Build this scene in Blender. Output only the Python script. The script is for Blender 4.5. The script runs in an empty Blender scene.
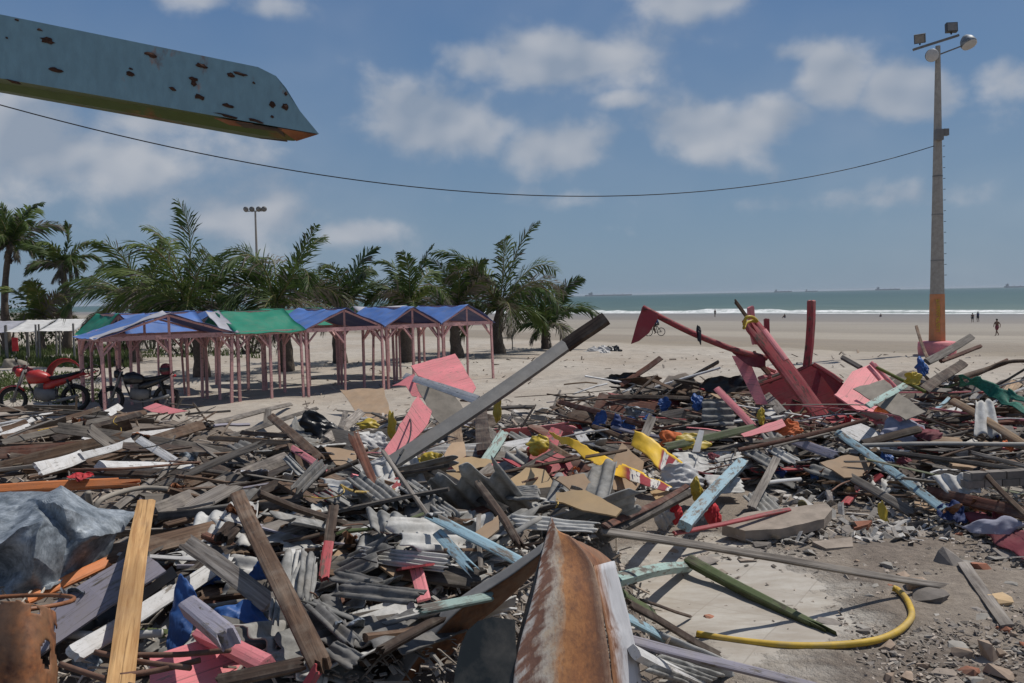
import bpy, math, random
from mathutils import Vector, Matrix, noise
random.seed(11)
R = math.radians
scn = bpy.context.scene
col = scn.collection
# ------------------------------------------------------------------ camera
CAMZ, FPX, W_, H_ = 2.6, 900.0, 1024.0, 683.0
PITCH, ROLL = R(2.83), R(1.17)
CAM = Vector((0, 0, CAMZ))
_r0 = Vector((1, 0, 0)); _f = Vector((0, math.cos(PITCH), -math.sin(PITCH))); _u0 = Vector((0, math.sin(PITCH), math.cos(PITCH)))
C_R = _r0 * math.cos(ROLL) - _u0 * math.sin(ROLL)
C_U = _u0 * math.cos(ROLL) + _r0 * math.sin(ROLL)
cam_d = bpy.data.cameras.new('camera'); cam = bpy.data.objects.new('camera', cam_d); col.objects.link(cam)
cam_d.sensor_width = 36; cam_d.lens = FPX * 36 / W_; cam_d.clip_start = 0.05; cam_d.clip_end = 60000
M3 = Matrix((C_R, C_U, -_f)).transposed()
cam.matrix_world = Matrix.Translation(CAM) @ M3.to_4x4()
scn.camera = cam
# ------------------------------------------------------------------ light
SUN_AZ, SUN_EL = 62.0, 58.0          # azimuth clockwise from +Y (view direction) towards +X
wd = bpy.data.worlds.new('World'); scn.world = wd; wd.use_nodes = True
nt = wd.node_tree; nt.nodes.clear()
def N(nt, typ, **kw):
    n = nt.nodes.new(typ)
    for k, v in kw.items():
        if k == 'ins':
            for a, b in v.items():
                if isinstance(b, bpy.types.NodeSocket): nt.links.new(b, n.inputs[a])
                else: n.inputs[a].default_value = b
        else: setattr(n, k, v)
    return n
def MA(nt, op, a, b=0.0, c=0.0, clamp=False):
    n = nt.nodes.new('ShaderNodeMath'); n.operation = op; n.use_clamp = clamp
    for i, v in enumerate((a, b, c)):
        if isinstance(v, bpy.types.NodeSocket): nt.links.new(v, n.inputs[i])
        else: n.inputs[i].default_value = v
    return n.outputs[0]
def MIX(nt, f, a, b, blend='MIX'):
    n = nt.nodes.new('ShaderNodeMix'); n.data_type = 'RGBA'; n.blend_type = blend
    for i, v in ((0, f), (6, a), (7, b)):
        if isinstance(v, bpy.types.NodeSocket): nt.links.new(v, n.inputs[i])
        else: n.inputs[i].default_value = v if i == 0 else (*v[:3], 1)
    return n.outputs[2]
def RAMP(nt, f, stops, interp='LINEAR'):
    n = nt.nodes.new('ShaderNodeValToRGB'); n.color_ramp.interpolation = interp
    e = n.color_ramp.elements
    while len(e) < len(stops): e.new(0.5)
    for el, (p, c) in zip(e, stops):
        el.position = p; el.color = (c, c, c, 1) if not hasattr(c, '__len__') else (*c[:3], 1)
    nt.links.new(f, n.inputs[0]); return n.outputs[0]
sky = N(nt, 'ShaderNodeTexSky', sky_type='NISHITA'); sky.sun_disc = False
sky.sun_elevation = R(SUN_EL); sky.sun_rotation = R(SUN_AZ); sky.air_density = 1.0; sky.dust_density = 0.6; sky.ozone_density = 2.2; sky.altitude = 0
tc = N(nt, 'ShaderNodeTexCoord'); sp = N(nt, 'ShaderNodeSeparateXYZ', ins={0: tc.outputs['Generated']})
az = MA(nt, 'ARCTAN2', sp.outputs[0], sp.outputs[1]); el = MA(nt, 'ARCSINE', sp.outputs[2])
cv = N(nt, 'ShaderNodeCombineXYZ', ins={0: MA(nt, 'MULTIPLY', az, 1.0), 1: MA(nt, 'MULTIPLY', el, 1.25), 2: 0.0}).outputs[0]
n1 = N(nt, 'ShaderNodeTexNoise', ins={0: cv, 'Scale': 8.5, 'Detail': 9.0, 'Roughness': 0.56, 'Distortion': 0.12}).outputs[0]
cv2 = N(nt, 'ShaderNodeVectorMath', operation='ADD', ins={0: cv, 1: (-0.012, 0.020, 0)}).outputs[0]
n2 = N(nt, 'ShaderNodeTexNoise', ins={0: cv2, 'Scale': 8.5, 'Detail': 2.5, 'Roughness': 0.5, 'Distortion': 0.12}).outputs[0]
n3 = N(nt, 'ShaderNodeTexNoise', ins={0: cv, 'Scale': 3.2, 'Detail': 3.0}).outputs[0]
# the day's clouds: centre azimuth and elevation, half widths (degrees), thickness
CLOUDS = [(3.6,14.4,5.8,2.0,.98),(-1.5,14.6,2.6,1.6,.75),(-4.4,10.8,5.0,2.6,.92),(3.8,9.3,4.0,1.9,.95),(12.0,10.0,4.4,2.1,.82),(13.2,17.8,4.0,1.5,.95),(9.2,18.4,2.6,.8,.7),
          (19.6,12.4,2.4,2.3,.92),(24.0,11.2,3.2,1.7,.95),(16.2,10.4,4.0,1.6,.7),(17.5,14.0,2.6,1.0,.6),(29.0,11.5,3.0,1.6,.7),(30.0,17.8,2.0,1.0,.6),(7.0,12.0,2.4,.8,.55),
          (-19,17.6,3.4,1.0,.7),(-15,17.2,2.4,.9,.62),(-28.0,8.6,9.0,3.0,.92),(-22.0,10.6,4.0,1.2,.7),(-16.8,5.2,4.5,2.3,.9),(-9.5,4.2,3.0,.9,.6),(-11,18.6,3.0,.6,.6),(21,5.4,12,.9,.38),(5,6.2,10,.9,.36),
          (48,13,8,4,.8),(-48,14,9,5,.9),(75,22,12,6,.8),(-80,20,14,6,.9),(120,20,15,7,.85),(170,24,18,8,.9),(-130,18,14,6,.8)]
dens = None
for a, e, sa, se, amp in CLOUDS:
    da = MA(nt, 'MULTIPLY', MA(nt, 'SUBTRACT', az, R(a)), 1 / R(sa)); de = MA(nt, 'MULTIPLY', MA(nt, 'SUBTRACT', el, R(e)), 1 / R(se))
    g = MA(nt, 'MULTIPLY', MA(nt, 'EXPONENT', MA(nt, 'MULTIPLY', MA(nt, 'ADD', MA(nt, 'MULTIPLY', da, da), MA(nt, 'MULTIPLY', de, de)), -1.0)), amp)
    dens = g if dens is None else MA(nt, 'MAXIMUM', dens, g)
def cover(nz): return MA(nt, 'ADD', dens, MA(nt, 'MULTIPLY', MA(nt, 'SUBTRACT', nz, 0.5), 2.1))
cm = N(nt, 'ShaderNodeMapRange', interpolation_type='SMOOTHSTEP', ins={0: cover(n1), 1: 0.18, 2: .72}).outputs[0]
cm = MA(nt, 'ADD', MA(nt, 'MULTIPLY', cm, 0.80), MA(nt, 'MULTIPLY', N(nt, 'ShaderNodeMapRange', ins={0: n3, 1: .40, 2: .72}).outputs[0], 0.20), clamp=True)
n4 = N(nt, 'ShaderNodeTexNoise', ins={0: cv, 'Scale': 8.5, 'Detail': 2.5, 'Roughness': .5}).outputs[0]
lit = N(nt, 'ShaderNodeMapRange', ins={0: MA(nt, 'SUBTRACT', n4, n2), 1: -0.10, 2: 0.12}).outputs[0]
ccol = MIX(nt, lit, (3.7, 4.4, 5.5), (6.2, 6.5, 7.1))
haze = N(nt, 'ShaderNodeMapRange', interpolation_type='SMOOTHSTEP', ins={0: el, 1: 0.75, 2: 0.30}).outputs[0]
band = RAMP(nt, N(nt, 'ShaderNodeMapRange', ins={0: el, 1: -.02, 2: .42}).outputs[0], [(0., (2.5, 3.7, 5.1)), (.25, (2.1, 3.35, 5.0)), (.6, (1.45, 2.7, 4.85)), (1., (.95, 2.05, 4.5))])
skyc = MIX(nt, MA(nt, 'MULTIPLY', haze, 0.85), sky.outputs[0], band)
bg = N(nt, 'ShaderNodeBackground', ins={0: MIX(nt, cm, skyc, ccol), 1: 0.09})
nt.links.new(bg.outputs[0], N(nt, 'ShaderNodeOutputWorld').inputs[0])
sd = bpy.data.lights.new('sun', 'SUN'); so = bpy.data.objects.new('sun', sd); col.objects.link(so)
sd.energy = 4.3; sd.angle = R(0.5); sd.color = (1.0, 0.955, 0.88)
SUN = Vector((math.sin(R(SUN_AZ)) * math.cos(R(SUN_EL)), math.cos(R(SUN_AZ)) * math.cos(R(SUN_EL)), math.sin(R(SUN_EL))))
so.rotation_euler = SUN.to_track_quat('Z', 'Y').to_euler()
so.location = SUN * 50
vs = scn.view_settings; vs.view_transform = 'Standard'; vs.look = 'None'; vs.exposure = -0.25; vs.gamma = 1; vs.use_curve_mapping = False
scn.render.engine = 'CYCLES'; scn.cycles.max_bounces = 6; scn.cycles.transparent_max_bounces = 8; scn.cycles.use_denoising = True
try: scn.cycles.denoiser = 'OPENIMAGEDENOISE'
except Exception: pass
# ------------------------------------------------------------------ numbers about the ground
def lerp(a, b, t): return a + (b - a) * t
def interp(x, pts):
    if x <= pts[0][0]: return pts[0][1]
    for (a, b), (c, d) in zip(pts, pts[1:]):
        if x <= c: return b + (d - b) * (x - a) / (c - a)
    return pts[-1][1]
def sstep(a, b, x):
    t = min(1, max(0, (x - a) / (b - a))); return t * t * (3 - 2 * t)
SLOPE = [(52, 0), (88, -.85), (134, -1.77), (246, -3.25), (336, -3.4), (420, -3.9), (900, -7), (100000, -30)]
def T(x, y): return interp(y + 1.18 * x, SLOPE)
FARQ = [(-.9, 20.5), (-.36, 20.0), (-.32, 16.2), (-.2, 15.8), (-.16, 18.3), (0, 18.8), (.1, 20.0), (.2, 21.5), (.6, 21.0)]
NEARQ = [(.08, 11.4), (.2, 11.2), (.3, 11.2), (.40, 10.4), (.5, 9.0), (.57, 8.1), (.9, 7.5)]
LPROF = [(0, .66), (4, .68), (6, .74), (8, .66), (12, .48), (16, .36), (19, .3), (21, .22)]
RPROF = [(11, .24), (14, .5), (17, .76), (19, .68), (21, .36)]
def heap(x, y):
    if y < 0.5 or y > 23: return 0.0
    q = x / y
    far = interp(q, FARQ)
    wf = 1 - sstep(far - 1.6, far + 0.5, y)
    if wf <= 0: return 0.0
    wr = sstep(.5, 2.2, x)
    h = lerp(interp(y, LPROF), interp(y, RPROF), wr if y > 8 else 0)
    near = 1 - sstep(.5, 1.15, x) if y < interp(q, NEARQ) + 1.5 else 1.0
    n2_ = sstep(interp(q, NEARQ) - .6, interp(q, NEARQ) + 1.4, y) if x > .5 else 0
    wn = max(near if y < 11.5 else 0, n2_) if x > .5 else 1.0
    h += .38 * math.exp(-((q - .44) / .06) ** 2 - ((y - 16.2) / 1.5) ** 2) + .22 * math.exp(-((q - .21) / .05) ** 2 - ((y - 17) / 1.4) ** 2)
    h *= 1 + .42 * noise.fractal(Vector((x * .55, y * .55, 4.0)), 1.0, 2.0, 2) + .0
    return max(.02, h) * wf * wn
def S(x, y): return T(x, y) + heap(x, y)
def ray(px, py): return (_f * FPX + C_R * (px - W_ / 2) - C_U * (py - H_ / 2)).normalized()
def at(px, py, y):
    d = ray(px, py); return CAM + d * (y / d.y)
def hit(px, py, lift=0.0, surf=S):
    d = ray(px, py); t0 = t = 2.0
    while t < 900:
        p = CAM + d * t
        if p.z <= surf(p.x, p.y) + lift: break
        t0 = t; t += max(.2, t * .012)
    for _ in range(12):
        m = (t0 + t) / 2; p = CAM + d * m
        if p.z <= surf(p.x, p.y) + lift: t = m
        else: t0 = m
    return CAM + d * t
def on(px, py, lift=0.0): return hit(px, py, lift, T)
def proj(p):
    v = p - CAM; w = v.dot(_f); return (W_ / 2 + FPX * v.dot(C_R) / w, H_ / 2 - FPX * v.dot(C_U) / w)
# ------------------------------------------------------------------ mesh helpers
class MB:
    def __init__(s): s.v = []; s.f = []; s.m = []; s.uv = {}
    def add(s, vs, fs, mi=0):
        b = len(s.v); s.v += [tuple(v) for v in vs]
        for f in fs: s.f.append(tuple(i + b for i in f)); s.m.append(mi)
    def box(s, c, size, rot=None, mi=0, taper=1.0):
        hx, hy, hz = (k / 2 for k in size); vs = []
        for z in (-hz, hz):
            k = taper if z > 0 else 1
            for x, y in ((-hx, -hy), (hx, -hy), (hx, hy), (-hx, hy)):
                v = Vector((x * k, y * k, z)); vs.append((rot @ v if rot else v) + Vector(c))
        s.add(vs, [(3, 2, 1, 0), (4, 5, 6, 7), (0, 1, 5, 4), (1, 2, 6, 5), (2, 3, 7, 6), (3, 0, 4, 7)], mi)
    def bar(s, a, b, w, t, up=(0, 0, 1), mi=0):
        a = Vector(a); b = Vector(b); x = (b - a).normalized(); up = Vector(up)
        y = up.cross(x)
        if y.length < 1e-4: y = Vector((0, 1, 0)).cross(x)
        y.normalize(); z = x.cross(y)
        m = Matrix((x, y, z)).transposed()
        s.box((a + b) / 2, ((b - a).length, w, t), m, mi)
    def tube(s, pts, r, n=8, mi=0, cap=True):
        pts = [Vector(p) for p in pts]; k = len(pts); vs = []; fs = []
        rs = r if hasattr(r, '__len__') else [r] * k
        prev = None
        for i, p in enumerate(pts):
            d = (pts[min(i + 1, k - 1)] - pts[max(i - 1, 0)]).normalized()
            a = prev - d * prev.dot(d) if prev is not None else d.orthogonal()
            if a.length < 1e-5: a = d.orthogonal()
            a.normalize(); prev = a; b = d.cross(a)
            for j in range(n):
                t = 2 * math.pi * j / n; vs.append(p + (a * math.cos(t) + b * math.sin(t)) * rs[i])
        for i in range(k - 1):
            for j in range(n):
                fs.append((i * n + j, i * n + (j + 1) % n, (i + 1) * n + (j + 1) % n, (i + 1) * n + j))
        if cap: fs += [tuple(range(n - 1, -1, -1)), tuple((k - 1) * n + j for j in range(n))]
        s.add(vs, fs, mi)
    def lathe(s, prof, c=(0, 0, 0), axis=(0, 0, 1), n=16, mi=0):
        z = Vector(axis).normalized(); a = z.orthogonal().normalized(); b = z.cross(a); vs = []; fs = []
        for r, h in prof:
            for j in range(n):
                t = 2 * math.pi * j / n; vs.append(Vector(c) + z * h + (a * math.cos(t) + b * math.sin(t)) * max(r, 1e-4))
        for i in range(len(prof) - 1):
            for j in range(n): fs.append((i * n + j, i * n + (j + 1) % n, (i + 1) * n + (j + 1) % n, (i + 1) * n + j))
        s.add(vs, fs, mi)
    def torus(s, c, axis, R_, r, n=24, k=8, mi=0):
        z = Vector(axis).normalized(); a = z.orthogonal().normalized(); b = z.cross(a); vs = []; fs = []
        for i in range(n):
            t = 2 * math.pi * i / n; d = a * math.cos(t) + b * math.sin(t)
            for j in range(k):
                q = 2 * math.pi * j / k; vs.append(Vector(c) + d * (R_ + r * math.cos(q)) + z * r * math.sin(q))
        for i in range(n):
            for j in range(k): fs.append((i * k + j, ((i + 1) % n) * k + j, ((i + 1) % n) * k + (j + 1) % k, i * k + (j + 1) % k))
        s.add(vs, fs, mi)
    def build(s, name, mat, parent=None, smooth=False, mw=None):
        me = bpy.data.meshes.new(name); me.from_pydata(s.v, [], s.f)
        for m in (mat if isinstance(mat, (list, tuple)) else [mat]): me.materials.append(m)
        if isinstance(mat, (list, tuple)): me.polygons.foreach_set('material_index', s.m)
        if smooth: me.polygons.foreach_set('use_smooth', [True] * len(me.polygons))
        me.update()
        o = bpy.data.objects.new(name, me); col.objects.link(o)
        if parent: o.parent = parent
        if mw is not None: o.matrix_world = mw
        return o
def tag(o, label=None, cat=None, group=None, kind=None):
    for k, v in (('label', label), ('category', cat), ('group', group), ('kind', kind)):
        if v: o[k] = v
    return o
def thing(name, label, cat, loc=(0, 0, 0), rz=0, group=None):
    o = bpy.data.objects.new(name, None); col.objects.link(o); o.empty_display_size = .1
    o.location = loc; o.rotation_euler = (0, 0, rz); return tag(o, label, cat, group)
def fbm(p, o=4): return noise.fractal(p, 1.0, 2.0, o)
# ------------------------------------------------------------------ materials
MATS = {}
def newmat(name):
    m = bpy.data.materials.new(name); m.use_nodes = True; nt = m.node_tree
    return m, nt, nt.nodes['Principled BSDF']
def bump(nt, h, strength, dist=.01):
    return N(nt, 'ShaderNodeBump', ins={'Height': h, 'Strength': strength, 'Distance': dist}).outputs[0]
def objco(nt, scale, jitter=True):
    tc = N(nt, 'ShaderNodeTexCoord'); v = tc.outputs['Object']
    if jitter:
        oi = N(nt, 'ShaderNodeObjectInfo'); c = N(nt, 'ShaderNodeCombineXYZ', ins={0: MA(nt, 'MULTIPLY', oi.outputs['Random'], 37.), 1: MA(nt, 'MULTIPLY', oi.outputs['Random'], 91.), 2: MA(nt, 'MULTIPLY', oi.outputs['Random'], 53.)})
        v = N(nt, 'ShaderNodeVectorMath', operation='ADD', ins={0: v, 1: c.outputs[0]}).outputs[0]
    return N(nt, 'ShaderNodeMapping', ins={'Vector': v, 'Scale': scale}).outputs[0]
def rnd(nt): return N(nt, 'ShaderNodeObjectInfo').outputs['Random']
def dusty(nt, c, amt=.5, dust=(.30, .26, .21)):
    # settled sand and dust, in blotches of its own
    v = N(nt, 'ShaderNodeTexCoord').outputs['Object']
    a = N(nt, 'ShaderNodeTexNoise', ins={0: v, 'Scale': 3.2, 'Detail': 7., 'Roughness': .68}).outputs[0]
    return MIX(nt, MA(nt, 'MULTIPLY', N(nt, 'ShaderNodeMapRange', ins={0: a, 1: .46, 2: .74}).outputs[0], amt), c, dust)
def wood(name, base, dark, paint=None, peel=.35, vary=.35, dust=.45):
    m, nt, b = newmat(name)
    g = N(nt, 'ShaderNodeTexNoise', ins={0: objco(nt, (1.1, 26, 26)), 'Scale': 1.6, 'Detail': 6., 'Roughness': .62, 'Distortion': .6}).outputs[0]
    blot = N(nt, 'ShaderNodeTexNoise', ins={0: objco(nt, (.8, 3, 3)), 'Scale': 1.5, 'Detail': 4.}).outputs[0]
    c = MIX(nt, RAMP(nt, g, [(.36, 0.), (.62, 1.)]), dark, base)
    cr = N(nt, 'ShaderNodeTexNoise', ins={0: objco(nt, (.7, 55, 55)), 'Scale': 1.3, 'Detail': 3., 'Roughness': .5, 'Distortion': .3}).outputs[0]
    ck = RAMP(nt, cr, [(.60, 0.), (.68, 1.)])
    c = MIX(nt, MA(nt, 'MULTIPLY', ck, .75), c, tuple(k * .3 for k in dark))
    c = MIX(nt, MA(nt, 'MULTIPLY', RAMP(nt, blot, [(.38, 1.), (.62, 0.)]), .55), c, tuple(k * .5 for k in dark))
    if paint:
        pn = N(nt, 'ShaderNodeTexNoise', ins={0: objco(nt, (2.2, 9, 9)), 'Scale': 2.0, 'Detail': 8., 'Roughness': .7}).outputs[0]
        k = N(nt, 'ShaderNodeMapRange', ins={0: pn, 1: peel - .02, 2: peel + .05}).outputs[0]
        pc = MIX(nt, RAMP(nt, blot, [(.3, 0.), (.75, 1.)]), tuple(k_ * .78 for k_ in paint), paint)
        c = MIX(nt, MA(nt, 'MULTIPLY', k, MA(nt, 'SUBTRACT', 1., MA(nt, 'MULTIPLY', ck, .55))), c, pc)
        sc_ = N(nt, 'ShaderNodeTexNoise', ins={0: objco(nt, (5, 14, 14)), 'Scale': 4., 'Detail': 6., 'Roughness': .75}).outputs[0]
        c = MIX(nt, MA(nt, 'MULTIPLY', RAMP(nt, sc_, [(.56, 0.), (.66, 1.)]), .5), c, tuple(k_ * .5 for k_ in base))
    c = dusty(nt, c, dust)
    f = MA(nt, 'ADD', MA(nt, 'MULTIPLY', rnd(nt), vary * 2), 1 - vary)
    hs = N(nt, 'ShaderNodeHueSaturation', ins={'Value': f, 'Color': c})
    nt.links.new(hs.outputs[0], b.inputs['Base Color'])
    b.inputs['Roughness'].default_value = .82 if not paint else .62
    b.inputs['Specular IOR Level'].default_value = .3
    nt.links.new(bump(nt, g, .55, .006), b.inputs['Normal'])
    MATS[name] = m; return m
GW, GD = (.27, .235, .20), (.10, .085, .07)
wood('grey', (.31, .28, .25), (.12, .10, .085)); wood('darkgrey', (.16, .14, .125), (.05, .043, .037)); wood('brown', (.20, .125, .080), (.07, .04, .026))
wood('darkbrown', (.085, .055, .040), (.03, .02, .016)); wood('redbrown', (.21, .085, .055), (.085, .033, .023)); wood('tan', (.36, .25, .155), (.17, .11, .07))
wood('raw', (.60, .37, .165), (.36, .19, .075), vary=.08, dust=.15); wood('orange', (.30, .18, .1), (.14, .07, .04), (.66, .22, .075), .30, .15, .25)
wood('white', GW, GD, (.66, .65, .64), .37, .15); wood('pink', GW, GD, (.83, .265, .285), .35, .14, .3); wood('red', (.18, .10, .08), (.07, .04, .03), (.41, .066, .075), .42, .2, .3)
wood('blue', GW, GD, (.30, .45, .52), .43, .15, .35); wood('teal', GW, GD, (.36, .50, .46), .44, .15, .35); wood('green', (.12, .11, .07), (.05, .045, .03), (.105, .135, .055), .40, .2, .3)
wood('lavender', GW, GD, (.33, .31, .37), .38, .15); wood('postpink', (.25, .13, .11), (.11, .06, .05), (.72, .39, .37), .38, .22, .3)
def simple(name, c, rough=.7, vary=.12, nscale=6., dark=.7, metallic=0., bstr=.25, dust=.3, spec=.4, trans=None):
    m, nt, b = newmat(name)
    n_ = N(nt, 'ShaderNodeTexNoise', ins={0: objco(nt, (1, 1, 1)), 'Scale': nscale, 'Detail': 7., 'Roughness': .65}).outputs[0]
    cc = MIX(nt, RAMP(nt, n_, [(.32, 0.), (.68, 1.)]), tuple(k * dark for k in c), c)
    if dust: cc = dusty(nt, cc, dust)
    hs = N(nt, 'ShaderNodeHueSaturation', ins={'Value': MA(nt, 'ADD', MA(nt, 'MULTIPLY', rnd(nt), vary * 2), 1 - vary), 'Color': cc})
    nt.links.new(hs.outputs[0], b.inputs['Base Color']); b.inputs['Roughness'].default_value = rough; b.inputs['Metallic'].default_value = metallic
    b.inputs['Specular IOR Level'].default_value = spec
    if bstr: nt.links.new(bump(nt, n_, bstr, .01), b.inputs['Normal'])
    if trans:   # thin translucent cloth or leaf
        out = nt.nodes['Material Output']; t = N(nt, 'ShaderNodeBsdfTranslucent', ins={0: hs.outputs[0]})
        mx = N(nt, 'ShaderNodeMixShader', ins={0: trans, 1: b.outputs[0], 2: t.outputs[0]}); nt.links.new(mx.outputs[0], out.inputs[0])
    MATS[name] = m; return m
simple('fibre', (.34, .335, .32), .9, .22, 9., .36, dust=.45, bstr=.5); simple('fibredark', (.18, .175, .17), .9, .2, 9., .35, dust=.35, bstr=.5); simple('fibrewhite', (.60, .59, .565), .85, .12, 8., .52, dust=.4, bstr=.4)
simple('ply', (.56, .39, .215), .8, .14, 3., .78, dust=.3); simple('plytan', (.42, .29, .185), .85, .18, 3., .7, dust=.35); wood('panelpink', GW, GD, (.85, .265, .285), .33, .06, .35); wood('panelred', (.18, .10, .08), (.07, .04, .03), (.37, .052, .062), .34, .06, .2); simple('panelgrey', (.34, .30, .25), .9, .1, 5., .6); simple('panelwhite', (.64, .63, .61), .7, .1, 4., .75)
simple('steelgrey', (.20, .195, .19), .55, .15, 8., .7); simple('darksteel', (.035, .034, .033), .5, .2, 8., .6, dust=.25); simple('rubberblack', (.012, .012, .013), .6, .1, 8., .7, dust=.1)
simple('brick', (.40, .165, .10), .92, .2, 9., .6, dust=.5); simple('concrete', (.36, .335, .30), .93, .15, 7., .68, bstr=.5); simple('mortar', (.40, .30, .225), .95, .2, 6., .6, bstr=.6); simple('stone', (.26, .23, .205), .95, .3, 8., .6, bstr=.6)
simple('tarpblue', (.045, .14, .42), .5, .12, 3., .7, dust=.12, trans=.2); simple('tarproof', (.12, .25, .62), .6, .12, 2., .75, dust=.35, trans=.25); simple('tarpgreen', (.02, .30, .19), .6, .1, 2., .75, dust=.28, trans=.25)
simple('tarpwhite', (.56, .56, .62), .6, .05, 2., .75, dust=.4, trans=.25); simple('tarpshade', (.05, .07, .21), .6, .1, 2., .8, dust=.15); simple('net', (.02, .24, .17), .7, .1, 30., .4, dust=.1, trans=.2)  # the dark navy tarp has the right roof slopes' shade put into its colour
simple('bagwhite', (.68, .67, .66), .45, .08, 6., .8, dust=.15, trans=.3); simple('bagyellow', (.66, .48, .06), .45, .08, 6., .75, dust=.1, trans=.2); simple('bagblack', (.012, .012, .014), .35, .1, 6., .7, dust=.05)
simple('cloth_red', (.55, .03, .04), .8, .1, 5., .7, dust=.15); simple('cloth_navy', (.02, .045, .16), .8, .15, 5., .7, dust=.15); simple('cloth_maroon', (.20, .035, .05), .8, .12, 5., .7, dust=.2)
simple('cloth_lavender', (.34, .34, .42), .8, .1, 5., .75, dust=.2); simple('cloth_orange', (.70, .17, .05), .8, .1, 5., .7, dust=.2); simple('hose', (.66, .43, .05), .6, .05, 9., .7, dust=.7)
simple('coconut', (.17, .14, .05), .75, .2, 6., .45, dust=.2); simple('coconutbrown', (.20, .12, .05), .85, .2, 9., .5, dust=.2); simple('rustpipe', (.20, .10, .065), .8, .2, 12., .5)
def fronds(name, c, c2):
    m, nt, b = newmat(name)
    a = N(nt, 'ShaderNodeTexNoise', ins={0: objco(nt, (1, 1, 1)), 'Scale': 1.4, 'Detail': 3.}).outputs[0]
    cc = MIX(nt, RAMP(nt, a, [(.35, 0.), (.65, 1.)]), c, c2)
    nt.links.new(cc, b.inputs['Base Color']); b.inputs['Roughness'].default_value = .6; b.inputs['Specular IOR Level'].default_value = .2
    t = N(nt, 'ShaderNodeBsdfTranslucent', ins={0: cc}); mx = N(nt, 'ShaderNodeMixShader', ins={0: .25, 1: b.outputs[0], 2: t.outputs[0]})
    nt.links.new(mx.outputs[0], nt.nodes['Material Output'].inputs[0]); MATS[name] = m
fronds('frond', (.038, .068, .019), (.088, .13, .034)); fronds('frondlight', (.10, .14, .03), (.19, .19, .05)); fronds('frondmid', (.075, .12, .028), (.13, .165, .045)); fronds('frondgrey', (.12, .105, .085), (.20, .175, .14)); fronds('bushleaf', (.022, .042, .016), (.05, .08, .025)); fronds('rachis', (.16, .17, .06), (.24, .21, .09))
simple('darksheet', (.022, .026, .025), .35, .05, 5., .7, dust=.35); simple('palmbark', (.15, .115, .09), .95, .15, 14., .45, dust=.2, bstr=.9)
# rusty painted sheets
def rustmat(name, c, lo, hi, scale=2.2, streak=(1, 1, 1), metallic=0., rough=.6, uv=False):
    m, nt, b = newmat(name)
    v = N(nt, 'ShaderNodeMapping', ins={'Vector': N(nt, 'ShaderNodeTexCoord').outputs['UV' if uv else 'Object'], 'Scale': streak}).outputs[0]
    a = N(nt, 'ShaderNodeTexNoise', ins={0: v, 'Scale': scale, 'Detail': 9., 'Roughness': .66, 'Distortion': .3}).outputs[0]
    d = N(nt, 'ShaderNodeTexNoise', ins={0: v, 'Scale': scale * 5, 'Detail': 6.}).outputs[0]
    rc = MIX(nt, RAMP(nt, d, [(.3, 0.), (.7, 1.)]), (.075, .028, .016), (.33, .125, .045))
    k = N(nt, 'ShaderNodeMapRange', ins={0: a, 1: lo, 2: hi}).outputs[0]
    cc = MIX(nt, k, MIX(nt, RAMP(nt, d, [(.3, 0.), (.7, 1.)]), tuple(q * .82 for q in c), c), rc)
    nt.links.new(cc, b.inputs['Base Color']); nt.links.new(MA(nt, 'ADD', MA(nt, 'MULTIPLY', k, .35), rough - .1, clamp=True), b.inputs['Roughness'])
    nt.links.new(MA(nt, 'MULTIPLY', MA(nt, 'SUBTRACT', 1., k), metallic), b.inputs['Metallic'])
    nt.links.new(bump(nt, MA(nt, 'ADD', a, MA(nt, 'MULTIPLY', d, .4)), .35, .01), b.inputs['Normal']); MATS[name] = m; return m
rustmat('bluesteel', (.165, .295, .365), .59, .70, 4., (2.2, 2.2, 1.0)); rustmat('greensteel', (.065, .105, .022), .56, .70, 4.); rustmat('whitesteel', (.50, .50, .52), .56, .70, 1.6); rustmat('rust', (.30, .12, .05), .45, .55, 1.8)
rustmat('rustdrum', (.24, .125, .065), .38, .62, 5.); rustmat('floodlight', (.05, .05, .05), .7, .9, 3.)
def galv():
    m, nt, b = newmat('galvanised')
    v = objco(nt, (1, 1, 1), False)
    vb = N(nt, 'ShaderNodeRGBToBW', ins={0: N(nt, 'ShaderNodeTexVoronoi', ins={0: v, 'Scale': 60.}).outputs['Color']}).outputs[0]
    a = N(nt, 'ShaderNodeTexNoise', ins={0: v, 'Scale': 7., 'Detail': 10., 'Roughness': .72}).outputs[0]
    c = MIX(nt, RAMP(nt, a, [(.40, 0.), (.62, 1.)]), (.11, .13, .15), (.33, .365, .40))
    c = MIX(nt, .22, c, vb, 'OVERLAY')
    nt.links.new(c, b.inputs['Base Color']); b.inputs['Metallic'].default_value = .2; b.inputs['Roughness'].default_value = .55
    nt.links.new(bump(nt, a, .3, .01), b.inputs['Normal']); MATS['galvanised'] = m
galv()
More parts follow.
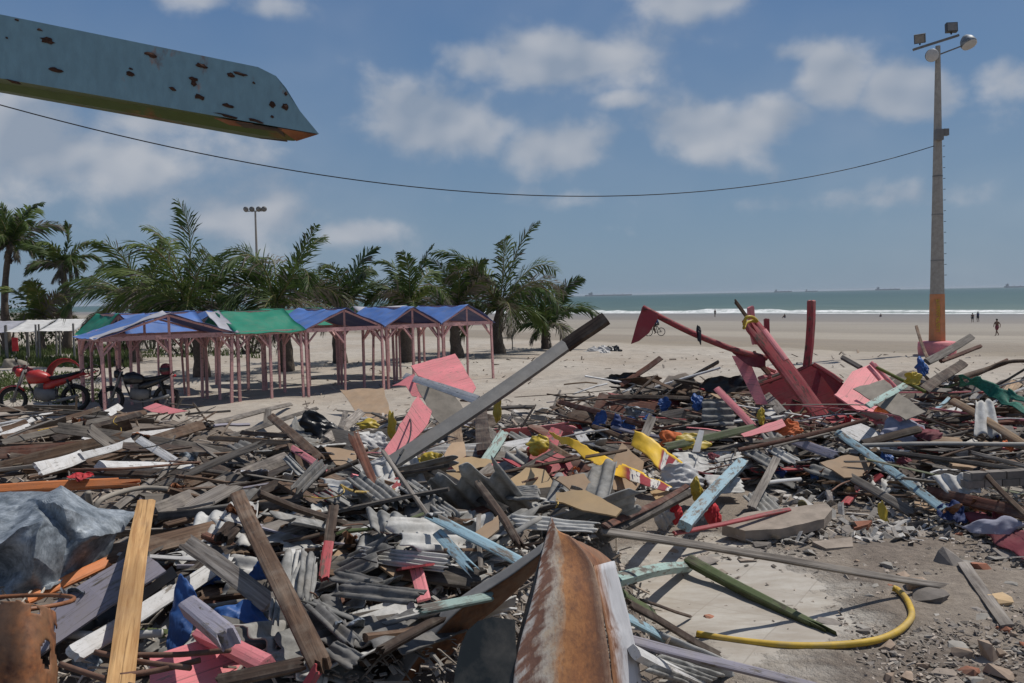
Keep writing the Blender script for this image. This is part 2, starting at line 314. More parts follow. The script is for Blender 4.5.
def fridge():
    # white enamel, rusted through from one long edge with comb-like streaks; UV u runs along the sheet, v across it
    m, nt, b = newmat('rusty_enamel')
    uv = N(nt, 'ShaderNodeSeparateXYZ', ins={0: N(nt, 'ShaderNodeTexCoord').outputs['UV']})
    u, v = uv.outputs[0], uv.outputs[1]
    st = N(nt, 'ShaderNodeTexNoise', ins={0: N(nt, 'ShaderNodeCombineXYZ', ins={0: MA(nt, 'ADD', MA(nt, 'MULTIPLY', u, 26.), MA(nt, 'MULTIPLY', v, -6.)), 1: MA(nt, 'MULTIPLY', v, 1.2), 2: 0.}).outputs[0], 'Scale': 1., 'Detail': 2., 'Roughness': .5}).outputs[0]
    bl = N(nt, 'ShaderNodeTexNoise', ins={0: N(nt, 'ShaderNodeTexCoord').outputs['UV'], 'Scale': 5., 'Detail': 9., 'Roughness': .75}).outputs[0]
    st = RAMP(nt, st, [(.40, 0.), (.60, 1.)]); s1 = MA(nt, 'ADD', MA(nt, 'ADD', v, MA(nt, 'MULTIPLY', MA(nt, 'SUBTRACT', bl, .5), .5)), MA(nt, 'MULTIPLY', MA(nt, 'SUBTRACT', st, .5), N(nt, 'ShaderNodeMapRange', ins={0: v, 1: .05, 2: .5, 3: .22, 4: .0}).outputs[0]))
    edge = RAMP(nt, s1, [(0., (.42, .40, .38)), (.10, (.16, .075, .05)), (.22, (.11, .05, .035)), (.33, (.42, .38, .33)), (.42, (.40, .32, .24)), (.52, (.42, .19, .07)), (.72, (.36, .145, .05)), (.88, (.15, .065, .035)), (1., (.30, .20, .14))])
    sp_ = N(nt, 'ShaderNodeTexNoise', ins={0: N(nt, 'ShaderNodeTexCoord').outputs['Object'], 'Scale': 45., 'Detail': 7., 'Roughness': .75}).outputs[0]; bo = N(nt, 'ShaderNodeTexNoise', ins={0: N(nt, 'ShaderNodeTexCoord').outputs['Object'], 'Scale': 9., 'Detail': 8., 'Roughness': .7}).outputs[0]
    c = MIX(nt, MA(nt, 'MULTIPLY', RAMP(nt, bo, [(.45, 0.), (.66, 1.)]), .7), edge, (.16, .065, .035)); c = MIX(nt, MA(nt, 'MULTIPLY', RAMP(nt, sp_, [(.48, 0.), (.66, 1.)]), .55), c, (.10, .045, .028)); c = MIX(nt, MA(nt, 'MULTIPLY', RAMP(nt, sp_, [(.30, 1.), (.44, 0.)]), .35), c, (.50, .27, .12))
    nt.links.new(c, b.inputs['Base Color']); b.inputs['Roughness'].default_value = .7; nt.links.new(bump(nt, MA(nt, 'ADD', MA(nt, 'MULTIPLY', sp_, .6), bl), .45, .006), b.inputs['Normal']); MATS['rusty_enamel'] = m
fridge()
def shellside():
    m, nt, b = newmat('enamel_edge')
    uv = N(nt, 'ShaderNodeSeparateXYZ', ins={0: N(nt, 'ShaderNodeTexCoord').outputs['UV']}); u, v = uv.outputs[0], uv.outputs[1]
    bl = N(nt, 'ShaderNodeTexNoise', ins={0: N(nt, 'ShaderNodeTexCoord').outputs['UV'], 'Scale': 6., 'Detail': 9., 'Roughness': .7}).outputs[0]
    k = RAMP(nt, MA(nt, 'ADD', v, MA(nt, 'MULTIPLY', MA(nt, 'SUBTRACT', bl, .5), 1.1)), [(.12, 1.), (.48, 0.)])
    c = MIX(nt, k, MIX(nt, RAMP(nt, bl, [(.3, 0.), (.7, 1.)]), (.40, .40, .42), (.56, .56, .58)), MIX(nt, RAMP(nt, bl, [(.35, 0.), (.65, 1.)]), (.13, .055, .03), (.40, .18, .07)))
    nt.links.new(c, b.inputs['Base Color']); b.inputs['Roughness'].default_value = .6; nt.links.new(bump(nt, bl, .3, .006), b.inputs['Normal']); MATS['enamel_edge'] = m
shellside()
def banner():
    m, nt, b = newmat('banner')
    uv = N(nt, 'ShaderNodeSeparateXYZ', ins={0: N(nt, 'ShaderNodeTexCoord').outputs['UV']}); u, v = uv.outputs[0], uv.outputs[1]
    bands = MA(nt, 'PINGPONG', MA(nt, 'MULTIPLY', u, 7.), .5)
    k = RAMP(nt, bands, [(.22, 0.), (.26, 1.)])
    w = N(nt, 'ShaderNodeTexNoise', ins={0: N(nt, 'ShaderNodeCombineXYZ', ins={0: MA(nt, 'MULTIPLY', u, 60.), 1: MA(nt, 'MULTIPLY', v, 3.), 2: 0.}).outputs[0], 'Scale': 1.4, 'Detail': 1.}).outputs[0]
    mark = MIX(nt, RAMP(nt, w, [(.56, 0.), (.60, 1.)]), (.66, .62, .56), (.06, .05, .09))
    stripe = MIX(nt, k, mark, (.30, .03, .035))
    zone = MA(nt, 'MULTIPLY', RAMP(nt, u, [(.62, 0.), (.66, 1.)]), RAMP(nt, v, [(.12, 0.), (.2, 1.)]))
    c = MIX(nt, zone, (.80, .50, .03), stripe)
    nt.links.new(dusty(nt, c, .2), b.inputs['Base Color']); b.inputs['Roughness'].default_value = .5; MATS['banner'] = m
banner()
def sandmat():
    m, nt, b = newmat('beach_sand')
    geo = N(nt, 'ShaderNodeNewGeometry').outputs['Position']; s = N(nt, 'ShaderNodeSeparateXYZ', ins={0: geo})
    sc = MA(nt, 'ADD', s.outputs[1], MA(nt, 'MULTIPLY', s.outputs[0], 1.18))
    big = N(nt, 'ShaderNodeTexNoise', ins={0: geo, 'Scale': .16, 'Detail': 5., 'Roughness': .6}).outputs[0]
    md = N(nt, 'ShaderNodeTexNoise', ins={0: geo, 'Scale': 1.3, 'Detail': 8., 'Roughness': .7}).outputs[0]
    fine = N(nt, 'ShaderNodeTexNoise', ins={0: geo, 'Scale': 14., 'Detail': 6., 'Roughness': .7}).outputs[0]
    foot = N(nt, 'ShaderNodeTexVoronoi', ins={0: geo, 'Scale': 2.6}).outputs[0]
    c = MIX(nt, RAMP(nt, md, [(.32, 0.), (.68, 1.)]), (.35, .312, .268), (.475, .43, .37))
    c = MIX(nt, RAMP(nt, big, [(.42, 0.), (.7, .6)]), c, (.30, .235, .175))
    c = MIX(nt, MA(nt, 'MULTIPLY', RAMP(nt, fine, [(.5, 0.), (.74, 1.)]), .35), c, (.20, .16, .125))
    wob = MA(nt, 'ADD', sc, MA(nt, 'MULTIPLY', MA(nt, 'SUBTRACT', N(nt, 'ShaderNodeTexNoise', ins={0: geo, 'Scale': .022, 'Detail': 4.}).outputs[0], .5), 34.))
    wet = RAMP(nt, N(nt, 'ShaderNodeMapRange', ins={0: wob, 1: 40., 2: 340.}).outputs[0],
        [(0., (.42, .37, .305)), (.055, (.41, .36, .295)), (.075, (.265, .225, .175)), (.16, (.27, .23, .185)), (.185, (.36, .32, .265)), (.27, (.36, .32, .265)), (.31, (.27, .24, .20)), (.42, (.31, .28, .235)), (.60, (.31, .28, .24)), (.66, (.225, .20, .175)), (.85, (.215, .195, .17)), (1., (.17, .155, .135))])
    k = N(nt, 'ShaderNodeMapRange', ins={0: wob, 1: 50., 2: 58.}).outputs[0]
    c = MIX(nt, k, c, MIX(nt, MA(nt, 'MULTIPLY', RAMP(nt, N(nt, 'ShaderNodeTexNoise', ins={0: N(nt, 'ShaderNodeMapping', ins={'Vector': geo, 'Rotation': (0, 0, R(49.7)), 'Scale': (.012, .16, 1)}).outputs[0], 'Scale': 1., 'Detail': 6., 'Roughness': .62}).outputs[0], [(.4, 0.), (.62, 1.)]), .5), MIX(nt, MA(nt, 'MULTIPLY', md, .2), wet, (.25, .2, .15)), (.22, .195, .165)))
    # trampled green by the bikes
    gx = MA(nt, 'LESS_THAN', s.outputs[0], 1000.)
    nt.links.new(c, b.inputs['Base Color'])
    nt.links.new(RAMP(nt, N(nt, 'ShaderNodeMapRange', ins={0: wob, 1: 40., 2: 340.}).outputs[0], [(0., .95), (.5, .8), (.72, .55), (1., .35)]), b.inputs['Roughness'])
    b.inputs['Specular IOR Level'].default_value = .25
    hh = MA(nt, 'ADD', MA(nt, 'MULTIPLY', foot, .9), MA(nt, 'ADD', md, MA(nt, 'MULTIPLY', fine, .25)))
    nt.links.new(bump(nt, hh, .55, .09), b.inputs['Normal']); MATS['sand'] = m
sandmat()
def floormat():
    m, nt, b = newmat('dirty_tile')
    geo = N(nt, 'ShaderNodeNewGeometry').outputs['Position']
    v = N(nt, 'ShaderNodeMapping', ins={'Vector': geo, 'Rotation': (0, 0, R(32))}).outputs[0]
    br = N(nt, 'ShaderNodeTexBrick', offset=0.0, squash=1.0, ins={0: v, 'Color1': (.46, .43, .38, 1), 'Color2': (.40, .365, .32, 1), 'Mortar': (.33, .30, .26, 1), 'Scale': 1., 'Mortar Size': .006, 'Brick Width': .62, 'Row Height': .62})
    a = N(nt, 'ShaderNodeTexNoise', ins={0: geo, 'Scale': .9, 'Detail': 9., 'Roughness': .68}).outputs[0]
    f = N(nt, 'ShaderNodeTexNoise', ins={0: geo, 'Scale': 11., 'Detail': 7., 'Roughness': .7}).outputs[0]
    s = N(nt, 'ShaderNodeSeparateXYZ', ins={0: geo})
    # earth washed over the floor, thicker away from the bare tiles around (1.6, 7.6)
    dx = MA(nt, 'SUBTRACT', s.outputs[0], 1.75); dy = MA(nt, 'MULTIPLY', MA(nt, 'SUBTRACT', s.outputs[1], 7.4), .62)
    r = MA(nt, 'SQRT', MA(nt, 'ADD', MA(nt, 'MULTIPLY', dx, dx), MA(nt, 'MULTIPLY', dy, dy)))
    k = N(nt, 'ShaderNodeMapRange', ins={0: MA(nt, 'ADD', r, MA(nt, 'MULTIPLY', MA(nt, 'SUBTRACT', a, .5), 2.6)), 1: .85, 2: 1.35}).outputs[0]
    dirt = MIX(nt, RAMP(nt, f, [(.3, 0.), (.7, 1.)]), (.07, .052, .04), (.21, .165, .13))
    damp = RAMP(nt, N(nt, 'ShaderNodeTexNoise', ins={0: geo, 'Scale': .55, 'Detail': 5., 'Distortion': .6}).outputs[0], [(.44, 0.), (.60, 1.)])
    dirt = MIX(nt, MA(nt, 'MULTIPLY', damp, .7), (.30, .245, .19), dirt) if False else MIX(nt, MA(nt, 'MULTIPLY', damp, .75), MIX(nt, RAMP(nt, f, [(.3, 0.), (.7, 1.)]), (.185, .15, .118), (.30, .25, .20)), dirt)
    sm = N(nt, 'ShaderNodeTexNoise', ins={0: N(nt, 'ShaderNodeMapping', ins={'Vector': geo, 'Rotation': (0, 0, R(-18)), 'Scale': (1.1, 3.2, 1)}).outputs[0], 'Scale': 1.6, 'Detail': 7., 'Roughness': .65}).outputs[0]
    tile = MIX(nt, MA(nt, 'MULTIPLY', RAMP(nt, f, [(.45, 0.), (.75, 1.)]), .4), br.outputs[0], (.27, .22, .17))
    tile = MIX(nt, MA(nt, 'MULTIPLY', RAMP(nt, sm, [(.42, 0.), (.62, 1.)]), .75), tile, (.31, .265, .215))
    c = MIX(nt, k, tile, dirt)
    nt.links.new(c, b.inputs['Base Color']); b.inputs['Roughness'].default_value = .85
    nt.links.new(bump(nt, MA(nt, 'MULTIPLY', MA(nt, 'ADD', f, MA(nt, 'MULTIPLY', a, 2.)), k), .8, .05), b.inputs['Normal']); MATS['floor'] = m
floormat()
def rubblemat(name, c1, c2, c3):
    m, nt, b = newmat(name)
    geo = N(nt, 'ShaderNodeNewGeometry')
    a = N(nt, 'ShaderNodeTexNoise', ins={0: geo.outputs['Position'], 'Scale': 3., 'Detail': 8., 'Roughness': .7}).outputs[0]
    c = MIX(nt, RAMP(nt, a, [(.35, 0.), (.65, 1.)]), c1, c2)
    isl = geo.outputs['Random Per Island']
    c = MIX(nt, RAMP(nt, isl, [(.0, 0.), (1., .9)]), c, c3)
    hs = N(nt, 'ShaderNodeHueSaturation', ins={'Value': MA(nt, 'ADD', MA(nt, 'MULTIPLY', MA(nt, 'FRACT', MA(nt, 'MULTIPLY', isl, 17.3)), 1.1), .45), 'Color': c})
    nt.links.new(hs.outputs[0], b.inputs['Base Color']); b.inputs['Roughness'].default_value = .95
    nt.links.new(bump(nt, a, .8, .04), b.inputs['Normal']); MATS[name] = m
rubblemat('rubble', (.075, .06, .048), (.20, .165, .135), (.13, .105, .085)); rubblemat('chips', (.24, .20, .165), (.36, .315, .27), (.46, .445, .42)); rubblemat('splinters', (.17, .125, .09), (.28, .22, .165), (.40, .36, .315)); rubblemat('gravel', (.27, .235, .195), (.36, .315, .265), (.30, .25, .21))
def watermat():
    m, nt, b = newmat('sea_water')
    geo = N(nt, 'ShaderNodeNewGeometry').outputs['Position']
    v = N(nt, 'ShaderNodeMapping', ins={'Vector': geo, 'Rotation': (0, 0, R(-50)), 'Scale': (.06, .012, .05)}).outputs[0]
    a = N(nt, 'ShaderNodeTexNoise', ins={0: v, 'Scale': 1., 'Detail': 6., 'Roughness': .6}).outputs[0]
    s = N(nt, 'ShaderNodeSeparateXYZ', ins={0: geo}); sc = MA(nt, 'ADD', s.outputs[1], MA(nt, 'MULTIPLY', s.outputs[0], 1.18))
    far = RAMP(nt, N(nt, 'ShaderNodeMapRange', ins={0: sc, 1: 330., 2: 2200.}).outputs[0], [(0., (.13, .175, .15)), (.12, (.075, .13, .128)), (.5, (.05, .108, .112)), (1., (.046, .10, .112))])
    c = MIX(nt, MA(nt, 'MULTIPLY', RAMP(nt, a, [(.4, 0.), (.65, 1.)]), .4), far, (.045, .085, .09))
    nt.links.new(c, b.inputs['Base Color']); b.inputs['Roughness'].default_value = .55; b.inputs['Specular IOR Level'].default_value = .18
    nt.links.new(bump(nt, a, .35, 1.), b.inputs['Normal']); MATS['water'] = m
    m, nt, b = newmat('foam'); geo = N(nt, 'ShaderNodeNewGeometry').outputs['Position']
    a = N(nt, 'ShaderNodeTexNoise', ins={0: geo, 'Scale': .35, 'Detail': 7., 'Roughness': .7}).outputs[0]
    nt.links.new(MIX(nt, RAMP(nt, a, [(.36, 0.), (.58, 1.)]), (.33, .37, .36), (.78, .79, .78)), b.inputs['Base Color']); b.inputs['Roughness'].default_value = .9; MATS['foam'] = m
watermat()
simple('grass', (.085, .12, .03), .8, .2, 8., .6, dust=.2, trans=.2)
M = MATS
simple('slabtop', (.37, .305, .25), .95, .1, 6., .6, bstr=.8)
# ------------------------------------------------------------------ the setting: ground, sea, floor, bed of the heap
def grid(name, xs, ys, fz, mat, keep=None, smooth=True):
    mb = MB(); idx = {}
    for j, y in enumerate(ys):
        for i, x in enumerate(xs):
            if keep is None or keep(x, y): idx[(i, j)] = len(mb.v); mb.v.append((x, y, fz(x, y)))
    for j in range(len(ys) - 1):
        for i in range(len(xs) - 1):
            q = [(i, j), (i + 1, j), (i + 1, j + 1), (i, j + 1)]
            if all(k in idx for k in q): mb.f.append(tuple(idx[k] for k in q)); mb.m.append(0)
    return mb.build(name, mat, None, smooth)
def rng(a, b, s):
    n = max(1, int(round((b - a) / s))); return [a + (b - a) * i / n for i in range(n + 1)]
xs = [-30000, -9000, -3000, -1200, -500, -250, -120, -70] + rng(-50, -26, 3) + rng(-25, 45, .45) + rng(47, 120, 4) + [140, 180, 240, 320, 500, 1000, 3000, 9000, 30000]
ys = [-3000, -400, -100, -40, -15] + rng(-6, 50, .45) + rng(52, 130, 3) + rng(140, 420, 12) + [500, 700, 1000, 2000, 5000, 12000, 40000]
def sandz(x, y):
    z = T(x, y)
    if -40 < x < 50 and 8 < y < 60: z += .10 * (fbm(Vector((x * .35, y * .35, 3))) ) + .035 * fbm(Vector((x * 1.3, y * 1.3, 7)))
    # earth left standing in front of the pink wreck
    for px_, py_, rr, hh in SANDHEAPS: z += hh * math.exp(-(((x - px_) ** 2 + (y - py_) ** 2) / rr ** 2))
    return z
_a = on(610, 384); SANDHEAPS = [(_a.x, _a.y, 1.3, .42)]
_a = on(662, 372); SANDHEAPS.append((_a.x, _a.y, .35, .12))
tag(grid('ground', xs, ys, sandz, M['sand']), kind='structure')
wx = [-40000, -6000, -2000, -900, -400, -150, 0, 100, 200, 400, 900, 2000, 6000, 40000]; wy = [60, 120, 200, 300, 400, 600, 1000, 2000, 4000, 9000, 20000, 50000]
tag(grid('sea_water', wx, wy, lambda x, y: -3.4, M['water']), kind='structure')
def surf(s0, wid, hgt, t0, t1, seed, cut, thr=0.0):
    mb = MB(); ax = Vector((1, -1.18, 0)).normalized(); nx = Vector((1.18, 1, 0)).normalized(); prev = None; t = t0
    while t < t1:
        w = fbm(Vector((t * .012, seed, 0)), 4); a = fbm(Vector((t * .03, seed + 9, 0)), 4) + cut
        if a > thr:
            c = nx * ((s0 + 9 * w) / math.hypot(1.18, 1)) + ax * t; k = min(1, (a - thr) * 3)
            ring = [c - nx * wid * k + Vector((0, 0, -3.385)), c - nx * wid * .2 + Vector((0, 0, -3.4 + hgt * k)), c + nx * wid * .25 * k + Vector((0, 0, -3.4 + hgt * k * .9)), c + nx * wid * k + Vector((0, 0, -3.41))]
            b = len(mb.v); mb.v += [tuple(p) for p in ring]
            if prev is not None:
                for j in range(3): mb.f.append((prev + j, prev + j + 1, b + j + 1, b + j)); mb.m.append(0)
            prev = b
        else: prev = None
        t += 2.2
    o = mb.build('surf_foam', M['foam'], None, True); return tag(o, kind='stuff')
surf(338, 4, .10, -420, 420, 1.3, .9); surf(352, 3.2, .55, -420, 420, 5.1, .55); surf(372, 2.6, .8, -420, 420, 8.7, .12)
# concrete floor that the cleared building left
def floorz(x, y):
    q = x / y; far = interp(q, NEARQ) + 2.0 + .35 * fbm(Vector((x, y, 0)))
    e = min(far - y, y - 3.0, x + .1, 7.6 + .5 * fbm(Vector((x * .7, y * .7, 4))) - x) + .12 * fbm(Vector((x * 3, y * 3, 8)))
    return max(T(x, y) + .05, 0) + .05 + .035 * fbm(Vector((x * .9, y * .9, 1))) + .02 * sstep(2.6, 4.2, x) * fbm(Vector((x * 4, y * 4, 2))) - .5 * (1 - sstep(-.25, .12, e))
SLAB = grid('floor', rng(-.4, 9.6, .1), rng(2.4, 15, .1), floorz, M['floor'])
tag(SLAB, kind='structure')
def bedz(x, y): return S(x, y) - .05 - .20 * sstep(15.5, 18.5, y) * (1 if x > 0 else .4) + heap(x, y) * .30 * fbm(Vector((x * 1.1, y * 1.1, 5))) + .09 * fbm(Vector((x * 3.3, y * 3.3, 9)))
tag(grid('rubble', rng(-15, 15, .13), rng(1.2, 23, .13), bedz, M['rubble'], lambda x, y: abs(x) < .72 * y + .8 and heap(x, y) > .05), kind='stuff')

# sea air: one even box of haze round everything
def hazebox():
    m = bpy.data.materials.new('sea_air'); m.use_nodes = True; nt = m.node_tree; nt.nodes.clear()
    v = N(nt, 'ShaderNodeVolumePrincipled', ins={'Color': (.80, .88, .96, 1), 'Density': HAZE, 'Anisotropy': .0}); nt.links.new(v.outputs[0], N(nt, 'ShaderNodeOutputMaterial').inputs['Volume'])
    mb = MB(); mb.box((0, 18500, -11), (80500, 43500, 60)); o = mb.build('haze', m); tag(o, kind='stuff')
HAZE = 6e-5
hazebox()
# ------------------------------------------------------------------ palms
def leafy(mb, base, d, side, L, wid, droop, mi):
    mid = base + d * L * .5 + Vector((0, 0, -droop * .25 * L)); tip = base + d * L * .95 + Vector((0, 0, -droop * L))
    w = side * wid
    mb.add([base - w * .5, base + w * .5, mid + w, mid - w, tip], [(0, 1, 2, 3), (3, 2, 4)], mi)
def palm(label, basepx, crowny, topy, nf=18, mat='frond', dead=3, wind=-.30, crownx=None, dist=None, spread=1.0, lmul=1.0):
    nf = max(11, int(nf * .78)); b = on(*basepx) if dist is None else at(basepx[0], basepx[1], dist)
    if dist is not None: b.z = T(b.x, b.y)
    c = at(crownx if crownx is not None else basepx[0], crowny, b.y); L = (crowny - topy) * b.y / FPX * 1.22 * lmul
    t = thing('palm_tree', label, 'palm tree', b, 0, 'coconut palms along the beach')
    rel = c - b; k = 9; tr = MB(); r0 = (.17 if rel.z < 1.6 else .22) if rel.z < 4 else .2
    pts = [rel * (i / k) + Vector((.25 * math.sin(i / k * math.pi) * (1 if rel.x < 0 else -1) * min(1, rel.z / 4), 0, 0)) for i in range(k + 1)]
    pts[0] = pts[0] - Vector((0, 0, .2))
    tr.tube(pts, [r0 * (1.5 - .8 * (i / k) ** .5) * (1 + .12 * (i % 2)) for i in range(k + 1)], 10)
    for i in range(26):   # old leaf bases around the neck
        a = random.uniform(0, 6.28); q = pts[-1] - Vector((0, 0, random.uniform(0, min(1.3, rel.z * .7))))
        tr.bar(q, q + Vector((math.cos(a) * .22, math.sin(a) * .22, .28)), .09, .03, (math.cos(a), math.sin(a), .01))
    tr.build('trunk', M['palmbark'], t, True)
    cr = MB(); ra = MB()
    for i in range(nf + dead):
        isdead = i >= nf
        a = i * 2.39996 + random.uniform(-.25, .25)
        f = (i + .5) / nf
        el = R(lerp(72, 6, f ** 1.0) + random.uniform(-11, 11)) if not isdead else R(random.uniform(-55, -15))
        ln = L * random.uniform(.88, 1.1) * (.49 + .55 * max(0, math.sin(el)) ** .7) * (.86 if i == 0 else 1) * (1 if not isdead else .8)
        d = Vector((math.cos(a) * math.cos(el) * spread, math.sin(a) * math.cos(el) * spread, math.sin(el))).normalized()
        n = 12; p = pts[-1].copy(); path = [p.copy()]; dirs = [d.copy()]
        bend = random.uniform(.9, 1.4)
        for s in range(n):
            q = s / n
            d = (d + Vector((wind * .28 * q, .05 * wind * q, -.27 * bend * q * (.62 + .55 * math.cos(el)))) ).normalized()
            p = p + d * (ln / n); path.append(p.copy()); dirs.append(d.copy())
        ra.tube(path, [.032 * (1 - .8 * s / n) * max(.7, L / 3.2) for s in range(n + 1)], 4)
        m = 64 if ln > 2.2 else 48; twist = random.uniform(-1.1, 1.1); light = f < .5 and random.random() < .38; greyf = (.65 if (f > .45 and random.random() < .5) else .06) + .1 * f; swing = Vector((random.uniform(-.25, .1), random.uniform(-.2, .2), 0))
        for s in range(2, m):
            q = s / m * n; i0 = min(int(q), n - 1); fr = q - i0
            pp = path[i0].lerp(path[i0 + 1], fr); dd = dirs[i0].lerp(dirs[i0 + 1], fr).normalized()
            sd = dd.cross(Vector((0, 0, 1)))
            if sd.length < .05: sd = Vector((1, 0, 0))
            sd.normalize(); up = sd.cross(dd)
            sd2 = (sd * math.cos(twist) + up * math.sin(twist)).normalized(); up = sd2.cross(dd)
            x = s / m; ll = ln * .33 * (math.sin(math.pi * (x ** .75) * .93 + .12) ** .7) * random.uniform(.8, 1.15)
            for sg in (-1, 1):
                if random.random() < (.10 if not isdead else .35): continue
                dv = (sd2 * sg * .64 + dd * (.72 + .45 * x) + up * random.uniform(-.28, .28) + Vector((wind * .5, 0, 0)) + Vector((random.uniform(-.12, .12),) * 3)).normalized()
                leafy(cr, pp, dv, dd, ll, (.028 + .014 * random.random()) * max(1, b.y / 30) * (1 if ln > 2 else .8), random.uniform(.2, .5) if not isdead else .8, 1 if (isdead or (random.random() < greyf)) else 2 if light and random.random() < .75 else 0)
    cr.build('crown', [M[mat], M['frondgrey'], M['frondmid']], t); ra.build('rachis', M['rachis'], t, True)
    return t
palm('short palm standing alone nearest the open beach, its few fronds fanning out', (546, 349), 326, 266, 14, wind=-.05, dead=2, spread=1.1, lmul=.92)
palm('tall feathery palm beside the last blue stall, fronds rising highest of that end', (500, 354), 308, 226, 18, wind=-.12, dead=3)
palm('low dark palm half hidden between two bushier palms behind the blue stalls', (458, 357), 305, 254, 15, wind=-.3, dead=4)
palm('bushy palm with dry drooping fronds behind the blue roof with a long fascia', (409, 362), 305, 246, 18, wind=-.25, dead=6)
palm('upright palm with a pale yellow green heart behind the green and blue roofs', (341, 362), 305, 236, 16, wind=-.3, dead=5, mat='frond')
palm('big palm with long bright fronds swept over the green stall roof', (286, 372), 305, 206, 18, wind=-.45, dead=6, crownx=275)
palm('broad dark palm rising behind the nearest stall, leaning trunk under the roof', (202, 376), 308, 206, 22, wind=-.3, dead=6, crownx=186, lmul=.9)
palm('dark palm with low spreading fronds just beyond the green tarp corner', (136, 362), 308, 226, 20, wind=-.4, dead=5, crownx=140)
palm('tallest palm with a bare grey trunk at the far end of the row', (8, 352), 242, 193, 22, wind=-.25, dead=6, crownx=10, spread=1.2)
palm('middle sized palm leaning over the white awnings, fronds blown to one side', (66, 352), 266, 226, 18, wind=-.45, dead=5, crownx=62, spread=1.2)
palm('young yellow green palm low beneath two taller palms by the white awnings', (42, 352), 316, 268, 15, mat='frondlight', wind=-.1, dead=1)
def shrub(label, px, py, w, h, n=700, mat='bushleaf'):
    b = on(px, py); k = b.y / FPX; t = thing('shrub', label, 'shrub', b, 0, 'shrubs behind the stalls'); mb = MB(); st = MB()
    W = w * k / 2; Hh = h * k
    lobes = [(Vector((random.uniform(-.8, .8) * W, random.uniform(-.5, .5) * W, Hh * random.uniform(.25, .8))), random.uniform(.25, .45) * min(W, Hh)) for _ in range(9)]
    for c, r in lobes: st.tube([Vector((c.x * .2, c.y * .2, -.1)), c * .6, c], [.05, .04, .015], 5)
    for _ in range(n):
        c, r = random.choice(lobes); d = Vector((random.gauss(0, 1), random.gauss(0, 1), random.gauss(0, 1))).normalized()
        p = c + d * r * random.uniform(.5, 1.15); s = Vector((random.gauss(0, 1), random.gauss(0, 1), random.gauss(0, .5))).normalized(); L = random.uniform(.1, .22) * max(1, b.y / 35)
        leafy(mb, p, (d * .4 + s).normalized(), s.cross(Vector((0, 0, 1))).normalized() if abs(s.z) < .95 else Vector((1, 0, 0)), L, L * .22, .2, 0)
    mb.build('foliage', [M[mat]], t); st.build('stem', M['palmbark'], t); return t
shrub('wide dark shrub filling the space under the tallest palm', 10, 350, 60, 52); shrub('dark shrub behind the white awnings, below the leaning palm', 72, 350, 70, 46); shrub('low thick shrub under the palms beyond the green tarp', 128, 352, 60, 44)
shrub('rounded shrub at the foot of the broad dark palm', 185, 354, 70, 44); shrub('dark shrub behind the bright green stall roof', 250, 354, 70, 40); shrub('small shrub of yellow green leaves beside the white awnings', 92, 352, 28, 26, 300, 'frondlight')
shrub('leafy shrub filling the gap between the tallest palm and the white awnings', 34, 347, 72, 44, 800); shrub('leafy dark shrub behind the stall with the white gable strip', 152, 349, 70, 44, 800)
# ------------------------------------------------------------------ stall row
U_ = Vector((.75, .66, 0)).normalized(); V_ = Vector((-.66, .75, 0)).normalized(); O_ = Vector((-9.6, 21.0, 0))
EAVE, RIDGE = 1.80, 2.36
def sv(s, v, z=0): p = O_ + U_ * s + V_ * v; return Vector((p.x, p.y, T(p.x, p.y) + z))
def slab(mb, q, t=.012, mi=0, n=14, sag=.05, seed=0):
    # a tarp over four corners (a,b,c,d), sagging between its supports
    a, b, c, d = q; nrm = (b - a).cross(d - a).normalized(); top = []; 
    for j in range(n + 1):
        for i in range(n + 1):
            u, v = i / n, j / n; p = a.lerp(b, u).lerp(d.lerp(c, u), v)
            p = p - Vector((0, 0, sag * 4 * u * (1 - u) * (.4 + v) * .6)) + nrm * (.045 * noise.noise(p * 1.9 + Vector((seed, 0, 0))) + .03 * (.3 - abs(noise.noise(p * 4.1 + Vector((seed, 3, 0))))))
            top.append(p)
    m = (n + 1) ** 2; bot = [p - nrm * t for p in top]; fs = []
    for j in range(n):
        for i in range(n):
            k = j * (n + 1) + i; fs.append((k, k + 1, k + n + 2, k + n + 1)); fs.append((m + k, m + k + n + 1, m + k + n + 2, m + k + 1))
    for i in range(n):
        for x, y in ((i, i + 1), ((n) * (n + 1) + i, n * (n + 1) + i + 1), (i * (n + 1), (i + 1) * (n + 1)), (i * (n + 1) + n, (i + 1) * (n + 1) + n)): fs.append((x, y, m + y, m + x))
    mb.add(top + bot, fs, mi)
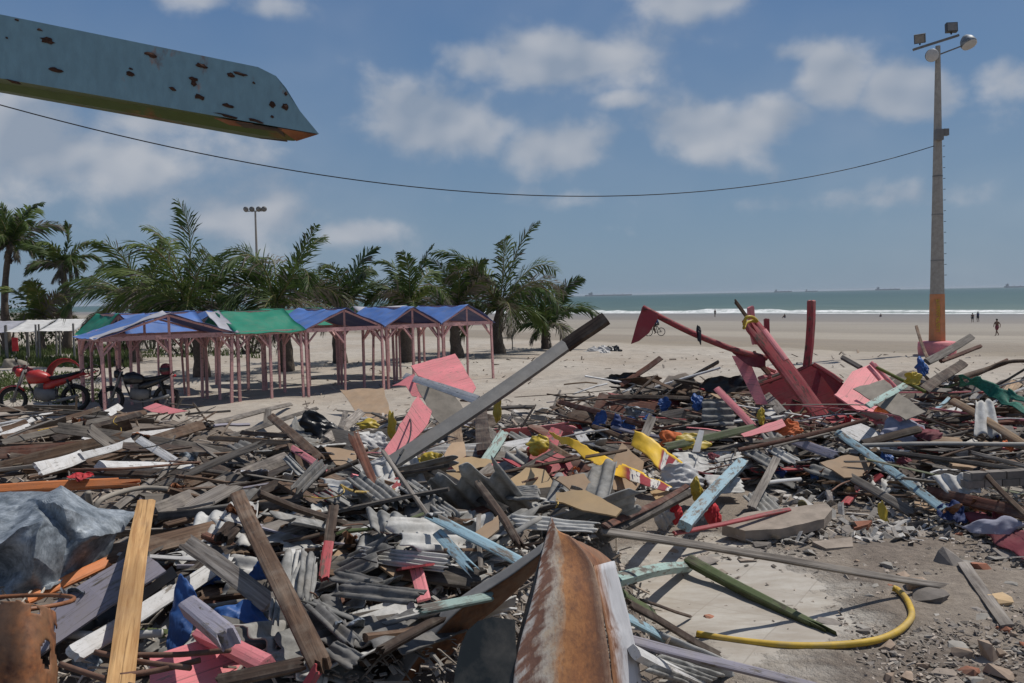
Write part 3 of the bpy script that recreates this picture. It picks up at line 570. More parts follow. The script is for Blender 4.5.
def stall(label, s0, s1, v0, v1, kind, mL, mR, gable=True, mid=1, strip=None):
    c = sv((s0 + s1) / 2, (v0 + v1) / 2); t = thing('market_stall', label, 'market stall', c, 0, 'open stall frames with tarp roofs')
    L = lambda s, v, z: sv(s, v, z) - c
    for (s, v) in [(s0, v0), (s1, v0), (s0, v1), (s1, v1)] + [(lerp(s0, s1, .5), v0), (s0, lerp(v0, v1, .5))][:mid + 1]:
        mb = MB(); j = Vector((random.uniform(-.06, .06), random.uniform(-.06, .06), 0)); w = random.uniform(.05, .07)
        mb.bar(L(s, v, -.25) + j, L(s, v, EAVE), w, w, U_); p = mb.build('post', M['postpink'], t)
        for dd in (U_ * (1 if s < (s0 + s1) / 2 else -1), V_ * (1 if v < (v0 + v1) / 2 else -1)):
            b = MB(); b.bar(L(s, v, EAVE - .42), L(s, v, EAVE - .02) + dd * .36, .05, .04, (0, 0, 1)); b.build('brace', M['postpink'], p)
    def beam(a, b, w=.05, h=.11, m='postpink', nm='beam'): mb = MB(); mb.bar(a, b, w, h); return mb.build(nm, M[m], t)
    o = .06
    beam(L(s0 - o, v0, EAVE), L(s1 + o, v0, EAVE)); beam(L(s0 - o, v1, EAVE), L(s1 + o, v1, EAVE)); beam(L(s0, v0 - o, EAVE), L(s0, v1 + o, EAVE), .05, .09); beam(L(s1, v0 - o, EAVE), L(s1, v1 + o, EAVE), .05, .09)
    e = EAVE + .06
    if kind == 'v':       # ridge runs back from the row, gable ends to the row
        sm = (s0 + s1) / 2; r0, r1 = L(sm, v0, RIDGE), L(sm, v1, RIDGE)
        beam(r0 - Vector((0, 0, .03)), r1 - Vector((0, 0, .03)), .045, .06, nm='ridge_beam')
        for v in (v0, v1):
            beam(L(sm, v, EAVE), L(sm, v, RIDGE - .02), .05, .05, nm='king_post')
            beam(L(s0, v, e - .03), L(sm, v, RIDGE - .04), .04, .05, nm='rafter'); beam(L(s1, v, e - .03), L(sm, v, RIDGE - .04), .04, .05, nm='rafter')
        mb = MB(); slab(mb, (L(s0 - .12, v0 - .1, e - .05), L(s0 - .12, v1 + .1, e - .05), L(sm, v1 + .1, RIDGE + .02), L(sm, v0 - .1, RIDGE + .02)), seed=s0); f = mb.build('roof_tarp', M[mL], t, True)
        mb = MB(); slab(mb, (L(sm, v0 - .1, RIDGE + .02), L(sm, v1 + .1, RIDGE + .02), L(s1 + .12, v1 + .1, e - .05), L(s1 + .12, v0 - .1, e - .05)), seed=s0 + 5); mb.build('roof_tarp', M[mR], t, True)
        if strip:
            mb = MB(); slab(mb, (L(s0 - .16, v0 - .14, e - .03), L(s0 - .16, v0 + .34, e - .03), L(sm, v0 + .34, RIDGE + .045), L(sm, v0 - .14, RIDGE + .045)), seed=9); mb.build('white_strip', M[strip], t, True)
    else:                 # ridge runs along the row
        vm = (v0 + v1) / 2; r0, r1 = L(s0, vm, RIDGE), L(s1, vm, RIDGE)
        beam(r0 - Vector((0, 0, .03)), r1 - Vector((0, 0, .03)), .045, .06, nm='ridge_beam')
        for s in (s0, s1): beam(L(s, vm, EAVE), L(s, vm, RIDGE - .02), .05, .05, nm='king_post')
        mb = MB(); slab(mb, (L(s0 - .1, v0 - .14, e - .05), L(s1 + .1, v0 - .14, e - .05), L(s1 + .1, vm, RIDGE + .02), L(s0 - .1, vm, RIDGE + .02)), seed=s0); mb.build('roof_tarp', M[mL], t, True)
        mb = MB(); slab(mb, (L(s0 - .1, vm, RIDGE + .02), L(s1 + .1, vm, RIDGE + .02), L(s1 + .1, v1 + .14, e - .05), L(s0 - .1, v1 + .14, e - .05)), seed=s0 + 3); mb.build('roof_tarp', M[mR], t, True)
        if strip:
            mb = MB(); slab(mb, (L(s0 - .42, v0 - .1, e - .03), L(s0 + .02, v0 - .12, e - .02), L(s0 + .02, vm, RIDGE + .04), L(s0 - .35, vm, RIDGE + .04)), seed=4); mb.build('white_strip', M[strip], t, True)
    return t
stall('stall with a white strip along its blue gable roof over the black motorcycle', 0, 3.2, 0, 1.7, 'v', 'tarproof', 'tarpshade', strip='tarpwhite', mid=0)
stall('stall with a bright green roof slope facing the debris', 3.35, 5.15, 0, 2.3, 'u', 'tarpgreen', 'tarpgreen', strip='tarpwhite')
stall('stall with a shaded blue gable between the green roof and a lighter blue roof', 5.3, 7.75, 0, 2.5, 'v', 'tarproof', 'tarpshade')
stall('blue roofed stall second from the open end of the row', 7.9, 9.8, 0, 2.5, 'v', 'tarproof', 'tarpshade')
stall('blue roofed stall at the open end of the row, by the tall palm', 9.95, 11.9, 0, 2.5, 'v', 'tarproof', 'tarpshade')
stall('back row stall with green tarp, behind the blue roof by the motorbikes', .7, 1.6, 2.3, 4.0, 'v', 'tarpgreen', 'tarpshade')
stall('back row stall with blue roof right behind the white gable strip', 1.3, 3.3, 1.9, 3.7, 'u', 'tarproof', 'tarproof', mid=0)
stall('back row stall with blue tarp, behind the bright green roof', 3.2, 5.0, 3.0, 5.2, 'v', 'tarproof', 'tarpshade', mid=0)
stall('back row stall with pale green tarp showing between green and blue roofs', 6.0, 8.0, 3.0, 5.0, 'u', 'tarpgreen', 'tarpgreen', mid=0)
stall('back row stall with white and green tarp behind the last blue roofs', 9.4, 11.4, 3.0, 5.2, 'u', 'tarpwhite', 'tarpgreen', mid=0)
def awning(label, px0, px1, py, y0, m):
    b = on((px0 + px1) / 2, py); k = b.y / FPX; w = (px1 - px0) * k; h = (py - y0) * k; t = thing('awning', label, 'awning', b, 0, 'white awnings far behind the motorbikes')
    mb = MB(); slab(mb, (Vector((-w / 2, -1, h - .45)), Vector((w / 2, -1, h - .45)), Vector((w / 2, 1, h + .1)), Vector((-w / 2, 1, h + .1))), sag=.03); mb.build('canopy', M[m], t, True)
    for x in (-.48, .48):
        for y in (-.95, .95): mb = MB(); mb.bar((x * w, y, -.2), (x * w, y, h - .1), .07, .07); mb.build('post', M['steelgrey'], t)
    return t
awning('white topped awning half out of frame under the tallest palm', -12, 18, 360, 323, 'tarpwhite'); awning('white awning in the middle, just left of the last awning', 18, 48, 360, 322, 'panelwhite'); awning('white awning closest to the nearest blue stall', 50, 85, 360, 321, 'panelwhite')
b = on(16, 356); t = thing('red_sign_board', 'red board hanging upright under the white awnings', 'board', b); mb = MB(); mb.bar((0, 0, -.1), (0, 0, 1.0), .05, .05); mb.build('post', M['steelgrey'], t); mb = MB(); mb.box((0, -.04, .62), (.32, .03, .72)); mb.build('board_face', M['cloth_red'], t)
# low table by the tall palm
b = on(506, 350); t = thing('table', 'low wooden table standing on the sand beside the tall palm', 'table', b); k = b.y / FPX; mb = MB(); mb.box((0, 0, .60), (.75, .5, .04)); mb.build('tabletop', M['grey'], t)
for x in (-.32, .32):
    for y in (-.2, .2): mb = MB(); mb.bar((x, y, -.05), (x, y, .58), .05, .05); mb.build('leg', M['grey'], t)
# ------------------------------------------------------------------ grass by the bikes (too many blades to count)
def grasspatch(poly, n, h):
    mb = MB()
    for _ in range(n):
        x0, x1, y0, y1 = poly; p = on(random.uniform(x0, x1), random.uniform(y0, y1))
        if fbm(Vector((p.x * .5, p.y * .5, 2))) < -.12: continue
        a = random.uniform(0, 6.28); s = Vector((math.cos(a), math.sin(a), 0)); hh = h * random.uniform(.5, 1.3); w = .045
        p.z -= .02
        mb.add([p - s * w, p + s * w, p + Vector((random.uniform(-.1, .1), random.uniform(-.1, .1), hh))], [(0, 1, 2)])
    return mb
g1 = grasspatch((-20, 130, 346, 368), 9000, .30); g2 = grasspatch((-10, 100, 372, 404), 3800, .11); g1.add(g2.v, g2.f)
g3 = grasspatch((120, 260, 350, 358), 1200, .2); g1.add(g3.v, g3.f)
tag(g1.build('grass', M['grass']), kind='stuff')
# ------------------------------------------------------------------ motorbikes
def loft(mb, secs, n=12, p=2.4):
    vs = []; fs = []
    for (x, z, w, h) in secs:
        for j in range(n):
            a = 2 * math.pi * j / n; ca, sa = math.cos(a), math.sin(a)
            vs.append((x, w * math.copysign(abs(ca) ** (2 / p), ca), z + h * math.copysign(abs(sa) ** (2 / p), sa)))
    for i in range(len(secs) - 1):
        for j in range(n): fs.append((i * n + j, i * n + (j + 1) % n, (i + 1) * n + (j + 1) % n, (i + 1) * n + j))
    fs += [tuple(range(n - 1, -1, -1)), tuple((len(secs) - 1) * n + j for j in range(n))]
    mb.add(vs, fs)
def bike(label, front_px, rear_px, paint, panel):
    f, r = on(*front_px), on(*rear_px); d = (f - r); d.z = 0; d.normalize(); c = (f + r) / 2
    c.z = T(c.x, c.y); t = thing('motorcycle', label, 'motorcycle', c, math.atan2(d.y, d.x)); sc = (f - r).length / 1.30; t.scale = (sc,) * 3
    K = .65
    def B(nm, mb, m, par=t, sm=True): return mb.build(nm, M[m], par, sm)
    for x in (K, -K):
        mb = MB(); mb.lathe([(.001, -.07), (.05, -.07), (.06, 0), (.05, .07), (.001, .07)], (x, 0, .30), (0, 1, 0), 12); w = B('wheel', mb, 'steelgrey')
        mb = MB(); mb.torus((x, 0, .30), (0, 1, 0), .262, .046 if x > 0 else .055, 28, 8); B('tyre', mb, 'rubberblack', w)
        mb = MB(); mb.torus((x, 0, .30), (0, 1, 0), .222, .016, 28, 6)
        for k in range(14):
            a = 6.283 * k / 14; mb.tube([(x + .05 * math.cos(a), .04 * (-1) ** k, .30 + .05 * math.sin(a)), (x + .22 * math.cos(a + .25), 0, .30 + .22 * math.sin(a + .25))], .004, 4)
        B('rim', mb, 'steelgrey', w)
    mb = MB()
    for y in (-.075, .075): mb.tube([(K, y, .30), (K - .12, y, .60), (K - .27, y, .98)], .022, 8)
    B('fork', mb, 'steelgrey')
    mb = MB(); mb.tube([(.40, -.36, 1.04), (.36, -.2, 1.07), (.38, 0, 1.02), (.36, .2, 1.07), (.40, .36, 1.04)], .014, 7); hb = B('handlebar', mb, 'darksteel')
    for y in (-.36, .36):
        mb = MB(); mb.tube([(.40, y * .8, 1.05), (.44, y * .9, 1.2)], .007, 5); mb.lathe([(.001, 0), (.055, .0), (.06, .015), (.001, .03)], (.45, y * .92, 1.22), (-1, 0, .1), 10); B('mirror', mb, 'darksteel', hb)
    mb = MB(); loft(mb, [(.42, .93, .02, .02), (.45, .92, .09, .09), (.52, .92, .10, .10), (.55, .92, .085, .09)]); B('headlight', mb, panel)
    mb = MB(); mb.lathe([(.001, 0), (.075, 0), (.001, .02)], (.552, 0, .92), (1, 0, 0), 12); B('headlight_lens', mb, 'bagwhite')
    mb = MB(); loft(mb, [(.36, .82, .05, .06), (.28, .80, .16, .15), (.10, .81, .17, .165), (-.08, .78, .13, .11), (-.16, .75, .07, .06)]); B('fuel_tank', mb, paint)
    mb = MB(); loft(mb, [(-.08, .80, .06, .03), (-.2, .77, .12, .045), (-.45, .80, .13, .05), (-.62, .84, .11, .045), (-.76, .88, .06, .03)]); B('seat', mb, 'rubberblack')
    mb = MB(); loft(mb, [(-.02, .58, .12, .10), (-.22, .64, .13, .10), (-.42, .70, .125, .085), (-.66, .79, .09, .05), (-.86, .86, .05, .03)]); B('tail_panel', mb, paint)
    mb = MB(); loft(mb, [(-.9, .84, .02, .02), (-.87, .84, .05, .03), (-.82, .84, .05, .03)]); B('tail_light', mb, 'cloth_red')
    mb = MB(); vs = []; fs = []
    for i in range(9):
        a = R(lerp(10, 140, i / 8))
        for y, rr in ((-.06, .325), (0, .345), (.06, .325)): vs.append((K + rr * math.cos(a), y, .30 + rr * math.sin(a)))
    for i in range(8):
        for j in range(2): fs.append((i * 3 + j, i * 3 + j + 1, i * 3 + j + 4, i * 3 + j + 3))
    mb.add(vs, fs); o = B('front_fender', mb, paint); md = o.modifiers.new('s', 'SOLIDIFY'); md.thickness = .012
    mb = MB(); mb.bar((-.62, 0, .62), (-.98, 0, .45), .12, .012); B('rear_fender', mb, 'rubberblack', t, False)
    mb = MB(); loft(mb, [(-.26, .40, .14, .12), (-.02, .40, .17, .17), (.18, .44, .13, .13)]); 
    for k in range(6): mb.box((.05, 0, .52 + .028 * k), (.17, .17, .014))
    B('engine', mb, 'steelgrey')
    mb = MB(); mb.tube([(.40, 0, .96), (.30, 0, .62), (.18, 0, .30), (-.12, 0, .26)], .022, 7); mb.tube([(.38, 0, .9), (-.05, 0, .74), (-.3, 0, .72), (-.8, 0, .84)], .022, 7); mb.tube([(-.3, .09, .72), (-.24, .09, .35), (-K, .09, .30)], .02, 7); mb.tube([(-.3, -.09, .72), (-.24, -.09, .35), (-K, -.09, .30)], .02, 7); B('frame', mb, 'darksteel')
    for y in (-.11, .11):
        mb = MB(); mb.tube([(-.52, y, .74), (-.62, y, .36)], .028, 8); B('shock_absorber', mb, 'darksteel')
    mb = MB(); mb.tube([(.15, .1, .45), (.22, .12, .28), (0, .13, .22), (-.35, .14, .26)], .02, 7); mb.tube([(-.3, .14, .26), (-.75, .15, .36)], .04, 9); B('exhaust', mb, 'steelgrey')
    mb = MB(); mb.tube([(-.78, -.12, .86), (-.86, -.12, .95), (-.98, -.08, .96), (-.98, .08, .96), (-.86, .12, .95), (-.78, .12, .86)], .012, 6); B('grab_rail', mb, 'darksteel')
    mb = MB(); mb.tube([(-.1, .1, .28), (-.16, .25, .0)], .012, 6); B('kickstand', mb, 'darksteel')
    return t
simple('bikered', (.48, .024, .020), .4, .02, 3., .8, dust=.3, bstr=0, spec=.6); simple('bikeblack', (.014, .014, .016), .3, .02, 3., .8, dust=.1, bstr=0, spec=.6)
redbike = bike('red motorcycle parked on the sand at the debris edge', (14, 413.5), (76, 411), 'bikered', 'bikered')
blackbike = bike('black motorcycle parked under the nearest stall, helmet on its tail', (112, 411.5), (167, 409.5), 'bikeblack', 'bikeblack')
bpy.context.view_layer.update()
p = blackbike.matrix_world @ Vector((-.66, 0, .88)); h = thing('helmet', 'dark helmet resting on the tail of the black motorcycle', 'helmet', p, blackbike.rotation_euler.z)
mb = MB(); mb.lathe([(.11, 0), (.135, .04), (.142, .12), (.12, .21), (.07, .26), (.001, .275)], (0, 0, 0), (0, 0, 1), 16); mb.build('shell', M['cloth_maroon'], h, True); mb = MB(); mb.lathe([(.137, .07), (.148, .09), (.148, .15), (.137, .17)], (0.008, 0, 0), (0, 0, 1), 16); mb.build('visor', M['bikeblack'], h, True)
# overturned red cart hood behind the bikes
b = on(66, 379); t = thing('cart', 'red hooded cart tipped over behind the red motorcycle', 'cart', b, R(20)); k = b.y / FPX; t.scale = (.82,) * 3
mb = MB(); vs = []; fs = []
for i in range(11):
    a = math.pi * i / 10
    for j in range(6): u = j / 5; vs.append(((.75 - .15 * u) * math.cos(a) * 1.05, u * 1.1 - .5, (.95 - .2 * u) * math.sin(a)))
for i in range(10):
    for j in range(5): fs.append((i * 6 + j, i * 6 + j + 1, i * 6 + j + 7, i * 6 + j + 6))
mb.add(vs, fs); o = mb.build('hood', M['cloth_red'], t, True); md = o.modifiers.new('s', 'SOLIDIFY'); md.thickness = .03
mb = MB(); mb.tube([(-.8, -.5, .05), (.9, -.55, .1), (1.3, -.5, .35)], .03, 6); mb.tube([(.6, .3, .1), (1.3, .2, .3)], .03, 6); mb.build('frame', M['red'], t, True)
mb = MB(); mb.torus((1.15, -.2, .32), (.2, 1, .1), .27, .03, 22, 6); mb.torus((1.15, -.2, .32), (.2, 1, .1), .05, .03, 10, 6); mb.build('wheel', M['rubberblack'], t, True)
# ------------------------------------------------------------------ lamp pole, wire
simple('poleband', (.62, .25, .11), .7, .02, 4., .75, dust=.3)
b = on(937, 356); k = b.y / FPX; t = thing('lamp_post', 'tall concrete floodlight pole on a pink base at the beach', 'lamp post', b)
zt = at(937, 46, b.y).z - b.z; r1, r0 = .095, 8.2 * k
mb = MB(); q = MB()
def rad(z): return lerp(r0, r1, z / zt)
z0, z1 = at(937, 341, b.y).z - b.z, at(937, 294, b.y).z - b.z
mb.lathe([(rad(0), -.3), (rad(z0), z0), (rad(z1), z1), (rad(zt), zt), (.001, zt)], n=8); mb.build('pole', M['concrete'], t)
mb = MB(); mb.lathe([(rad(z0) + .012, z0 - .1), (rad(z1) + .012, z1)], n=8); mb.build('painted_band', M['poleband'], t)
for zc in (z1 + 1.3, z1 + 3.1, z1 + 4.6): mb = MB(); mb.lathe([(rad(zc) + .008, zc), (rad(zc) + .008, zc + .05)], n=8); mb.build('steel_strap', M['steelgrey'], t)
mb = MB(); fr = 18 * k; mb.lathe([(fr * .92, -.3), (fr, .3), (fr * .98, 14.2 * k), (fr * .8, 14.8 * k), (rad(z0), 15.2 * k)], n=20); mb.build('base', M['panelpink'], t, True)
# lettering painted down the band: worn beyond reading in the photo, so worn strokes
mb = MB(); nrm = Vector((-.35, -1, 0)).normalized(); sx = Vector((1, -.35, 0)).normalized()
for i in range(11):
    zc = z1 - .25 - i * (z1 - z0 - .7) / 10; rr = rad(zc) + .018
    for (ax, az, bx, bz) in random.sample([(-.06, -.05, -.06, .05), (.05, -.05, .05, .05), (-.06, .05, .05, .05), (-.06, -.05, .05, -.05), (-.05, 0, .05, 0), (-.06, -.05, .05, .05)], 3):
        mb.bar(nrm * rr + sx * ax + Vector((0, 0, zc + az)), nrm * rr + sx * bx + Vector((0, 0, zc + bz)), .02, .012, nrm)
mb.build('worn_lettering', M['bagyellow'], t)
A = Vector((-1.0, -.1, zt - .15 )); Bq = Vector((.85, .1, zt + .42)); mb = MB(); mb.bar(A, Bq, .12, .09); mb.build('cross_arm', M['steelgrey'], t)
def flood(c, d, w, h):
    d = Vector(d).normalized(); mb = MB(); mm = Matrix((d.cross(Vector((0, 0, 1))).normalized(), d, d.cross(Vector((0, 0, 1))).normalized().cross(d))).transposed()
    mb.box(c, (w, .2, h), mm); f = mb.build('floodlight', M['floodlight'], t); mb = MB(); mb.box(Vector(c) + d * .106, (w * .86, .012, h * .86), mm); mb.build('lens', M['steelgrey'], f)
    mb = MB(); mb.bar(Vector(c) - Vector((0, 0, h * .7)), Vector(c) + Vector((0, 0, .0)) - d * .12, .05, .04); mb.build('bracket', M['darksteel'], f)
flood(A + Vector((.25, 0, .42)), (-.5, -.8, -.35), .40, .34); flood(Bq + Vector((-.28, 0, .30)), (-.1, -1, .12), .42, .36)
def dome(c, d, s):
    mb = MB(); mb.lathe([(.001, -.42 * s), (.16 * s, -.4 * s), (.30 * s, -.22 * s), (.36 * s, 0), (.33 * s, .1 * s), (.001, .16 * s)], c, d, 18); f = mb.build('floodlight', M['galvanised'], t, True); mb = MB(); mb.lathe([(.335 * s, .105 * s), (.2 * s, .165 * s), (.001, .18 * s)], c, d, 18); mb.build('lens', M['bagwhite'], f, True)
    mb = MB(); mb.bar(Vector((0, 0, zt - .35)), Vector(c), .05, .05); mb.build('arm', M['steelgrey'], f)
dome((1.15, -.1, zt + .05), (.15, -.45, -.8), .85); dome((-.35, -.25, zt - .42), (-.3, -.9, -.25), .7)
zc = at(937, 136, b.y).z - b.z; mb = MB(); mb.box((-.08, -.28, zc), (.28, .22, .42)); mb.build('junction_box', M['steelgrey'], t); mb = MB(); mb.box((.2, -.22, zc + .1), (.2, .2, .26)); mb.build('insulator', M['steelgrey'], t)
mb = MB()
for i in range(14):
    zz = 3.2 + i * .42; mb.tube([(rad(zz) * .9, -.1, zz), (rad(zz) * .9 + .07, -.14, zz)], .012, 5)
mb.build('step_bolt', M['darksteel'], t)
W0 = at(934, 146, b.y - .2); W1 = at(-420, -35, 20.); mb = MB(); pts = []
for i in range(61):
    u = i / 60; p = W0.lerp(W1, u); p.z -= 4 * u * (1 - u) * 3.3; pts.append(p)
mb.tube(pts, .016, 5); tag(mb.build('power_cable', M['rubberblack']), 'black overhead cable sagging from the floodlight pole across the sky', 'cable')
# far lamp mast beyond the palms
b = at(260, 350, 120.); b.z = T(b.x, b.y); kk = 120 / FPX; t = thing('floodlight_mast', 'distant floodlight mast rising just above the palm crowns', 'lamp post', b); hh = at(260, 211, 120.).z - b.z
mb = MB(); mb.tube([(0, 0, -.3), (0, 0, hh)], [.25, .12], 8); mb.build('pole', M['concrete'], t); mb = MB(); mb.bar((-1.3, 0, hh), (1.3, 0, hh), .12, .12); mb.build('cross_arm', M['steelgrey'], t)
for x in (-1.2, -.4, .5, 1.2): mb = MB(); mb.lathe([(.001, -.3), (.3, -.2), (.38, .05), (.001, .12)], (x, -.1, hh + .25), (.2 * x, -.8, -.3), 10); mb.build('floodlight', M['steelgrey'], t, True)
# ------------------------------------------------------------------ ships at the horizon
simple('shiphull', (.16, .19, .23), .8, .05, .01, .9, dust=0, bstr=0)
def ship(label, x0, x1, dist, h):
    c = at((x0 + x1) / 2, 300, dist); c.z = -3.4; w = (x1 - x0) * dist / FPX; t = thing('cargo_ship', label, 'ship', c, 0, 'cargo ships anchored at the horizon')
    mb = MB(); loft(mb, [(-w / 2, h * .4, w * .01, h * .35), (-w * .45, h * .32, w * .07, h * .5), (w * .42, h * .32, w * .07, h * .5), (w / 2, h * .45, w * .01, h * .4)], 10, 4); mb.build('hull', M['shiphull'], t)
    mb = MB(); mb.box((-w * .38, 0, h * 1.3), (w * .08, w * .08, h * 1.1)); mb.box((-w * .36, 0, h * 2.0), (w * .03, w * .03, h * .6)); mb.build('bridge', M['shiphull'], t)
    for x in (-.1, .12, .3): mb = MB(); mb.bar((w * x, 0, h * .7), (w * x, 0, h * 1.35), w * .012, w * .012); mb.build('crane', M['shiphull'], t)
for lb, x0, x1, hh in (('long low ship on the horizon beside the lone short palm', 585, 632, 13), ('small ship on the horizon above the pole with a dark red flap', 774, 792, 11), ('ship on the horizon between the wrecked red stall and the pole', 805, 818, 9), ('longer ship on the horizon just before the floodlight pole', 875, 900, 12), ('ship on the horizon beyond the pole, at the edge of view', 1004, 1030, 14)): ship(lb, x0, x1, 7200, hh)
# ------------------------------------------------------------------ people
def person(label, px, feet, hpx, pose, skin=(.16, .085, .055), shorts=None, shirt=None, yaw=0., swim=False, group=None, ztop=None):
    b = on(px, feet); s = hpx * b.y / FPX / 1.72
    root = thing('person', label, 'person', b, yaw, group); root.scale = (s,) * 3
    J = dict(pel=(0, 0, .95), ch=(0.02, 0, 1.25), nk=(.02, 0, 1.47), hd=(.04, 0, 1.56), ht=(.05, 0, 1.68),
             hl=(0, .10, .90), hr=(0, -.10, .90), kl=(.06, .11, .50), kr=(-.02, -.11, .50), al=(0, .11, .08), ar=(-.1, -.11, .08), tl=(.14, .12, .03), tr=(.04, -.12, .03),
             sl=(.02, .19, 1.40), sr=(.02, -.19, 1.40), el=(-.02, .24, 1.13), er=(.04, -.24, 1.13), wl=(.06, .24, .88), wr=(.12, -.24, .88), fl=(.09, .24, .79), fr=(.15, -.24, .79))
    J.update(pose)
    RAD = dict(pel=.145, ch=.15, nk=.062, hd=.088, ht=.075, hl=.10, hr=.10, kl=.062, kr=.062, al=.042, ar=.042, tl=.032, tr=.032, sl=.062, sr=.062, el=.043, er=.043, wl=.031, wr=.031, fl=.03, fr=.03)
    E = [('pel', 'ch'), ('ch', 'nk'), ('nk', 'hd'), ('hd', 'ht'), ('pel', 'hl'), ('pel', 'hr'), ('hl', 'kl'), ('hr', 'kr'), ('kl', 'al'), ('kr', 'ar'), ('al', 'tl'), ('ar', 'tr'), ('ch', 'sl'), ('ch', 'sr'), ('sl', 'el'), ('sr', 'er'), ('el', 'wl'), ('er', 'wr'), ('wl', 'fl'), ('wr', 'fr')]
    ks = list(J); me = bpy.data.meshes.new('body'); me.from_pydata([J[k_] for k_ in ks], [(ks.index(a), ks.index(c_)) for a, c_ in E], [])
    o = bpy.data.objects.new('body', me); col.objects.link(o); o.parent = root
    md = o.modifiers.new('skin', 'SKIN'); sk = me.skin_vertices[0].data
    for i, k_ in enumerate(ks): sk[i].radius = (RAD[k_],) * 2; sk[i].use_root = (k_ == 'pel')
    o.modifiers.new('sub', 'SUBSURF').levels = 1; o.modifiers['sub'].render_levels = 2
    nm = 'skin%02d' % int(skin[0] * 100)
    if nm not in M: simple(nm, skin, .6, .05, 4., .9, dust=0, bstr=0)
    me.materials.append(M[nm])
    mb = MB(); h = Vector(J['hd']); mb.lathe([(.001, .115), (.06, .105), (.092, .06), (.098, .0), (.085, -.04)], h + Vector((-.012, 0, .04)), (-.15, 0, 1), 12); mb.build('hair', M['rubberblack'], root, True)
    mb = MB(); f = h + Vector((.085, 0, 0)); mb.lathe([(.018, -.02), (.014, .01), (.004, .03)], f, (0, 0, 1), 6); mb.build('nose', M[nm], root, True)
    if shorts:
        mb = MB(); pel = Vector(J['pel']); mb.lathe([(.155, .10), (.17, 0), (.16, -.09)], pel, (0, 0, 1), 14)
        for a, c_ in (('hl', 'kl'), ('hr', 'kr')): p0, p1 = Vector(J[a]), Vector(J[c_]); mb.tube([p0 + (p0 - p1) * .05, p0.lerp(p1, .7)], [.118, .092], 12)
        mb.build('shorts', M[shorts], root, True)
    if shirt:
        mb = MB(); p0, p1 = Vector(J['pel']), Vector(J['nk']); ch = Vector(J['ch']); mb.tube([p0 + Vector((0, 0, .02)), p0.lerp(ch, .5), ch, ch.lerp(p1, .75)], [.165, .16, .172, .10], 14)
        for a, c_ in (('sl', 'el'), ('sr', 'er')): q0, q1 = Vector(J[a]), Vector(J[c_]); mb.tube([q0 + (q0 - q1) * .15, q0.lerp(q1, .7)], [.078, .062], 10)
        mb.build('shirt', M[shirt], root, True)
    return root
walk = dict(kl=(.18, .1, .50), al=(.26, .1, .10), tl=(.40, .1, .05), kr=(-.06, -.1, .50), ar=(-.32, -.1, .14), tr=(-.22, -.1, .03), el=(-.12, .26, 1.15), wl=(-.12, .25, .90), fl=(-.1, .25, .82), er=(.12, -.24, 1.14), wr=(.24, -.18, .95), fr=(.28, -.16, .88))
person('bare chested person in dark shorts walking along the wet sand', 997, 336, 17.5, walk, shorts='cloth_maroon', yaw=R(200))
person('person in dark shorts standing at the waterline, shorter of two', 972.5, 322.5, 9.5, {}, shorts='bikeblack', yaw=R(80))
person('person in a dark shirt standing at the waterline, taller of two', 978, 322, 10.5, dict(kl=(.1, .12, .5)), shorts='bikeblack', shirt='cloth_navy', yaw=R(110))
person('tiny bather standing in the shallow surf above the red flap', 715, 317, 8, {}, shorts='bikeblack', yaw=R(30)); person('bather standing by the water beside the lone short palm', 566.5, 318, 8.5, {}, shorts='bikeblack', shirt='cloth_navy', yaw=R(-20))
sit = dict(kl=(.38, .1, .42), al=(.62, .1, .08), tl=(.74, .1, .06), kr=(.36, -.1, .40), ar=(.62, -.1, .08), tr=(.74, -.1, .06), pel=(0, 0, .16), hl=(.05, .1, .16), hr=(.05, -.1, .16), ch=(.02, 0, .48), nk=(.06, 0, .70), hd=(.1, 0, .80), ht=(.1, 0, .92), sl=(.05, .19, .63), sr=(.05, -.19, .63), el=(.2, .22, .42), er=(.2, -.22, .42), wl=(.42, .16, .40), wr=(.42, -.16, .40), fl=(.5, .1, .40), fr=(.5, -.1, .40))
person('person sitting on the wet sand by the surf, near the thick red post', 785, 318, 8, sit, shorts='cloth_navy', yaw=R(200)); person('person sitting at the edge of the surf near the pole', 881, 317, 6.5, sit, shorts='cloth_navy', yaw=R(100))
# cyclist behind the hanging red flap
cb = on(655, 336); kk = cb.y / FPX; t = thing('bicycle', 'bicycle being ridden on the flat sand behind the dark red flap', 'bicycle', cb, R(180) + .12)
for x in (-.53, .53):
    mb = MB(); mb.torus((x, 0, .34), (0, 1, 0), .32, .03, 26, 6); w = mb.build('wheel', M['rubberblack'], t, True); mb = MB()
    for q in range(10): a = 6.283 * q / 10; mb.tube([(x, 0, .34), (x + .31 * math.cos(a), 0, .34 + .31 * math.sin(a))], .006, 4)
    mb.build('spokes', M['steelgrey'], w)
mb = MB()
for p, q in (((-.53, 0, .34), (-.05, 0, .30)), ((-.53, 0, .34), (-.2, 0, .80)), ((-.2, 0, .88), (-.05, 0, .30)), ((-.05, 0, .30), (.38, 0, .78)), ((-.19, 0, .78), (.38, 0, .84)), ((.35, 0, .98), (.53, 0, .34))): mb.tube([p, q], .026, 6)
mb.build('frame', M['darksteel'], t); mb = MB(); mb.box((-.22, 0, .92), (.26, .16, .07)); mb.build('saddle', M['rubberblack'], t); mb = MB(); mb.tube([(.42, -.28, 1.02), (.36, 0, 1.0), (.42, .28, 1.02)], .014, 6); mb.build('handlebar', M['darksteel'], t)
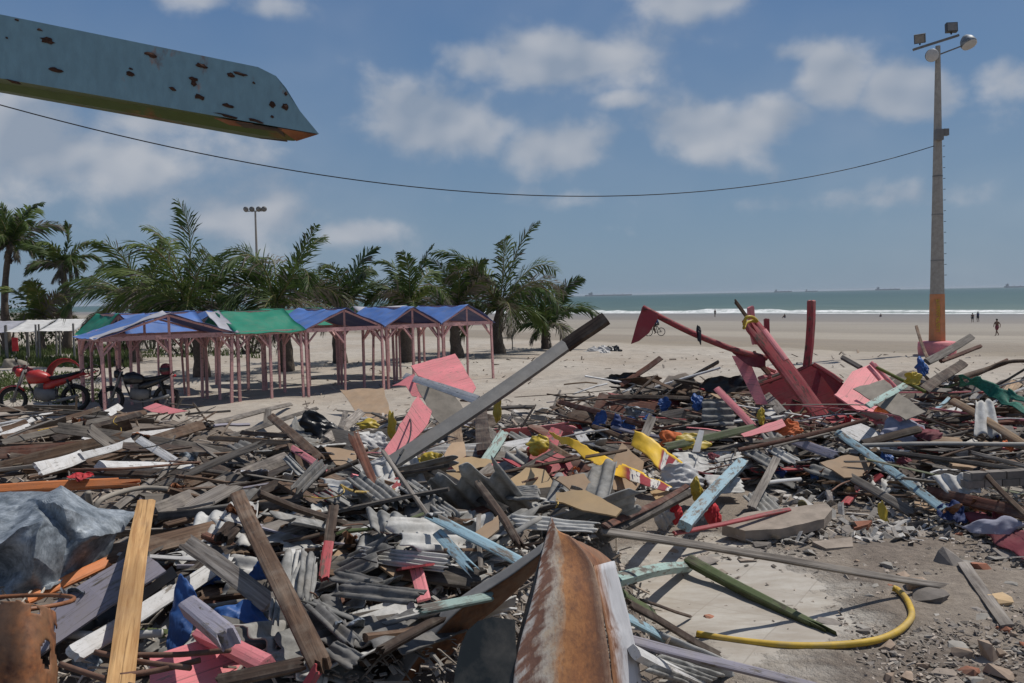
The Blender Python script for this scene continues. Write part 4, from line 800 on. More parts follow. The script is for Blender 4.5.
ride = dict(pel=(-.2, 0, 1.02), hl=(-.14, .09, 1.0), hr=(-.14, -.09, 1.0), kl=(.16, .11, .84), kr=(.1, -.11, .66), al=(.0, .11, .48), ar=(-.08, -.11, .24), tl=(.14, .12, .44), tr=(.06, -.12, .20), ch=(-.08, 0, 1.33), nk=(.02, 0, 1.55), hd=(.07, 0, 1.65), ht=(.07, 0, 1.77), sl=(0, .19, 1.48), sr=(0, -.19, 1.48), el=(.18, .26, 1.24), er=(.18, -.26, 1.24), wl=(.38, .26, 1.08), wr=(.38, -.26, 1.08), fl=(.43, .26, 1.04), fr=(.43, -.26, 1.04))
pp = person('person in a dark blue shirt riding the bicycle on the flat sand', 655, 336, 17, ride, shorts='bikeblack', shirt='cloth_navy', yaw=R(180) + .12); pp.location = cb; pp.scale = (1, 1, 1)
# ------------------------------------------------------------------ builders for the debris
HERO = []
def plank_mesh(L, w, t, jag0=0., jag1=0., bow=0., seed=0, m=6, warp=.012, taper=0.):
    rs = random.Random(seed); n = max(3, int(L / .3)); mb = MB(); ring = 2 * (m + 1)
    if jag0 <= 0 and jag1 <= 0: m = 3; ring = 8
    j0 = [rs.uniform(0, 1) * jag0 for _ in range(m + 1)]; j1 = [rs.uniform(0, 1) * jag1 for _ in range(m + 1)]
    ph = rs.uniform(0, 6)
    for i in range(n + 1):
        u = i / n; z0 = bow * (4 * u * (1 - u)) + warp * math.sin(u * 5 + ph); y0 = warp * 1.2 * math.sin(u * 3.1 + ph * 2)
        ww = w * (1 - taper * u) * (1 + rs.uniform(-.02, .02)); tt = t * (1 + rs.uniform(-.04, .04)); e = min(.006, t * .15)
        for side in (0, 1):
            for k in range(m + 1):
                v = k / m if side == 0 else 1 - k / m; kk = k if side == 0 else m - k
                x = (u - .5) * L
                if i == 0: x += j0[kk]
                if i == n: x -= j1[kk]
                edge = e if kk in (0, m) else 0
                mb.v.append((x, y0 + (v - .5) * ww + (-1 if v < .5 else 1) * 0, z0 + (tt / 2 - edge if side == 1 else -tt / 2 + edge)))
    for i in range(n):
        for k in range(ring): mb.f.append((i * ring + k, i * ring + (k + 1) % ring, (i + 1) * ring + (k + 1) % ring, (i + 1) * ring + k)); mb.m.append(0)
    for b_, rev in ((0, True), (n * ring, False)):
        for k in range(m):
            q = (b_ + k, b_ + k + 1, b_ + ring - 2 - k, b_ + ring - 1 - k); mb.f.append(tuple(reversed(q)) if not rev else q); mb.m.append(0)
    return mb
def frame_of(A, B, face):
    X = (B - A).normalized(); mid = (A + B) / 2
    up = Vector((0, 0, 1)); n1_ = up - X * up.dot(X)
    if n1_.length < .05: n1_ = Vector((0, -1, 0)) - X * (-X.y)
    n1_.normalize(); tcv = CAM - mid; dist = tcv.length; tcv = tcv - X * tcv.dot(X); tcv.normalize()
    n_ = (n1_ * (1 - face) + tcv * face)
    if n_.length < .05: n_ = n1_
    n_.normalize(); return X, n_.cross(X), n_, dist
def mat_of(X, Y, Z, o): return Matrix(((X.x, Y.x, Z.x, o.x), (X.y, Y.y, Z.y, o.y), (X.z, Y.z, Z.z, o.z), (0, 0, 0, 1)))
_seed = [100]
def dep(px, py, d):
    if d is None: d = .2
    if isinstance(d, tuple): return at(px, py, hit(d[0], d[1], .3).y + d[2])
    return hit(px, py, d) if d < 1.99 else at(px, py, d)
def plank(name, label, mat, a, b, w, la=.2, lb=None, face=.5, rt=.3, jag=(0., 0.), bow=0., cat=None, taper=0., group=None):
    lb = la if lb is None else lb
    A, B = dep(a[0], a[1], la), dep(b[0], b[1], lb)
    X, Y, Z, dist = frame_of(A, B, face)
    view = (CAM - (A + B) / 2).normalized(); p = X.cross(view)
    p = p.normalized() if p.length > .05 else Vector((1, 0, 0))
    wm = w * dist / FPX / max(.3, abs(Y.dot(p)) + rt * abs(Z.dot(p))); tm = max(.016, wm * rt)
    _seed[0] += 1; L = (B - A).length
    o = plank_mesh(L, wm, tm, jag[0], jag[1], bow, _seed[0], taper=taper, warp=min(.012, L * .006)).build(name, M[mat], None, False, mat_of(X, Y, Z, (A + B) / 2))
    tag(o, label, cat or name.split('_')[-1], group); HERO.append(o); return o
def panel(name, label, mat, poly, anchor, normal, thick=.02, cat='board', parent=None, rough=0.0):
    A = dep(anchor[0], anchor[1], anchor[2]) if len(anchor) == 3 and not isinstance(anchor, Vector) else anchor
    nrm = Vector(normal).normalized(); pts = []
    src = []
    for i, (x, y) in enumerate(poly):
        src.append((x, y))
        if rough:
            x2, y2 = poly[(i + 1) % len(poly)]; L = math.hypot(x2 - x, y2 - y); k = int(L / 7)
            for j in range(1, k):
                u = j / k; r_ = rough * random.uniform(-1, 1); src.append((x + (x2 - x) * u + r_ * (y2 - y) / L, y + (y2 - y) * u - r_ * (x2 - x) / L))
    for x, y in src:
        d = ray(x, y); den = d.dot(nrm); pts.append(CAM + d * ((A - CAM).dot(nrm) / den))
    if (pts[1] - pts[0]).cross(pts[2] - pts[1]).dot(nrm) == 0: pass
    c = sum(pts, Vector()) / len(pts); n = len(pts)
    ax = (pts[1] - pts[0]).normalized(); m = mat_of(ax, nrm.cross(ax), nrm, c); im = m.inverted()
    P = [im @ p for p in pts]; mb = MB()
    top = [Vector((p.x, p.y, thick / 2)) for p in P]; bot = [Vector((p.x, p.y, -thick / 2)) for p in P]
    area = sum(P[i].x * P[(i + 1) % n].y - P[(i + 1) % n].x * P[i].y for i in range(n))
    up_, dn = tuple(range(n)), tuple(range(2 * n - 1, n - 1, -1)); sides = [(i, i + n, (i + 1) % n + n, (i + 1) % n) for i in range(n)]
    if area < 0: up_, dn, sides = up_[::-1], dn[::-1], [s_[::-1] for s_ in sides]
    mb.add(top + bot, [up_, dn] + sides)
    o = mb.build(name, M[mat], parent, False)
    if parent: bpy.context.view_layer.update()
    o.matrix_world = m
    if label: tag(o, label, cat); HERO.append(o)
    return o
def crom(p0, p1, p2, p3, t): return .5 * ((2 * p1) + (p2 - p0) * t + (2 * p0 - 5 * p1 + 4 * p2 - p3) * t * t + (3 * p1 - p0 - 3 * p2 + p3) * t ** 3)
def sheet(name, label, mat, ctrl, nu=28, nv=20, amp=.03, freq=4., thick=.004, cat='sheet', parent=None, seed=0, ridged=False, smooth=True, ragged=0., holes=0., folds=0, foldamp=.1, lin=False):
    rf = random.Random(seed + 77); FL = [(rf.uniform(0, 1), rf.uniform(0, 1), rf.uniform(0, math.pi), rf.uniform(-1, 1)) for _ in range(folds)]
    g = [[dep(*p) for p in row] for row in ctrl]; nr, nc = len(g), len(g[0])
    def ev1(arr, t):
        k = len(arr) - 1; x = t * k; i = min(int(x), k - 1); f = x - i
        return arr[i].lerp(arr[i + 1], f) if lin else crom(arr[max(i - 1, 0)], arr[i], arr[i + 1], arr[min(i + 2, k)], f)
    c = sum((p for r in g for p in r), Vector()) / (nr * nc); mb = MB(); uvs = []; alive = []
    for j in range(nv + 1):
        for i in range(nu + 1):
            u, v = i / nu, j / nv; p = ev1([ev1(row, u) for row in g], v)
            q = p * freq + Vector((seed, seed * .7, 0)); nz = noise.noise_vector(q) + noise.noise_vector(q * 2.3) * .5
            if ridged: k_ = noise.noise(q * .8); nz = nz * .35 + Vector((0, -.4, 1)) * (1 - 2.6 * abs(k_)) * .6
            p = p + nz * amp
            for fu, fv, fa, fs_ in FL: p = p + Vector((.1, -.55, .8)) * (foldamp * fs_ * max(0, 1 - abs((u - fu) * math.cos(fa) + (v - fv) * math.sin(fa)) / (.10 + .12 * fu)))
            mb.v.append(tuple(p - c)); uvs.append((u, v))
            ed = min(u, 1 - u, v, 1 - v); h_ = noise.noise(Vector((u * 7 + seed, v * 7, 3)))
            alive.append(not ((ragged and ed < ragged * (.5 + .9 * noise.noise(Vector((u * 9, v * 9, seed))))) or (holes and h_ > 1 - holes * 1.6)))
    for j in range(nv):
        for i in range(nu):
            k = j * (nu + 1) + i; q = (k, k + 1, k + nu + 2, k + nu + 1)
            if all(alive[z] for z in q): mb.f.append(q); mb.m.append(0)
    o = mb.build(name, M[mat], parent, smooth); o.location = c
    if parent: o.location = c - parent.matrix_world.translation
    ul = o.data.uv_layers.new(name='UVMap')
    for lp in o.data.loops: ul.data[lp.index].uv = uvs[lp.vertex_index]
    md = o.modifiers.new('s', 'SOLIDIFY'); md.thickness = thick
    if label: tag(o, label, cat); HERO.append(o)
    return o
def corr(name, label, mat, c4, waves=7, amp=.022, thick=.008, seed=0, ragged=.10, curl=0., mw=None, size=None, group=None):
    # broken piece of corrugated sheet: ridges run from edge 0-3 to edge 1-2
    if size: P = [Vector((-size[0] / 2, -size[1] / 2, 0)), Vector((size[0] / 2, -size[1] / 2, 0)), Vector((size[0] / 2, size[1] / 2, 0)), Vector((-size[0] / 2, size[1] / 2, 0))]
    else: P = [dep(*p) for p in c4]
    nrm = (P[1] - P[0]).cross(P[3] - P[0]).normalized()
    if nrm.z < 0 and not size: nrm = -nrm
    c = sum(P, Vector()) / 4; wid = ((P[3] - P[0]).length + (P[2] - P[1]).length) / 2
    if amp > .014: waves = max(2, round(wid / .125)); amp = min(amp, wid / waves / 6.5)
    nu, nv = 12, waves * 8; mb = MB(); rs = random.Random(seed)
    L = (P[1] - P[0]).length; ea = [rs.uniform(-1, 1) for _ in range(40)]
    def edge(v, k): x = v * 9; i = int(x); f = x - i; return lerp(ea[(i + k) % 40], ea[(i + 1 + k) % 40], f)
    for j in range(nv + 1):
        for i in range(nu + 1):
            u, v = i / nu, j / nv; uu = lerp(ragged * (.6 + .6 * edge(v, 0)), 1 - ragged * (.6 + .6 * edge(v, 17)), u)
            vv = v
            p = P[0].lerp(P[1], uu).lerp(P[3].lerp(P[2], uu), vv) - c
            p += nrm * (amp * math.sin(v * waves * 2 * math.pi) + curl * ((vv - .5) ** 2) * 4 + .01 * noise.noise(Vector((u * 4, v * 4, seed))))
            mb.v.append(tuple(p))
    for j in range(nv):
        for i in range(nu): k = j * (nu + 1) + i; mb.f.append((k, k + 1, k + nu + 2, k + nu + 1)); mb.m.append(0)
    o = mb.build(name, M[mat], None, True); o.location = c; md = o.modifiers.new('s', 'SOLIDIFY'); md.thickness = thick; md.offset = 0
    if mw is not None: o.matrix_world = mw
    if label: tag(o, label, 'corrugated sheet', group); HERO.append(o)
    return o
def rag(name, label, mat, px, py, w, h, amp=.5, lift=.22, cat='cloth', seed=0, flat=.5):
    c = hit(px, py, lift); k = (CAM - c).length / FPX; W, Hh = w * k / 2, h * k / 2; rs = random.Random(seed)
    mb = MB(); n = 22; r_ = Vector((1, 0, 0)); fa_ = rs.uniform(0, 3.1); d1 = Vector((math.cos(fa_), math.sin(fa_) * .7, math.sin(fa_) * .7)); d2 = Vector((-math.sin(fa_), math.cos(fa_) * .7, math.cos(fa_) * .7)); FL = [(rs.uniform(-1, 1), rs.uniform(-1, 1), rs.uniform(0, 3.14), rs.uniform(-1, 1)) for _ in range(9)]; b_ = Vector((0, .85, .55)).lerp(Vector((0, .15, 1)), 1 - flat).normalized(); up = r_.cross(b_)
    for j in range(n + 1):
        for i in range(n + 1):
            u, v = i / n * 2 - 1, j / n * 2 - 1; rr = max(abs(u), abs(v)); L = math.hypot(u, v) + 1e-6
            du, dv = u * math.sqrt(1 - v * v / 2), v * math.sqrt(1 - u * u / 2); e = 1 + .45 * noise.noise(Vector((u / L * 1.7 + seed * 1.3, v / L * 1.7, rr * .4)))
            p = r_ * (du * W * e * 1.1) + b_ * (dv * Hh * e * 1.3); q = p / max(W, Hh); q2 = Vector((q.dot(d1) * 3.4, q.dot(d2) * 1.1, seed * 3.1))
            hh_ = .45 * (1 - rr ** 2) + 1.0 * (.35 - abs(noise.noise(q2))) + .35 * (.3 - abs(noise.noise(q2 * 2.6)))
            for fu, fv, fa, fs_ in FL: hh_ += fs_ * .8 * (abs((u - fu) * math.cos(fa) + (v - fv) * math.sin(fa)) - .4)
            p += up * (amp * min(W, Hh) * hh_) + noise.noise_vector(q * 2.5 + Vector((seed, 0, 0))) * .07 * W
            mb.v.append(tuple(p))
    for j in range(n):
        for i in range(n): z = j * (n + 1) + i; mb.f.append((z, z + 1, z + n + 2, z + n + 1)); mb.m.append(0)
    o = mb.build(name, M[mat], None, True); o.location = c
    md = o.modifiers.new('s', 'SOLIDIFY'); md.thickness = .004
    tag(o, label, cat); HERO.append(o); return o
def stone(name, label, mat, px, py, w, h, lift=.0, seed=0, flat=.55, cat='stone', pos=None, group=None):
    c = pos if pos is not None else hit(px, py, lift, SF); k = (CAM - c).length / FPX; rs = random.Random(seed)
    import bmesh
    bm = bmesh.new(); W = w * k / 2; D = W * rs.uniform(.6, 1.0); Hh = max(h * k / 2, W * .2)
    for _ in range(16):
        v = Vector((rs.uniform(-1, 1), rs.uniform(-1, 1), rs.uniform(-1, 1))); m_ = max(abs(v.x), abs(v.y), abs(v.z)); v = v / m_ * rs.uniform(.8, 1)
        bm.verts.new((v.x * W, v.y * D, v.z * Hh))
    r_ = bmesh.ops.convex_hull(bm, input=bm.verts); bmesh.ops.delete(bm, geom=[g for g in r_['geom_interior'] if isinstance(g, bmesh.types.BMVert)], context='VERTS')
    me = bpy.data.meshes.new(name); bm.to_mesh(me); bm.free(); me.materials.append(M[mat]); o = bpy.data.objects.new(name, me); col.objects.link(o); o.location = c + Vector((0, 0, Hh * .6)); o.rotation_euler = (rs.uniform(-.2, .2), rs.uniform(-.2, .2), rs.uniform(0, 6))
    if label: tag(o, label, cat, group); HERO.append(o)
    return o
def tubeobj(name, label, mat, pts, r, cat, n=10, sub=6):
    g = [dep(*p) for p in pts]; k = len(g) - 1; P = []
    for i in range(k):
        for j in range(sub): P.append(crom(g[max(i - 1, 0)], g[i], g[i + 1], g[min(i + 2, k)], j / sub))
    P.append(g[-1]); c = sum(P, Vector()) / len(P); mb = MB(); mb.tube([p - c for p in P], r, n); o = mb.build(name, M[mat], None, True); o.location = c; tag(o, label, cat); HERO.append(o); return o
def SF(x, y): return max(S(x, y), T(x, y) + .09) if y < 12.5 and x > .3 else S(x, y)
# ------------------------------------------------------------------ blue steel beam overhead
simple('scab', (.075, .035, .022), .95, .2, 60., .4, dust=0, bstr=.6)
t = thing('steel_beam', 'rusty blue steel box beam jutting overhead against the sky', 'steel beam', at(160, 70, 3.0)); bpy.context.view_layer.update()
def P3(px, py, d): return at(px, py, d) - t.location
E0, E1 = P3(-60, 2, 2.75), P3(266, 72, 3.0); F0, F1 = P3(-60, 73, 2.75), P3(319, 134, 3.03); tip = P3(300, 111, 3.02); ta, tb = P3(276, 76, 3.005), P3(286, 88, 3.01); E1 = P3(258, 67, 3.0)
_n = (E1 - E0).cross(F0 - E0).normalized()
def inplane(px, py):
    d = ray(px, py); return CAM + d * ((E0 + t.location - CAM).dot(_n) / d.dot(_n)) - t.location
F1, tip, ta, tb = inplane(319, 134), inplane(300, 111), inplane(276, 76), inplane(286, 88)
mb = MB(); B0, B1, B2 = P3(-60, 84, 3.0), P3(262, 139, 3.2), P3(294, 141, 3.1); G0 = E0 + (B0 - F0) * .9; G1 = E1 + (B1 - F1.lerp(F0, .15)) * .9
k0 = (E0 - E1).normalized() * 1.2; E00, F00, B00, G00 = E0 + k0, F0 + k0, B0 + k0, G0 + k0; dpb = B0 - F0
vs = [E00, E1, tip, F1, F00, B00, B1, B2, G00, G1, ta, tb]
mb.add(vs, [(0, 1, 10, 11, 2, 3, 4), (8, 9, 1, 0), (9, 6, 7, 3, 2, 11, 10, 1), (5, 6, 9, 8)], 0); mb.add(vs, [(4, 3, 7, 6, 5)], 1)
o = mb.build('beam_body', [M['bluesteel'], M['greensteel']], t); bpy.context.view_layer.update()
nrmf = (E1 - E0).cross(F0 - E0).normalized()
if nrmf.dot(CAM - t.location) < 0: nrmf = -nrmf
def onface(px, py):
    d = ray(px, py); den = d.dot(nrmf); p0 = E0 + t.location; return CAM + d * ((p0 - CAM).dot(nrmf) / den) - t.location
for (px, py, w, h) in [(48, 41, 18, 7), (56, 70, 15, 6), (151, 55, 13, 6), (130, 74, 12, 5), (131, 69, 5, 3), (202, 66, 13, 6), (193, 79, 11, 4), (194, 84, 6, 8), (200, 97, 15, 7), (231, 75, 8, 5), (173, 89, 9, 4), (228, 106, 12, 5), (240, 74, 16, 4), (272, 105, 7, 7), (285, 107, 8, 9), (272, 117, 4, 3), (17, 20, 5, 3), (40, 30, 7, 3), (7, 38, 4, 3), (254, 83, 4, 3), (226, 116, 26, 3), (256, 121, 20, 4), (14, 82, 22, 3), (286, 94, 4, 5)]:
    mb = MB(); rs = random.Random(px); n = 11; ring = []
    for i in range(n): a = 6.283 * i / n; q = rs.uniform(.55, 1.1); ring.append(onface(px + math.cos(a) * w / 2 * q, py + math.sin(a) * h / 2 * q + math.cos(a) * w * .12) + nrmf * .003)
    c_ = onface(px, py) + nrmf * .007; mb.add(ring + [c_], [(i, (i + 1) % n, n) for i in range(n)] + [tuple(range(n))]); mb.build('rust_scab', M['scab'], t)
mb = MB(); dn = Vector((0, 0, -.003)); q0, q1 = F1.lerp(F0, .005), F1.lerp(F0, .30)
mb.add([q0 + dn, F1.lerp(F0, .12) + dn, B2.lerp(F1, .1) + dn], [(0, 1, 2)]); mb.add([F1.lerp(F0, .19) + dn, q1 + dn, q1.lerp(B1, .35) + dn, F1.lerp(F0, .2).lerp(B1, .85) + dn], [(0, 1, 2, 3)]); o = mb.build('bare_red_primer', M['rust'], t); o.modifiers.new('s', 'SOLIDIFY').thickness = .002
mb = MB(); mb.add([F1.lerp(F0, .11) + dn * 1.5, F1.lerp(F0, .24) + dn * 1.5, F1.lerp(F0, .22).lerp(B1, .9) + dn * 1.5, B2.lerp(B1, .2) + dn * 1.5], [(0, 1, 2, 3)]); o = mb.build('dark_rust_edge', M['darkbrown'], t); o.modifiers.new('s', 'SOLIDIFY').thickness = .002
mb = MB(); a = F1.lerp(F0, .2); mb.tube([a + dpb * .3, a + dpb * .3 + Vector((-.004, 0, -.022))], .004, 5); mb.build('bolt', M['rust'], t)
mb = MB(); pb = E00.lerp(F00, .5); mb.bar(pb + dpb * .5, Vector((pb.x - .1, pb.y + .2, -t.location.z + .3)), .2, .2, (0, 1, 0)); mb.build('post', M['bluesteel'], t)
# ------------------------------------------------------------------ rusted enamel sheet standing in front
t = thing('appliance_shell', 'torn rusty white enamel appliance shell standing upright in the debris', 'appliance shell', at(560, 683, 4.0)); bpy.context.view_layer.update()
o = sheet('rusty_side', None, 'rusty_enamel', [[(517, 790, 3.55), (513, 683, 3.75), (530, 605, 3.95), (542, 553, 4.1), (551, 517, 4.2)], [(565, 790, 3.68), (561, 683, 3.88), (564, 605, 4.05), (562, 557, 4.18), (557, 530, 4.23)], [(622, 790, 3.85), (612, 683, 4.02), (603, 618, 4.13), (593, 566, 4.23), (568, 535, 4.25)]], 30, 18, .004, 5, .003, parent=t)
o = sheet('white_side', None, 'enamel_edge', [[(623, 790, 3.86), (613, 683, 4.03), (608, 640, 4.1), (604, 618, 4.14), (594, 566, 4.24)], [(637, 790, 4.05), (627, 683, 4.2), (622, 640, 4.26), (616, 616, 4.3), (604, 563, 4.38)], [(653, 790, 4.3), (641, 683, 4.42), (634, 640, 4.46), (628, 614, 4.48), (614, 562, 4.52)]], 20, 10, .005, 6, .003, parent=t)
o = sheet('shade_fold', None, 'rustdrum', [[(569, 536, 4.26), (582, 549, 4.25), (594, 566, 4.25)], [(577, 540, 4.4), (592, 552, 4.42), (604, 569, 4.4)], [(586, 545, 4.55), (600, 552, 4.55), (614, 564, 4.53)]], 12, 8, .005, 6, .003, parent=t)  # added brown sheet standing in for the shell's shaded inside
o = sheet('bent_flange', None, 'steelgrey', [[(545, 541, 4.5), (505, 569, 4.45), (470, 590, 4.4), (432, 620, 4.34), (378, 690, 4.25)], [(544, 551, 4.44), (504, 580, 4.4), (468, 603, 4.34), (434, 636, 4.28), (388, 700, 4.2)]], 22, 4, .004, 5, .004, parent=t)
o = sheet('inner_flange', None, 'rustdrum', [[(544, 551, 4.45), (504, 580, 4.41), (468, 603, 4.35), (434, 636, 4.29), (388, 700, 4.21)], [(541, 566, 4.6), (506, 600, 4.55), (474, 628, 4.5), (444, 664, 4.44), (414, 712, 4.4)]], 22, 6, .005, 5, .004, parent=t)
o = sheet('fold_back', None, 'darksteel', [[(550, 521, 4.22), (542, 554, 4.12), (530, 606, 3.97), (513, 685, 3.77)], [(547, 541, 4.5), (536, 574, 4.4), (524, 616, 4.25), (507, 688, 4.05)]], 16, 4, .003, 5, .003, parent=t)
panel('metal_sheet', 'dark metal plate with a rounded corner at the bottom edge beside the rusty shell', 'darksheet', [(450, 720), (455, 672), (460, 648), (467, 631), (478, 621), (492, 617), (515, 620), (519, 720)], at(490, 660, 3.8), (.1, -.88, .45), .008, 'metal sheet')
# ------------------------------------------------------------------ galvanised sheet, rusty drum
t = thing('galvanised_sheet', 'large crumpled galvanised metal sheet bulging out of the heap', 'metal sheet', at(50, 550, 5.2)); bpy.context.view_layer.update()
sheet('sheet_body', None, 'galvanised', [[(-60, 512, 5.9), (0, 497, 5.9), (36, 494, 5.85), (63, 492, 5.9), (97, 508, 5.95), (138, 513, 6.1)], [(-60, 530, 5.35), (0, 522, 5.3), (30, 506, 5.7), (66, 514, 5.25), (100, 520, 5.65), (132, 519, 6.0)], [(-60, 556, 5.1), (0, 545, 5.0), (46, 524, 5.15), (70, 548, 5.35), (94, 540, 5.3), (122, 532, 5.8)], [(-60, 580, 5.2), (0, 572, 5.25), (36, 562, 5.0), (60, 572, 5.25), (84, 560, 5.4), (114, 545, 5.7)], [(-60, 612, 4.95), (0, 604, 5.0), (26, 597, 5.15), (50, 588, 5.1), (80, 572, 5.45), (108, 556, 5.65)]], 90, 60, .014, 7, .003, parent=t, folds=9, foldamp=.05, smooth=False, lin=True)
t = thing('rusty_drum', 'rust eaten metal drum, holed and torn, at the bottom corner', 'metal drum', at(30, 650, 4.2)); bpy.context.view_layer.update()
sheet('drum_wall', None, 'rustdrum', [[(-50, 604, 4.35), (-10, 600, 4.2), (22, 599, 4.15), (44, 603, 4.25), (56, 612, 4.45)], [(-50, 650, 4.2), (-10, 648, 4.08), (22, 648, 4.05), (44, 650, 4.15), (56, 655, 4.35)], [(-50, 760, 4.0), (-10, 760, 3.9), (22, 760, 3.88), (44, 760, 3.98), (54, 760, 4.15)]], 40, 40, .012, 5, .003, parent=t, ragged=.07, holes=.40)
mb = MB(); mb.torus(at(0, 604, 4.5) - t.location, (0, .2, 1), .34, .012, 26, 6); mb.build('rim', M['rust'], t, True)
rag('foil_scrap', 'crumpled grey foil scrap at the torn edge of the rusty drum', 'galvanised', 88, 664, 18, 14, .6, .1, 'scrap', 3)
